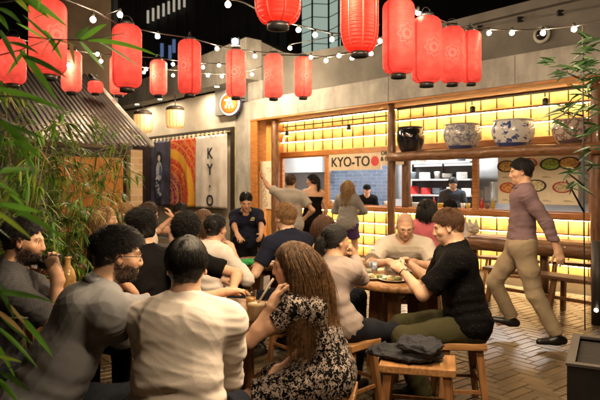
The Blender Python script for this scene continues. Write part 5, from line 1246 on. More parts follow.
person('dark-haired man in a mauve shirt and khaki trousers walking past on the right', -80, (521, 172, 5.45), (0, -.0), hh=-76, pitch=6, H=1.78, stand=True, wide=1.0, res=.0052, seed=39, skcol=(.55, .33, .22), skin='skin_tan3',
    top=dict(mat=cloth_mat('mauve_shirt', (.19, .125, .14)), sleeve='long', slen=.95, e=.011, fold=.004, bell=-.004, collar=True, hemz=1.0), bottom=dict(mat=khaki, e=.013, fold=.005, hemr=.052), shoes=(.012, .010, .009),
    hair=short(DARK, th=.013, len=.03, n=3600, lift=.2), arms=dict(L=dict(to=(560, 254, 5.15), px=1, pole=(-.2, -1, -.3), hd=(563, 268, 5.1, 1), pn=(1, 0, 0), curl=.5), R=dict(to=(.16, .02, .86), pole=(.3, -1, -.4))),
    feet=dict(L=(558, 336, 5.3, 1), R=(512, 318, 5.75, 1), tiltR=.18, tiltL=0), knees=dict(L=(-.1, 1, .2), R=(.1, 1, .2)),
    extras=lambda T: MB().tube([Vector(T['sp'](.17) + V3(1, 0, 0) * .150 * math.cos(a) + V3(0, 1, 0) * .116 * math.sin(a)) for a in [2 * math.pi * k / 28 for k in range(29)]], .016, 6, cap=False).build('belt', mat('belt_leather', (.015, .012, .010), .35), T['root']))
person('woman in a pink top with a straight black bob, seated with her back to us', 12, (427, 209, 6.5), (0, -.06), H=1.64, female=True, res=.009, seed=41, skcol=(.6, .4, .28),
    top=dict(mat=cloth_mat('pink_top', (.55, .14, .17)), sleeve='short', e=.02, bell=.02), bottom=dict(mat=denim), hair=dict(DARK, style='long', len=.20, n=1500, th=.014, steps=10, wave=.0, curl=.01, rad=.003, low=True, earcover=True))
person('person in a white tee and dark flat cap facing us behind the brown-haired man', 178, (450, 210, 7.2), (0, -.1), pitch=26, H=1.60, res=.009, seed=43, skcol=(.6, .42, .32), skin='skin_fair',
    top=dict(mat=white_t, sleeve='short'), bottom=dict(mat=denim), hair=short(DARK, n=500), extras=cap_on(black_t, False))
person('woman with long fair wavy hair and a dark top in profile beside the bamboo', 96, (107, 219, 5.5), (0, -.08), hh=92, H=1.62, female=True, res=.0085, seed=45, skcol=(.66, .46, .34), skin='skin_fair',
    top=dict(mat=black_t, sleeve='long'), bottom=dict(mat=denim), hair=dict(BLD, mat='hair_gold', col=(.25, .14, .06), col2=(.45, .28, .13), style='long', len=.42, n=1500, th=.012, wave=.12, rad=.0032, low=True, earcover=True, fall=(0, -.05, 0)))
person('blond person in a pale top facing left beyond the woman with long fair hair', -86, (126, 214, 6.1), (0, -.08), H=1.66, res=.0085, seed=47, skcol=(.68, .46, .34), skin='skin_fair', top=dict(mat=white_t, sleeve='short'), bottom=dict(mat=denim), hair=short(BLD, n=900, len=.04))
person('brown-haired person in a white shirt behind the wavy-haired man in black', 70, (149, 215, 5.6), (0, -.08), hh=30, H=1.66, res=.0085, seed=49, skcol=(.62, .4, .28), top=dict(mat=white_t, sleeve='long', collar=True), bottom=dict(mat=denim), hair=short(BRN, n=1000, len=.035))
person('dark-haired child facing us with bare arms raised, in front of the banner', 176, (181, 213, 6.5), (0, -.06), pitch=16, H=1.50, female=True, res=.0085, seed=51, skcol=(.62, .40, .28),
    top=dict(mat=cloth_mat('pale_pink_top', (.6, .42, .36)), sleeve='none', e=.01), bottom=dict(mat=denim), hair=short(DARK, n=900, len=.05, comb=(.6, 0, -.6)), arms=dict(R=dict(to=(172, 217, 6.35), px=1, pole=(1, .3, -1), hd=(.4, 0, 1)), L=dict(to=(192, 221, 6.4), px=1, pole=(-1, .3, -1), hd=(-.3, 0, 1))))
person('woman with brown shoulder-length hair just left of the man in the white collared shirt', -12, (204, 221, 5.55), (0, -.08), hh=20, H=1.62, female=True, res=.0085, seed=53, skcol=(.6, .38, .26), top=dict(mat=cloth_mat('rose_top', (.45, .25, .2)), sleeve='short'), bottom=dict(mat=denim),
    hair=dict(BRN, mat='hair_warm_brown', col=(.10, .05, .022), style='long', len=.24, n=1200, th=.012, rad=.003, wave=.05, low=True, earcover=True))
person('kitchen worker in a black cap and black tee behind the window under the shop sign', 182, (367, 190, 12.6), (0, -.04), pitch=10, H=1.62, stand=True, res=.0105, seed=55, skcol=(.62, .42, .30), top=dict(mat=black_t, sleeve='short'), bottom=dict(mat=black_t), hair=short(DARK, n=400), extras=cap_on(black_t))
person('young chef with dark hair in a dark top looking down behind the middle window', 186, (453, 184, 11.1), (0, -.04), pitch=24, H=1.72, stand=True, res=.009, seed=57, skcol=(.66, .45, .33), skin='skin_fair', top=dict(mat=cloth_mat('slate_top', (.035, .045, .065)), sleeve='long'), bottom=dict(mat=black_t), hair=short(DARK, n=900, th=.014, len=.04), glasses=False)
# ---------------------------------------------------------------- lanterns
def lantern_mat(nm, col, em, es, mon):
    m = mat(nm, col, .55, var=.06, scale=8, bump=.0, emit=em, estr=es); n = m.node_tree; b = prin(m)
    tc = _n(n, 'ShaderNodeTexCoord'); sp = _n(n, 'ShaderNodeSeparateXYZ'); n.links.new(tc.outputs['Object'], sp.inputs[0])
    at = _n(n, 'ShaderNodeMath', operation='ARCTAN2'); n.links.new(sp.outputs[1], at.inputs[0]); n.links.new(sp.outputs[0], at.inputs[1])
    k = _n(n, 'ShaderNodeMath', operation='MULTIPLY'); k.inputs[1].default_value = 2.0; n.links.new(at.outputs[0], k.inputs[0])
    c = _n(n, 'ShaderNodeMath', operation='COSINE'); n.links.new(k.outputs[0], c.inputs[0])
    g = _n(n, 'ShaderNodeMath', operation='GREATER_THAN'); g.inputs[1].default_value = .985; n.links.new(c.outputs[0], g.inputs[0])
    ns = _n(n, 'ShaderNodeTexNoise'); ns.inputs['Scale'].default_value = 14; ns.inputs['Detail'].default_value = 8; n.links.new(tc.outputs['Object'], ns.inputs['Vector'])
    mx = _n(n, 'ShaderNodeMix', data_type='RGBA'); mx.inputs['A'].default_value = (*em, 1); mx.inputs['B'].default_value = (em[0] * .62, em[1] * .12, em[2] * .15, 1)
    mg = _n(n, 'ShaderNodeMath', operation='MULTIPLY'); mg.inputs[1].default_value = .75; n.links.new(g.outputs[0], mg.inputs[0]); n.links.new(mg.outputs[0], mx.inputs['Factor'])
    nr = _n(n, 'ShaderNodeMapRange'); nr.inputs['From Min'].default_value = .35; nr.inputs['From Max'].default_value = .7; nr.inputs['To Min'].default_value = .70; nr.inputs['To Max'].default_value = 1.12; n.links.new(ns.outputs['Fac'], nr.inputs['Value'])
    hs = _n(n, 'ShaderNodeHueSaturation'); n.links.new(mx.outputs['Result'], hs.inputs['Color']); n.links.new(nr.outputs[0], hs.inputs['Value']); out = hs.outputs[0]
    if mon:   # printed flower crest, front and back
        z = _n(n, 'ShaderNodeMath', operation='MULTIPLY'); z.inputs[1].default_value = 1; n.links.new(sp.outputs[2], z.inputs[0])
        # crest in unrolled coordinates: angle*R, z
        a4 = _n(n, 'ShaderNodeMath', operation='ADD'); a4.inputs[1].default_value = math.pi * mon; n.links.new(at.outputs[0], a4.inputs[0])
        wr = _n(n, 'ShaderNodeMath', operation='WRAP'); wr.inputs[1].default_value = math.pi / 2; wr.inputs[2].default_value = -math.pi / 2; n.links.new(a4.outputs[0], wr.inputs[0])
        xr = _n(n, 'ShaderNodeMath', operation='MULTIPLY'); xr.inputs[1].default_value = .135; n.links.new(wr.outputs[0], xr.inputs[0])
        cb = _n(n, 'ShaderNodeCombineXYZ'); n.links.new(xr.outputs[0], cb.inputs[0]); n.links.new(z.outputs[0], cb.inputs[1])
        ln = _n(n, 'ShaderNodeVectorMath', operation='LENGTH'); n.links.new(cb.outputs[0], ln.inputs[0])
        an = _n(n, 'ShaderNodeMath', operation='ARCTAN2'); n.links.new(z.outputs[0], an.inputs[0]); n.links.new(xr.outputs[0], an.inputs[1])
        a8 = _n(n, 'ShaderNodeMath', operation='MULTIPLY'); a8.inputs[1].default_value = 8; n.links.new(an.outputs[0], a8.inputs[0]); cs = _n(n, 'ShaderNodeMath', operation='COSINE'); n.links.new(a8.outputs[0], cs.inputs[0])
        am = _n(n, 'ShaderNodeMath', operation='MULTIPLY_ADD'); am.inputs[1].default_value = .010; am.inputs[2].default_value = .075; n.links.new(cs.outputs[0], am.inputs[0])
        df = _n(n, 'ShaderNodeMath', operation='SUBTRACT'); n.links.new(ln.outputs['Value'], df.inputs[0]); n.links.new(am.outputs[0], df.inputs[1]); ab = _n(n, 'ShaderNodeMath', operation='ABSOLUTE'); n.links.new(df.outputs[0], ab.inputs[0])
        l1 = _n(n, 'ShaderNodeMath', operation='LESS_THAN'); l1.inputs[1].default_value = .006; n.links.new(ab.outputs[0], l1.inputs[0])
        d2 = _n(n, 'ShaderNodeMath', operation='SUBTRACT'); d2.inputs[1].default_value = .035; n.links.new(ln.outputs['Value'], d2.inputs[0]); a2 = _n(n, 'ShaderNodeMath', operation='ABSOLUTE'); n.links.new(d2.outputs[0], a2.inputs[0])
        l2 = _n(n, 'ShaderNodeMath', operation='LESS_THAN'); l2.inputs[1].default_value = .013; n.links.new(a2.outputs[0], l2.inputs[0])
        mm = _n(n, 'ShaderNodeMath', operation='MAXIMUM'); n.links.new(l1.outputs[0], mm.inputs[0]); n.links.new(l2.outputs[0], mm.inputs[1]); m5 = _n(n, 'ShaderNodeMath', operation='MULTIPLY'); m5.inputs[1].default_value = .42; n.links.new(mm.outputs[0], m5.inputs[0])
        m3 = _n(n, 'ShaderNodeMix', data_type='RGBA'); m3.inputs['B'].default_value = (em[0], em[1] * 2.4, em[2] * 2.6, 1); n.links.new(out, m3.inputs['A']); n.links.new(m5.outputs[0], m3.inputs['Factor']); out = m3.outputs['Result']
    n.links.new(out, b.inputs['Emission Color'])
    tl = _n(n, 'ShaderNodeBsdfTranslucent'); n.links.new(out, tl.inputs[0]); mo = [x for x in n.nodes if x.type == 'OUTPUT_MATERIAL'][0]; ms = _n(n, 'ShaderNodeMixShader'); ms.inputs[0].default_value = .6
    n.links.new(b.outputs[0], ms.inputs[1]); n.links.new(tl.outputs[0], ms.inputs[2]); n.links.new(ms.outputs[0], mo.inputs[0])
    # printed hoops: darker line on every wire
    wz = _n(n, 'ShaderNodeMath', operation='MULTIPLY'); wz.inputs[1].default_value = 2 * math.pi / .019; n.links.new(sp.outputs[2], wz.inputs[0]); sz = _n(n, 'ShaderNodeMath', operation='SINE'); n.links.new(wz.outputs[0], sz.inputs[0])
    hr = _n(n, 'ShaderNodeMapRange'); hr.inputs['From Min'].default_value = .3; hr.inputs['To Min'].default_value = 1; hr.inputs['To Max'].default_value = .74; n.links.new(sz.outputs[0], hr.inputs['Value']); hv = _n(n, 'ShaderNodeHueSaturation'); n.links.new(out, hv.inputs['Color']); n.links.new(hr.outputs[0], hv.inputs['Value']); n.links.new(hv.outputs[0], b.inputs['Emission Color']); n.links.new(hv.outputs[0], tl.inputs[0])
    w = _n(n, 'ShaderNodeMath', operation='MULTIPLY'); w.inputs[1].default_value = 2 * math.pi / .014; n.links.new(sp.outputs[2], w.inputs[0]); s = _n(n, 'ShaderNodeMath', operation='SINE'); n.links.new(w.outputs[0], s.inputs[0])
    bp = _n(n, 'ShaderNodeBump'); bp.inputs['Strength'].default_value = .5; bp.inputs['Distance'].default_value = .003; n.links.new(s.outputs[0], bp.inputs['Height']); n.links.new(bp.outputs[0], b.inputs['Normal'])
    return m
LM = [lantern_mat('red_paper_a', (.30, .022, .016), (1, .15, .115), .34, .25), lantern_mat('red_paper_b', (.30, .022, .016), (1, .155, .12), .34, .6), lantern_mat('pink_paper', (.30, .05, .035), (1, .24, .17), .6, .9), lantern_mat('hoop_paper', (.35, .02, .01), (1, .05, .025), .45, 0)]
LM.append(lantern_mat('red_paper_plain', (.30, .022, .016), (1, .14, .11), .4, 0))
hoop_m = mat('hoop_wire', (.35, .015, .01), .5, emit=(.6, .02, .01), estr=.35)
bulb_top = mat('lantern_bulb', (1, 1, 1), .5, var=0, emit=(1, .72, .5), estr=14)
def lantern(px, wd, y0, y1, Y, label, mi=0, rot=0., hoops=False):
    s = Y / F; R = wd / 2 * s; H = (y1 - y0) * s; z = CAMZ + (HZ - (y0 + y1) / 2) * s
    c = Vector(((px - 300) * s, Y, z)); t = thing('paper_lantern', label, 'lantern', c, rot, 'red paper lanterns hung across the courtyard')
    prof = []; ro = min(R * (.75 if hoops else .55), H * .3); n = 7; neck = R * .46
    rr0 = [(R - ro + ro * math.sin(a), -H / 2 + ro - ro * math.cos(a)) for a in [math.pi / 2 * k / n for k in range(n + 1)]]
    if hoops: rr0 = [(neck + (R - neck) * math.sin(a), -H / 2 + H * .27 * (1 - math.cos(a))) for a in [math.pi / 2 * k / n for k in range(n + 1)]]
    prof = [(neck, -H / 2)] + rr0 + [(r, -zz) for r, zz in rr0[::-1]] + [(neck, H / 2)]
    # fine hoop relief
    out = []; N = int(H / .0135)
    zs = [p[1] for p in prof]; rs = [p[0] for p in prof]
    for i in range(N * 2 + 1):
        zz = -H / 2 + H * i / (N * 2); out.append((float(np.interp(zz, zs, rs)) * (1.0 if i % 2 == 0 else .988), zz))
    MB().lathe(out, 40, smooth=True).build('shade', LM[mi], t)
    mb = MB(); mb.lathe([(neck * 1.04, -H / 2 - .035 * R / .13), (neck * 1.04, -H / 2 + .004), (neck * .9, -H / 2 + .004), (neck * .9, -H / 2 - .035 * R / .13)], 28); mb.build('bottom_ring', blackm, t)
    mb = MB(); mb.lathe([(neck * 1.04, H / 2 - .004), (neck * 1.04, H / 2 + .03 * R / .13), (neck * .2, H / 2 + .034 * R / .13)], 28); mb.build('top_ring', blackm, t)
    mb = MB(); mb.tube([(neck * math.cos(a), 0, H / 2 + .02 + .07 * math.sin(a)) for a in [math.pi * k / 10 for k in range(11)]], .004, 5); mb.build('handle', blackm, t)
    mb = MB(); mb.lathe([(.02, -H / 2 + .01), (neck * .8, -H / 2 + .012)], 16); mb.build('glowing_base', mat('lantern_inside', (1, .3, .2), .6, var=0, emit=(1, .22, .1), estr=.9), t)
    MB().tube([(0, 0, -H * .28), (0, 0, H * .34)], .012, 8).build('inner_lamp', mat('lantern_filament', (1, 1, 1), .5, var=0, emit=(1, .8, .6), estr=20), t)
    if hoops:
        mb = MB()
        for a in range(8):
            an = a * math.pi / 4; mb.tube([((r + .002) * math.cos(an), (r + .002) * math.sin(an), zz) for r, zz in prof[::1]], .007, 4)
        mb.build('seam', hoop_m, t)
        mb = MB(); 
        for i in range(0, N * 2 + 1, 4): r, zz = out[i]; mb.tube([((r + .001) * math.cos(q), (r + .001) * math.sin(q), zz) for q in [2 * math.pi * k / 28 for k in range(29)]], .0028, 4, cap=False)
        mb.build('hoop', hoop_m, t)
    return c, H
for a in ((13, 25, 38, 84, 6.2, 'red lantern at the left edge with its top lit white, behind bamboo leaves', 4, .3),
          (48, 36, 0, 75, 4.75, 'large red lantern at upper left crossed by bamboo leaves', 0, .1),
          (71.5, 20, 51, 92, 8.0, 'pale red lantern partly behind the large upper left one', 2, .5),
          (127, 29, 25, 88, 5.6, 'tall red lantern with a dark vertical seam, second large one from the left', 4, .75),
          (119, 18, 56, 95, 8.9, 'small pink lantern half hidden behind the tall second one', 2, .2),
          (158.5, 17, 60, 95, 9.4, 'small pink lantern hanging left of the pair above the woven lamps', 2, .9),
          (189.5, 23, 40, 94, 6.6, 'medium red lantern above the woven lamp on the right', 0, 2.0),
          (236, 20, 50, 97, 7.6, 'pale red lantern right beside the round sign', 2, 1.2),
          (273.5, 19, 54, 98, 8.2, 'pale red lantern, left of the close pair over the concrete beam', 2, .4),
          (303, 18, 57, 97, 8.8, 'pale red lantern, right of the close pair over the concrete beam', 2, 1.7),
          (398.5, 32, 0, 74, 4.8, 'large red lantern with crest at the top edge, leftmost of the right-hand four', 1, .72),
          (426.5, 30, 17, 83, 5.3, 'large red lantern with printed flower crest, second of the right-hand four', 1, .62),
          (452, 24, 27, 83, 6.1, 'red lantern with half visible crest, third of the right-hand four', 1, .1),
          (471, 20, 31, 83, 6.6, 'red lantern mostly behind its neighbour, last of the right-hand four', 0, .9)):
    lantern(*a[:6], mi=a[6], rot=a[7])
lantern(278, 46, -42, 23, 4.0, 'big rounded hooped lantern cut by the top edge near the middle', 3, .35, True)
lantern(359.5, 37, -44, 52, 4.6, 'long hooped bright red lantern hanging at top centre right', 3, .1, True)
t_ = lantern(95.5, 15, 81, 93, 8.6, 'small round red lantern at the ridge of the shed', 4, 0)

# ---------------------------------------------------------------- festoon strings
def bulbm(i, e): return mat('festoon_glow_%d' % i, (1, .95, .85), .4, var=0, emit=(1, .745, .46), estr=e)
sock = mat('socket_rubber', (.015, .014, .013), .5)
NB = 0
def festoon(label, pts, bulbs, e=0, r=.008, world=False, br=.024, sag=0):
    W_ = [Vector(p) if world else P(*p) for p in pts]
    c = W_[0].copy(); t = thing('festoon_string', label, 'festoon light', c, group='strings of festoon bulbs')
    # smooth path
    path = []
    for i in range(len(W_) - 1):
        p0 = W_[max(i - 1, 0)]; p1 = W_[i]; p2 = W_[i + 1]; p3 = W_[min(i + 2, len(W_) - 1)]
        for k in range(8):
            q = k / 8; path.append(.5 * ((2 * p1) + (-p0 + p2) * q + (2 * p0 - 5 * p1 + 4 * p2 - p3) * q * q + (-p0 + 3 * p1 - 3 * p2 + p3) * q ** 3) - c)
    path.append(W_[-1] - c); MB().tube(path, r, 6).build('wire', sock, t)
    for b in bulbs:
        if world: p = Vector(b)
        else:
            p = P(*b)
        p = p - c; top = min(path, key=lambda q: (q - p).length)
        mb = MB(); mb.lathe([(br * math.sin(q), .012 - br * math.cos(q)) for q in [.2, .6, 1., 1.4, 1.8, 2.2, 2.6]], 14, M=Matrix.Translation(p)); mb.build('bulb', bulbm(*e), t)
        mb = MB(); mb.lathe([(br * .55, .028), (br * .62, .062), (br * .3, .072)], 10, M=Matrix.Translation(p)); mb.tube([p + Vector((0, 0, .06)), top], .005, 5); mb.build('socket', sock, t)
E1 = (1, 260); E2 = (2, 800); E3 = (3, 1900); E4 = (4, 900); E5 = (5, 3600); E6 = (6, 1250)
festoon('festoon string running in from the top left past the tall lanterns', [(20, -20, 3.9), (62, -2, 4.4), (93, 10, 4.9), (120, 24, 5.6), (158, 33, 6.1), (190, 38, 6.6), (217, 45, 7.1), (237, 49, 7.6), (262, 52, 7.9), (285, 53, 8.2), (303, 55, 8.8), (330, 57, 9.1)],
        [(93, 21, 4.9), (157.5, 37.5, 6.1), (217, 49.5, 7.1), (255, 57, 7.8), (120, 16, 5.2)], E1)
festoon('lower rear festoon string passing the small pink lanterns on the left', [(-30, 30, 5.6), (13, 37, 6.2), (45, 46, 7.2), (71, 50, 8.0), (98, 54, 8.5), (119, 55, 8.9), (158, 58, 9.4), (190, 62, 9.5), (230, 64, 9.7)],
        [(65, 57, 7.6), (69, 66, 7.8), (97.5, 55, 8.4), (101, 62, 8.6), (146, 70, 9.2), (173, 65, 9.5), (203, 68, 9.6), (219, 66, 9.7)], E2)
festoon('faint third festoon string close to the gable', [(130, 66, 11.6), (165, 69, 11.7), (200, 73, 11.8), (225, 74, 11.8), (248, 71, 11.7), (262, 66, 11.6)],
        [(144, 73, 11.6), (173, 76, 11.7), (208, 76, 11.8), (222, 77, 11.8), (228, 79, 11.7), (252, 75, 11.7), (238, 77, 11.8)], E5)
festoon('short festoon string across the top centre', [(205, -14, 4.4), (229, -2, 4.6), (245, 3, 4.8), (262, 12, 5.2), (285, 22, 5.6), (298, 25, 5.8), (315, 29, 6.0), (332, 33, 6.2), (352, 33, 6.4), (380, 24, 6.6)],
        [(228, 6, 4.6), (298.5, 31, 5.8), (315, 36, 6.0), (332, 40.5, 6.2), (290, 49, 7.5)], E1)
festoon('festoon string lying against the concrete wall in the centre', [(262, 55, 8.9), (290, 55, 8.7), (311, 56, 8.5), (327, 57, 8.2), (340, 55, 8.0), (352, 53, 7.8), (372, 47, 7.4), (395, 36, 7.0), (420, 22, 6.6)],
        [(311, 58, 8.5), (326, 61.5, 8.2), (339, 56.5, 8.0), (352, 59, 7.8), (371, 54.5, 7.4), (380, 42, 7.2)], E2)
festoon('festoon string carrying the four right-hand lanterns to the bamboo pole', [(372, -16, 4.4), (398, -3, 4.8), (412, 7, 5.1), (426, 14, 5.3), (452, 24, 6.1), (471, 27, 6.6), (489, 29, 6.5), (512, 30, 6.2), (543, 29, 5.9), (574, 26, 5.4), (584, 24, 5.2), (640, 14, 4.6)],
        [(418, 14, 5.2), (489, 34, 6.5), (512, 34, 6.2), (543, 34, 5.9), (574, 30.5, 5.4)], E1)
# strings overhead of the tables (above the picture)
for i, (x0, y0, z0, x1, y1, z1, lab, e) in enumerate(((-.3, 2.75, 2.70, 1.75, 2.85, 2.75, 'overhead festoon string above the front table', E3), (-2.0, 4.1, 3.05, 2.6, 4.6, 3.2, 'overhead festoon string above the middle tables', E6), (-.1, 1.5, 2.5, 1.3, 1.6, 2.5, 'overhead festoon string above and right of the viewpoint', E4))):
    n = 8 if i < 2 else 5; pts = []; bl = []
    for k in range(n + 1):
        q = k / n; p = Vector((x0 + (x1 - x0) * q, y0 + (y1 - y0) * q, z0 + (z1 - z0) * q - .25 * 4 * q * (1 - q) * .4)); pts.append(p)
        if 0 < k < n: bl.append(p - Vector((0, 0, .09)))
    festoon(lab, pts, bl, e, world=True)
def gable_flood():
    p = P(235, 41, 10.6); t = thing('flood_lamp', 'bright white flood lamp at the peak of the gable', 'flood lamp', p)
    MB().lathe([(.045, 0), (.045, .01), (.02, .02)], 16, M=Matrix.Rotation(math.radians(100), 4, 'X')).build('lamp_face', mat('flood_glow', (1, 1, 1), .4, var=0, emit=(.86, 1, .92), estr=260), t)
    mb = MB(); mb.box((-.08, .02, -.07), (.08, .1, .07), bev=.01); mb.tube([(0, .08, 0), (.05, .3, -.15)], .012, 6); mb.build('housing', blackm, t)
gable_flood()

# ---------------------------------------------------------------- tables and stools
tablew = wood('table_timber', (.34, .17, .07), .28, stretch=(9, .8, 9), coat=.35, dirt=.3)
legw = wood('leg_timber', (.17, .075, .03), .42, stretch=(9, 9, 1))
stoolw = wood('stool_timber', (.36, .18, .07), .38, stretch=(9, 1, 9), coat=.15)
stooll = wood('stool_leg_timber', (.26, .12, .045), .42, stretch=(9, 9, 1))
def round_table(x, y, r, label, rz=0, legs=True):
    t = thing('wooden_table', label, 'table', (x, y, 0), rz, 'round timber tables')
    MB().lathe([(r - .02, .70), (r, .708), (r + .003, .735), (r - .006, .75), (.001, .75)], 64).build('tabletop', tablew, t)
    for k in range(4):
        a = math.pi / 4 + k * math.pi / 2; c, s = math.cos(a), math.sin(a); mb = MB()
        M = Matrix.Rotation(a, 4, 'Z')
        top = .52 * r; bot = .62 * r; w = .042
        vs = [(top - w, -w, .70), (top + w, -w, .70), (top + w, w, .70), (top - w, w, .70), (bot - w * .8, -w * .8, 0), (bot + w * .8, -w * .8, 0), (bot + w * .8, w * .8, 0), (bot - w * .8, w * .8, 0)]
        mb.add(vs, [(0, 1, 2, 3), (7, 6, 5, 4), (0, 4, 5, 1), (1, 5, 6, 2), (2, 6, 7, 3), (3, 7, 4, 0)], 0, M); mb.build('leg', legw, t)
    mb = MB(); L = .52 * r - .04
    for k in range(2): mb.box((-L * 1.0, -.03, .61), (L * 1.0, .03, .698), M=Matrix.Rotation(math.pi / 4 + k * math.pi / 2, 4, 'Z') @ Matrix.Translation((0, 0, -.001 * k)))
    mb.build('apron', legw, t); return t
T1 = (-.53, 3.38, .50); T2 = (-.30, 5.75, .46); T3 = (.84, 4.70, .45); T4 = (-2.05, 4.15, .5); T5 = (-1.25, 5.6, .5)
T2 = (-.33, 5.80, .37); round_table(*T1, 'round timber table at the front with the iced coffee jar on it', .15)
round_table(*T2, 'round timber table in the middle with a green cloth on it', .4)
round_table(*T3, 'round timber table on the right with the dinner plates on it', .3)
round_table(*T4, 'round timber table behind the bamboo at the far left', .2)
round_table(*T5, 'round timber table behind the curly dark-haired diners', .1)
def stool(px, py, Y, label, rz, sx=.20, sy=.15, h=.47, rel=None):
    c = P(px, py, Y) if rel is None else Vector(rel); t = thing('wooden_stool', label, 'stool', (c.x, c.y, 0), rz, 'rectangular timber stools')
    MB().box((-sx, -sy, h - .045), (sx, sy, h), bev=.006).build('seat', stoolw, t)
    q = {}
    for i, (a, b) in enumerate(((1, 1), (1, -1), (-1, -1), (-1, 1))):
        mb = MB(); w = .024; tx, ty, bx, by = a * (sx - .05), b * (sy - .045), a * (sx - .01), b * (sy - .0)
        mb.add([(tx - w, ty - w, h - .046), (tx + w, ty - w, h - .046), (tx + w, ty + w, h - .046), (tx - w, ty + w, h - .046), (bx - w * .8, by - w * .8, 0), (bx + w * .8, by - w * .8, 0), (bx + w * .8, by + w * .8, 0), (bx - w * .8, by + w * .8, 0)], [(0, 1, 2, 3), (7, 6, 5, 4), (0, 4, 5, 1), (1, 5, 6, 2), (2, 6, 7, 3), (3, 7, 4, 0)])
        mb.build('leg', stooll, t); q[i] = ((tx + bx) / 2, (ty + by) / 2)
    for i in range(4):
        a, b = q[i], q[(i + 1) % 4]; z = .20 if i % 2 else .15; mb = MB(); mb.tube([(a[0], a[1], z), (b[0], b[1], z)], .014, 4, smooth=False); mb.build('stretcher', stooll, t)
    return t
def at_person(T, label, rz=0, dy=-.02, **k):
    b = T['base']; a = T['root'].rotation_euler.z; stool(0, 0, 0, label, a + rz, rel=(b[0] - math.sin(a) * 0 + (-math.sin(a)) * dy * 1.0, b[1] + math.cos(a) * dy, 0), **k)
# ---------------------------------------------------------------- benches and long log table in front of the grid
def bench(px0, px1, py0, py1, zt, wdt, label, dark, legsz=.035, th=.04):
    # back edge line through photo points at seat height
    def hit(px, py): Y = F * (CAMZ - zt) / (py - HZ); return Vector(((px - 300) / F * Y, Y, 0))
    a, b = hit(px0, py0), hit(px1, py1); e = (b - a).normalized(); n = Vector((BX, BY, 0)); n = (n - e * n.dot(e)).normalized()
    t = thing('bench', label, 'bench', a); Mx = Matrix(((e.x, n.x, 0, 0), (e.y, n.y, 0, 0), (0, 0, 1, 0), (0, 0, 0, 1))); L = (b - a).length
    m = legw if dark else stoolw
    MB().box((0, 0, zt - th), (L, wdt, zt), M=Mx, bev=.005).build('seat', wood('bench_top_dark', (.12, .06, .03), .35, stretch=(.8, 9, 9), coat=.2) if dark else wood('bench_top', (.30, .15, .055), .35, stretch=(.8, 9, 9)), t)
    for x in (.12, L * .5, L - .12):
        for y in (.05, wdt - .05):
            mb = MB(); mb.tube([(x, y, zt - th), (x + (.04 if x > L / 2 else -.04), y + (.05 if y > wdt / 2 else -.05), 0)], legsz, 4, M=Mx, smooth=False); mb.build('leg', m, t)
    mb = MB(); mb.box((.12, wdt / 2 - .015, .16), (L - .12, wdt / 2 + .015, .2), M=Mx); mb.build('stretcher', m, t)
bench(482, 640, 266.5, 288, .45, .30, 'dark plank bench nearest the walking man', True, .035)
bench(478, 640, 256.5, 267.5, .45, .26, 'lighter plank bench against the glowing grid', False, .024)
def log_table():
    zt = .76; w0, w1 = -.62, -.14; u0, u1 = upx(640, -.5), upx(462, -.5); c = FW((u0 + u1) / 2, w0, 0)
    t = thing('log_table', 'long dark table with a thick log edge in front of the glowing grid', 'table', c); M = Matrix.Translation(-c) @ FR
    MB().box((u0, w0 + .06, zt - .05), (u1, w1, zt), M=M, bev=.006).build('tabletop', wood('log_table_top', (.20, .10, .04), .3, stretch=(1, 9, 9), coat=.3), t)
    mb = MB(); N = 20; r5 = random.Random(4); mb.tube([M @ Vector((u0 + (u1 - u0) * i / N, w0, zt - .105 + r5.uniform(-.004, .004))) for i in range(N + 1)], [.10 * r5.uniform(.96, 1.03) for i in range(N + 1)], 14); mb.build('log_edge', logh, t)
    for q in (.06, .5, .94):
        u = u0 + (u1 - u0) * q; mb = MB(); mb.tube([M @ Vector((u, w0 + .22, zt - .05)), M @ Vector((u, w0 + .22, 0))], .06, 12); mb.build('leg', logm, t)
    return c
log_table()
def napkin():
    p = FW(upx(473, -.35), -.35, .762); t = thing('napkin_box', 'pale crumpled paper packet standing on the log table', 'packet', p)
    f = Field(); f.ell((0, 0, .08), (.11, .07, .085), .02, cut=[(V3(0, 0, 0), V3(0, 0, -1))]); f.ell((-.05, 0, .17), (.03, .03, .06), .02); f.ell((.05, .01, .17), (.03, .03, .07), .02); v, q = f.mesh(.009); v = v + vnormals(v, q) * folds(v, 4, .012, 30)[:, None]
    meshobj('paper_packet', v, q, mat('pale_paper', (.55, .52, .45), .7), t)
napkin()
# black planter box and post, lower right
def planter():
    t = thing('planter_box', 'black square planter box with pale grey rim at the lower right', 'planter', (1.30, 2.84, 0), math.radians(-28))
    mb = MB(); s = .62; h = .62
    mb.box((0, 0, 0), (s, .02, h)); mb.box((0, s - .02, 0), (s, s, h)); mb.box((0, .021, 0), (.02, s - .021, h)); mb.box((s - .02, .021, 0), (s, s - .021, h)); mb.build('box', mat('black_planter', (.012, .012, .013), .35), t)
    mb = MB(); mb.box((-.006, -.006, h + .001), (s + .006, .035, h + .014)); mb.box((-.006, s - .035, h + .001), (s + .006, s + .006, h + .014)); mb.box((-.006, .036, h + .001), (.035, s - .036, h + .014)); mb.box((s - .035, .036, h + .001), (s + .006, s - .036, h + .014)); mb.build('rim', mat('grey_rim', (.05, .047, .045), .5), t)
    MB().box((.036, .036, h - .08), (s - .036, s - .036, h - .012)).build('soil', mat('soil', (.008, .006, .005), .95, bump=.8, bscale=30), t)
planter()
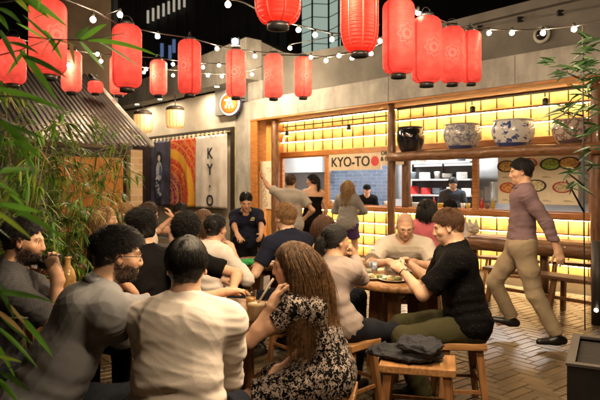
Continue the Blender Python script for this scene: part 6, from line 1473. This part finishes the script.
def dark_post():
    p = P(598, 250, 6.25); t = thing('dark_post', 'short dark timber post with a tiny light near its foot at the right edge', 'post', (p.x, p.y, 0))
    MB().tube([(0, 0, 0), (0, 0, .9)], .065, 14).build('post', mat('charred_wood', (.02, .015, .012), .5), t)
    MB().lathe([(.02, 0), (.02, .02), (.005, .024)], 12, M=Matrix.Translation((-.05, -.05, .17)) @ Matrix.Rotation(math.radians(90), 4, 'X')).build('marker_light', mat('marker_glow', (1, 1, 1), .4, var=0, emit=(1, .85, .6), estr=6), t)
dark_post()

# ---------------------------------------------------------------- tableware
glassm = glass.copy(); glassm.name = 'clear_glass'; [x for x in glassm.node_tree.nodes if x.type == 'BSDF_TRANSPARENT'][0].inputs[0].default_value = (.93, .93, .91, 1)
white_ch = mat('white_china', (.72, .69, .64), .2, coat=.4, var=.03)
def coffee():
    p = P(257, 318, 3.02); p.z = .75; p = Vector((-.222, 3.02, .75)); t = thing('iced_coffee_jar', 'glass jar of milky iced coffee with a pale straw on the front table', 'jar', p)
    MB().lathe([(.050, 0), (.055, .01), (.057, .10), (.052, .125), (.056, .13), (.056, .15), (.053, .15), (.050, .128), (.053, .10), (.051, .012)], 32).build('jar', glassm, t)
    MB().lathe([(.049, .012), (.051, .05), (.0505, .055)], 32).build('dark_coffee', mat('dark_coffee', (.16, .07, .025), .3), t)
    MB().lathe([(.0505, .056), (.052, .10), (.0495, .128), (.05, .136), (.001, .139)], 32).build('milky_coffee', mat('milky_coffee', (.55, .38, .22), .35), t)
    mb = MB(); mb.tube([(.0, 0, .13), (.085, .0, .265)], .006, 8); mb.build('straw', mat('straw_white', (.8, .75, .68), .4), t)
coffee()
def phone(x, y, rz, label, col=(.02, .02, .022)):
    t = thing('phone', label, 'phone', (x, y, .7505), rz); MB().box((-.036, -.072, 0), (.036, .072, .008), bev=.003).build('phone_body', mat('phone_body', col, .3), t)
    MB().box((-.033, -.067, .0082), (.033, .067, .0090)).build('screen', mat('phone_screen', (.03, .035, .04), .05, emit=(.5, .55, .6), estr=.15), t)
phone(-.33, 3.22, .9, 'dark phone with faintly lit screen beside the iced coffee jar')
t = thing('paper_menu', 'white folded paper on the front table next to the phone', 'paper', (-.36, 3.08, .751), .5); MB().box((-.07, -.10, 0), (.07, .10, .002)).build('sheet', mat('paper_sheet', (.65, .6, .54), .7), t); MB().box((-.05, -.06, .0024), (.02, .02, .0034)).build('dark_print', mat('dark_print', (.08, .06, .05), .7), t)
foodm = [mat('food_tan', (.45, .28, .12), .6, var=.5, scale=90), mat('food_cream', (.65, .55, .38), .5, var=.3, scale=90), mat('food_green', (.12, .2, .04), .5, var=.4, scale=90), mat('food_brown', (.16, .07, .03), .4, var=.4, scale=90)]
def plate(px, py, label, r, seed, food=True):
    Y = F * (CAMZ - .76) / (py - HZ); p = P(px, py, Y); t = thing('plate', label, 'plate', (p.x, p.y, .7505))
    MB().lathe([(r * .5, 0), (r * .62, .004), (r, .018), (r * 1.0, .021), (r * .9, .019), (r * .6, .008), (.001, .008)], 40).build('dish', white_ch, t)
    q = random.Random(seed)
    if food:
        for k, nm in enumerate(('noodles', 'rice', 'greens', 'sauce')):
            f = Field(); 
            for i in range(7): f.ell((q.uniform(-1, 1) * r * .42, q.uniform(-1, 1) * r * .42, .014 + q.random() * .016), (q.uniform(.012, .026), q.uniform(.012, .026), .012), .012)
            v, fq = f.mesh(.004); v = v + vnormals(v, fq) * folds(v, seed + k, .004, 160)[:, None]; meshobj(nm, v, fq, foodm[k], t)
plate(373, 277.5, 'white plate of leftover food nearest the ponytailed woman', .125, 1)
plate(394, 280, 'white plate of noodles in front of the man in dotted black', .12, 2)
plate(402, 271, 'white plate of food before the bald man', .11, 3)
def bottle():
    Y = 4.95; p = P(376, 264, Y); t = thing('water_bottle', 'clear bottle with blue and white label at the left of the right-hand table', 'bottle', (.62, 4.93, .7505))
    MB().lathe([(.032, 0), (.035, .01), (.035, .12), (.028, .15), (.013, .18), (.013, .20)], 24).build('bottle', glassm, t)
    MB().lathe([(.0358, .03), (.0358, .10)], 24).build('label', mat('blue_label', (.10, .2, .55), .4, col2=(.7, .75, .8), var=.3, scale=40), t)
    MB().lathe([(.0145, .195), (.0145, .215), (.001, .216)], 16).build('cap', mat('white_cap', (.75, .75, .75), .4), t)
bottle()
def tumbler(x, y, label, liquid, z=.7505, h=.11, r=.036):
    t = thing('tumbler', label, 'glass', (x, y, z)); MB().lathe([(r * .8, 0), (r, h), (r * .95, h), (r * .76, .008)], 24).build('glass', glassm, t); MB().lathe([(r * .74, .009), (r * .88, h * .6), (.001, h * .605)], 20).build('drink', mat('drink_' + label[:5], liquid, .2), t)
tumbler(.56, 4.78, 'frosted tumbler near the plates on the right-hand table', (.5, .46, .4))
tumbler(.93, 4.66, 'amber drink glass by the bald man', (.4, .2, .04))
tumbler(-1.66, 4.08, 'tall lit glass of pale drink on the far left table', (.55, .38, .16), h=.17, r=.042)
def left_jar():
    t = thing('glass_decanter', 'glass bottle with honey coloured content on the far left table', 'decanter', (-1.58, 3.96, .7505))
    MB().lathe([(.045, 0), (.055, .02), (.057, .12), (.045, .17), (.02, .21), (.02, .25), (.028, .262)], 24).build('bottle', mat('honey_glass', (.45, .27, .10), .12, coat=.6, var=.4, scale=14), t)
left_jar()
def green_cloth():
    t = thing('green_cloth', 'crumpled bright green cloth on the middle table', 'cloth', (-.50, 5.52, .75)); f = Field(); q = random.Random(3)
    for i in range(8): f.ell((q.uniform(-.08, .08), q.uniform(-.05, .05), .018), (q.uniform(.03, .05), q.uniform(.03, .05), .022), .03)
    v, fq = f.mesh(.006, [(V3(0, 0, .002), V3(0, 0, -1))]); v = v + vnormals(v, fq) * folds(v, 6, .008, 50)[:, None]; v[:, 2] = np.maximum(v[:, 2], .001); meshobj('cloth_folds', v, fq, cloth_mat('green_fabric', (.03, .28, .08)), t)
green_cloth()

# ---------------------------------------------------------------- bamboo
def leaf(mb, p, d, L, w, droop, up=None, seg=5, mi=0):
    d = d.normalized(); up = up or Vector((0, 0, 1)); s = d.cross(up)
    if s.length < 1e-3: s = Vector((1, 0, 0))
    s.normalize(); vs = []; fs = []
    for i in range(seg + 1):
        q = i / seg; ww = w * math.sin(math.pi * min(1, q * .92 + .08)) ** .75 * (1 - q * .35)
        c = p + d * (L * q) + Vector((0, 0, -droop * q * q * L)); n = d.cross(s) * -.22 * ww
        vs += [c + s * ww + n * -1, c, c - s * ww + n * -1]
    for i in range(seg):
        b = i * 3; fs += [(b, b + 1, b + 4, b + 3), (b + 1, b + 2, b + 5, b + 4)]
    mb.add(vs, fs, mi, None, True)
def leaf_mat(nm, col, tr=.35, var=.3):
    m = mat(nm, col, .38, var=var, scale=9, spec=.45); n = m.node_tree; b = prin(m)
    out = [x for x in n.nodes if x.type == 'OUTPUT_MATERIAL'][0]; tl = _n(n, 'ShaderNodeBsdfTranslucent'); src = b.inputs['Base Color'].links[0].from_socket; n.links.new(src, tl.inputs[0])
    mx = _n(n, 'ShaderNodeMixShader'); mx.inputs[0].default_value = tr; n.links.new(b.outputs[0], mx.inputs[1]); n.links.new(tl.outputs[0], mx.inputs[2]); n.links.new(mx.outputs[0], out.inputs[0]); return m
LF = [leaf_mat('bamboo_leaf', (.085, .22, .025)), leaf_mat('bamboo_leaf_pale', (.22, .33, .04)), leaf_mat('bamboo_leaf_dark', (.045, .11, .022)), leaf_mat('bamboo_leaf_dry', (.30, .22, .09))]
cane = mat('bamboo_cane', (.20, .17, .06), .35, var=.3, scale=5)
def bamboo(x, y, h, n_leaf, label, seed, lean=(0, 0), spread=.45, ll=.14, canes=2, zmin=.5, mix=(5, 3, 3, 1), group='bamboo clumps in front of the shed'):
    q = random.Random(seed); t = thing('bamboo', label, 'bamboo', (x, y, 0), 0, group); mb = MB(); nodes = []
    for k in range(canes):
        bx, by = q.uniform(-.12, .12), q.uniform(-.12, .12); lx, ly = lean[0] + q.uniform(-.3, .3), lean[1] + q.uniform(-.25, .25); pts = []; hh = h * q.uniform(.8, 1)
        for i in range(13):
            f = i / 12; pts.append(Vector((bx + lx * f ** 2, by + ly * f ** 2, hh * f)))
        mb.tube(pts, [.013 * (1 - .7 * i / 12) for i in range(13)], 7); nodes += [p for p in pts if p.z > zmin]
    twigs = []
    for p in nodes * 3:
        d = Vector((q.uniform(-1, 1), q.uniform(-1, 1), q.uniform(-.1, .7))).normalized(); L = spread * q.uniform(.4, 1.1); pts = [p + d * L * f + Vector((0, 0, -.35 * L * f * f)) for f in (0, .35, .7, 1)]; mb.tube(pts, [.004, .003, .002, .0012], 4); twigs.append(pts)
    mb.build('canes', cane, t)
    mb = MB(); per = max(1, n_leaf // max(1, len(twigs)))
    for pts in twigs:
        for i in range(per):
            f = q.uniform(.25, 1) * 3; k = min(2, int(f)); p = pts[k].lerp(pts[k + 1], f - k); d = (pts[k + 1] - pts[k]).normalized() + Vector((q.uniform(-.8, .8), q.uniform(-.8, .8), q.uniform(-.9, .35)))
            leaf(mb, p, d, ll * q.uniform(.6, 1.25), ll * .085 * q.uniform(.7, 1.2), q.uniform(.1, .6), seg=3, mi=q.choices((0, 1, 2, 3), mix)[0])
    mb.build('foliage', LF, t)
for i, (px, Y, h, nl, ln, lab) in enumerate(((8, 5.0, 2.35, 900, (.1, -.2), 'leafy bamboo clump nearest the left edge'), (28, 6.1, 2.5, 720, (0, -.1), 'tall bamboo clump with pale leaves before the grey shed window'), (52, 6.5, 2.45, 760, (.1, 0), 'bamboo clump reaching over the shed eave'),
                                      (72, 6.7, 2.1, 680, (.2, 0), 'bamboo clump in front of the dark shed wall'), (98, 6.9, 2.25, 520, (.3, .0), 'thin bamboo clump in front of the orange shed door'), (60, 5.6, 1.6, 900, (0, 0), 'low bushy bamboo behind the clasped hands'))):
    p = P(px, 185, Y); bamboo(p.x, p.y, h, nl, lab, 20 + i, ln, canes=3 if i != 4 else 2, ll=.135 if i else .16, zmin=.45, mix=(5, 4, 2, .6))
# near foliage, left
# twigs: one mesh per stem
def near_leaves(label, stems, leaves, seed, name='bamboo_branch', group=None, thk=.0022, lfm=None):
    c = P(*stems[0][0]); t = thing(name, label, 'bamboo', c); 
    if group: t['group'] = group
    for st in stems: mb = MB(); mb.tube([P(*p) - c for p in st], [thk * (1 - .5 * i / len(st)) for i in range(len(st))], 6); mb.build('twig', mat('dark_twig', (.02, .015, .01), .6), t)
    mb = MB(); q = random.Random(seed)
    for (x0, y0, x1, y1, Y, w, mi) in leaves:
        a = P(x0, y0, Y); b = P(x1, y1, Y + q.uniform(-.12, .12)); d = b - a; L = d.length; dr = q.uniform(.06, .22); d = d + Vector((0, 0, dr * L))
        s = d.normalized().cross(Vector((q.uniform(-.5, .5), -1, q.uniform(-.2, .5)))).normalized()
        leaf(mb, a - c, d, L, w, dr, up=s.cross(d).normalized() if q.random() < .3 else Vector((q.uniform(-.6, .6), -.9, q.uniform(.1, .9))).normalized(), seg=9, mi=mi)
    mb.build('foliage', [m_ or LF[0] for m_ in lfm] if lfm else LF, t)
near_leaves('bamboo branch with long green leaves crossing the upper left lanterns', [[(-20, 32, 1.7), (20, 36, 1.72), (50, 39, 1.75), (82, 40, 1.78), (125, 33, 1.8)], [(-20, 5, 1.6), (20, 0, 1.65), (40, -14, 1.7)], [(-20, 60, 1.6), (20, 50, 1.65), (50, 39, 1.7)]],
            [(80, 40, 108, 23, 1.78, .013, 0), (76, 38, 90, 25, 1.78, .011, 2), (80, 41, 103, 68, 1.78, .009, 0), (88, 40, 156, 56, 1.8, .0085, 0), (100, 42, 140, 68, 1.8, .006, 2), (104, 38, 124, 33, 1.8, .004, 2), (46, 39, 15, 22, 1.75, .009, 0), (50, 39, 20, 12, 1.75, .007, 2), (52, 39, 78, 47, 1.75, .007, 2), (44, 30, 60, 57, 1.75, .010, 0), (50, 40, 40, 60, 1.75, .006, 2), (20, -5, 48, 18, 1.7, .011, 0), (24, -6, 66, 26, 1.7, .012, 0), (10, -6, 30, 14, 1.68, .009, 1), (-2, 8, 20, 24, 1.65, .008, 2), (0, 30, 16, 62, 1.62, .009, 2), (20, 50, 52, 96, 1.65, .012, 0), (22, 55, 66, 78, 1.66, .009, 2), (25, 50, 8, 74, 1.66, .007, 0), (8, 42, 38, 54, 1.66, .007, 2), (60, 40, 52, 52, 1.75, .006, 2), (-4, 14, 8, 30, 1.6, .008, 0), (30, 20, 58, 8, 1.7, .007, 0), (38, 10, 42, -12, 1.7, .006, 0), (70, 42, 74, 62, 1.76, .007, 3)], 3)
near_leaves('spray of very near bamboo leaves at the middle of the left edge', [[(-30, 110, 1.15), (0, 118, 1.2), (30, 132, 1.25)], [(-30, 96, 1.2), (10, 96, 1.25), (45, 100, 1.28)], [(-30, 190, 1.2), (-5, 175, 1.2), (10, 160, 1.2)]],
            [(-6, 88, 66, 112, 1.25, .0085, 0), (-4, 118, 37, 158, 1.2, .0095, 0), (0, 122, 46, 140, 1.22, .005, 2), (10, 130, 32, 168, 1.22, .006, 0), (-8, 172, 32, 169, 1.2, .007, 0), (-6, 180, 20, 197, 1.2, .006, 0), (0, 132, -2, 160, 1.2, .007, 2), (-4, 205, 42, 213, 1.2, .0075, 0), (0, 203, 60, 237, 1.2, .0075, 0), (-6, 210, 30, 238, 1.2, .0055, 1), (-6, 226, 12, 240, 1.2, .005, 2), (24, 206, 4, 190, 1.2, .005, 0)], 5)
near_leaves('dim broad leaves of a potted plant at the lower left', [[(-20, 330, 1.5), (5, 318, 1.52), (28, 318, 1.55)], [(-20, 400, 1.45), (4, 372, 1.5), (14, 365, 1.5)], [(-20, 300, 1.5), (0, 292, 1.5), (20, 293, 1.5)]],
            [(20, 316, 52, 356, 1.55, .0095, 0), (2, 318, 32, 344, 1.52, .008, 2), (-4, 326, 34, 366, 1.5, .006, 0), (-6, 310, 24, 336, 1.5, .007, 3), (-4, 292, 40, 299, 1.5, .008, 2), (-2, 290, 56, 304, 1.5, .006, 2), (0, 372, 30, 392, 1.5, .008, 2), (-4, 378, 18, 404, 1.5, .008, 0), (-6, 340, 14, 376, 1.5, .006, 0), (-4, 356, 22, 362, 1.5, .005, 1), (4, 300, 28, 330, 1.5, .005, 3), (-4, 280, 14, 318, 1.48, .007, 2)], 7, 'potted_plant')
# right-hand bamboo with thin pole
pr = [[(583, 26, 3.5), (583, 120, 3.5), (584, 230, 3.5), (585, 330, 3.52)], [(583, 80, 3.5), (570, 74, 3.5), (556, 68, 3.48)], [(583, 116, 3.5), (568, 112, 3.5), (552, 120, 3.5)], [(610, 60, 3.4), (596, 72, 3.45), (583, 82, 3.5)], [(584, 186, 3.5), (572, 176, 3.5), (566, 172, 3.5)], [(584, 212, 3.5), (572, 190, 3.5), (566, 180, 3.45)]]
lv = []; q = random.Random(9)
for cx, cy, n, R in ((552, 62, 8, 12), (600, 40, 8, 16), (598, 75, 8, 18), (600, 110, 8, 16), (566, 72, 9, 15), (578, 68, 7, 16), (592, 62, 8, 16), (594, 84, 7, 16), (560, 110, 6, 14), (574, 104, 7, 15), (590, 108, 8, 15), (560, 124, 4, 11), (572, 170, 7, 14), (578, 186, 6, 13), (590, 150, 7, 14), (592, 36, 6, 14), (575, 135, 5, 13), (584, 92, 9, 14), (588, 50, 8, 14), (596, 125, 8, 14), (598, 165, 6, 14), (585, 66, 8, 12)):
    for i in range(n):
        a = q.uniform(-.8, 1.0) + (math.pi if q.random() < .62 else 0); L = R * q.uniform(.8, 1.6); lv.append((cx + q.uniform(-5, 5), cy + q.uniform(-5, 5), cx + math.cos(a) * L, cy - math.sin(a) * L * .7 + 2, 3.5 + q.uniform(-.2, .2), .0075 * q.uniform(.7, 1.3), q.choices((0, 2), (2, 5))[0]))
near_leaves('slender dark stemmed bamboo with sparse leaves at the right edge', pr, lv, 11, 'bamboo', thk=.006, lfm=[leaf_mat('shade_leaf_a', (.018, .045, .012), .15), None, leaf_mat('shade_leaf_b', (.012, .03, .010), .15)])  # leaf colour darkened to stand for leaves viewed from their unlit side

# stools under the seated people
def by(sub): return [T for l, T in PE.items() if sub in l][0]
at_person(by('tiny white dots'), 'timber stool under the man in the dotted black tee', dy=.06)
at_person(by('black ponytail in a blush'), 'timber stool under the woman in the blush top', dy=.05)
at_person(by('floral dress'), 'timber stool under the woman in the floral dress', dy=.03)
at_person(by('nearest the viewer'), 'timber stool under the man in the white shirt', dy=.0)
at_person(by('glasses and quiff'), 'timber stool under the man in the grey button shirt', dy=.0)
at_person(by('bald man'), 'timber stool under the bald man', dy=.0)
at_person(by('navy tee'), 'timber stool under the fair-haired boy', dy=.0)
at_person(by('brown-bobbed'), 'timber stool under the woman with the brown bob', dy=.0)
at_person(by('straight black bob'), 'timber stool under the woman in pink', dy=.0)
stool(418, 360, 3.43, 'empty front timber stool with a dark jacket on it', math.radians(-14), sx=.215, sy=.15)
def jacket():
    c = P(412, 345, 3.45); t = thing('jacket', 'dark grey folded jacket lying on the front stool', 'jacket', (c.x, c.y, .47), math.radians(-14)); f = Field()
    f.ell((0, 0, .035), (.19, .14, .035), .03); f.ell((.04, .02, .085), (.14, .11, .05), .04); f.ell((-.15, .03, .03), (.10, .11, .025), .03); f.ell((.10, -.03, .09), (.08, .10, .045), .02); f.cap((-.06, -.10, .10), (.10, -.12, .08), .025, .03, .02); f.cap((-.24, .06, .0), (-.16, 0, .05), .03, .04, .03)
    v, q = f.mesh(.006, [(V3(0, 0, .002), V3(0, 0, -1))]); v = v + vnormals(v, q) * (folds(v, 31, .012, 22, (1, 1, 2)))[:, None]; v[:, 2] = np.maximum(v[:, 2], .0015)
    meshobj('folded_cloth', v, q, cloth_mat('dark_grey_jacket', (.035, .036, .042)), t)
jacket()

for a in ((-.15, 5.72, 'clear tumbler of water on the middle table, nearest the boy', (.5, .5, .48)), (-.40, 5.98, 'short tumbler of tea on the far side of the middle table', (.35, .16, .04)), (1.12, 4.84, 'tumbler of cola on the right-hand table beside the man in dots', (.04, .015, .008)), (-.62, 3.22, 'tumbler of water on the front table behind the white shirt', (.5, .5, .48)), (-.30, 3.55, 'small tumbler of amber tea near the folded arms', (.4, .2, .05))): tumbler(a[0], a[1], a[2], a[3])
def napkin_flat(x, y, rz, label):
    t = thing('napkin', label, 'napkin', (x, y, .7505), rz); f = Field(); f.ell((0, 0, .006), (.06, .05, .006), .01); f.ell((.02, .01, .014), (.035, .03, .012), .012); v, q = f.mesh(.005); v = v + vnormals(v, q) * folds(v, 3, .005, 60)[:, None]; v[:, 2] = np.maximum(v[:, 2], .0005); meshobj('napkin_cloth', v, q, mat('napkin_paper', (.68, .64, .58), .8), t)
napkin_flat(.66, 4.62, .3, 'crumpled white napkin on the right-hand table near the woman in blush'); napkin_flat(-.20, 3.22, .9, 'crumpled white napkin on the front table right of the phone')
phone(.98, 4.95, .4, 'black phone on the right-hand table in front of the bald man')
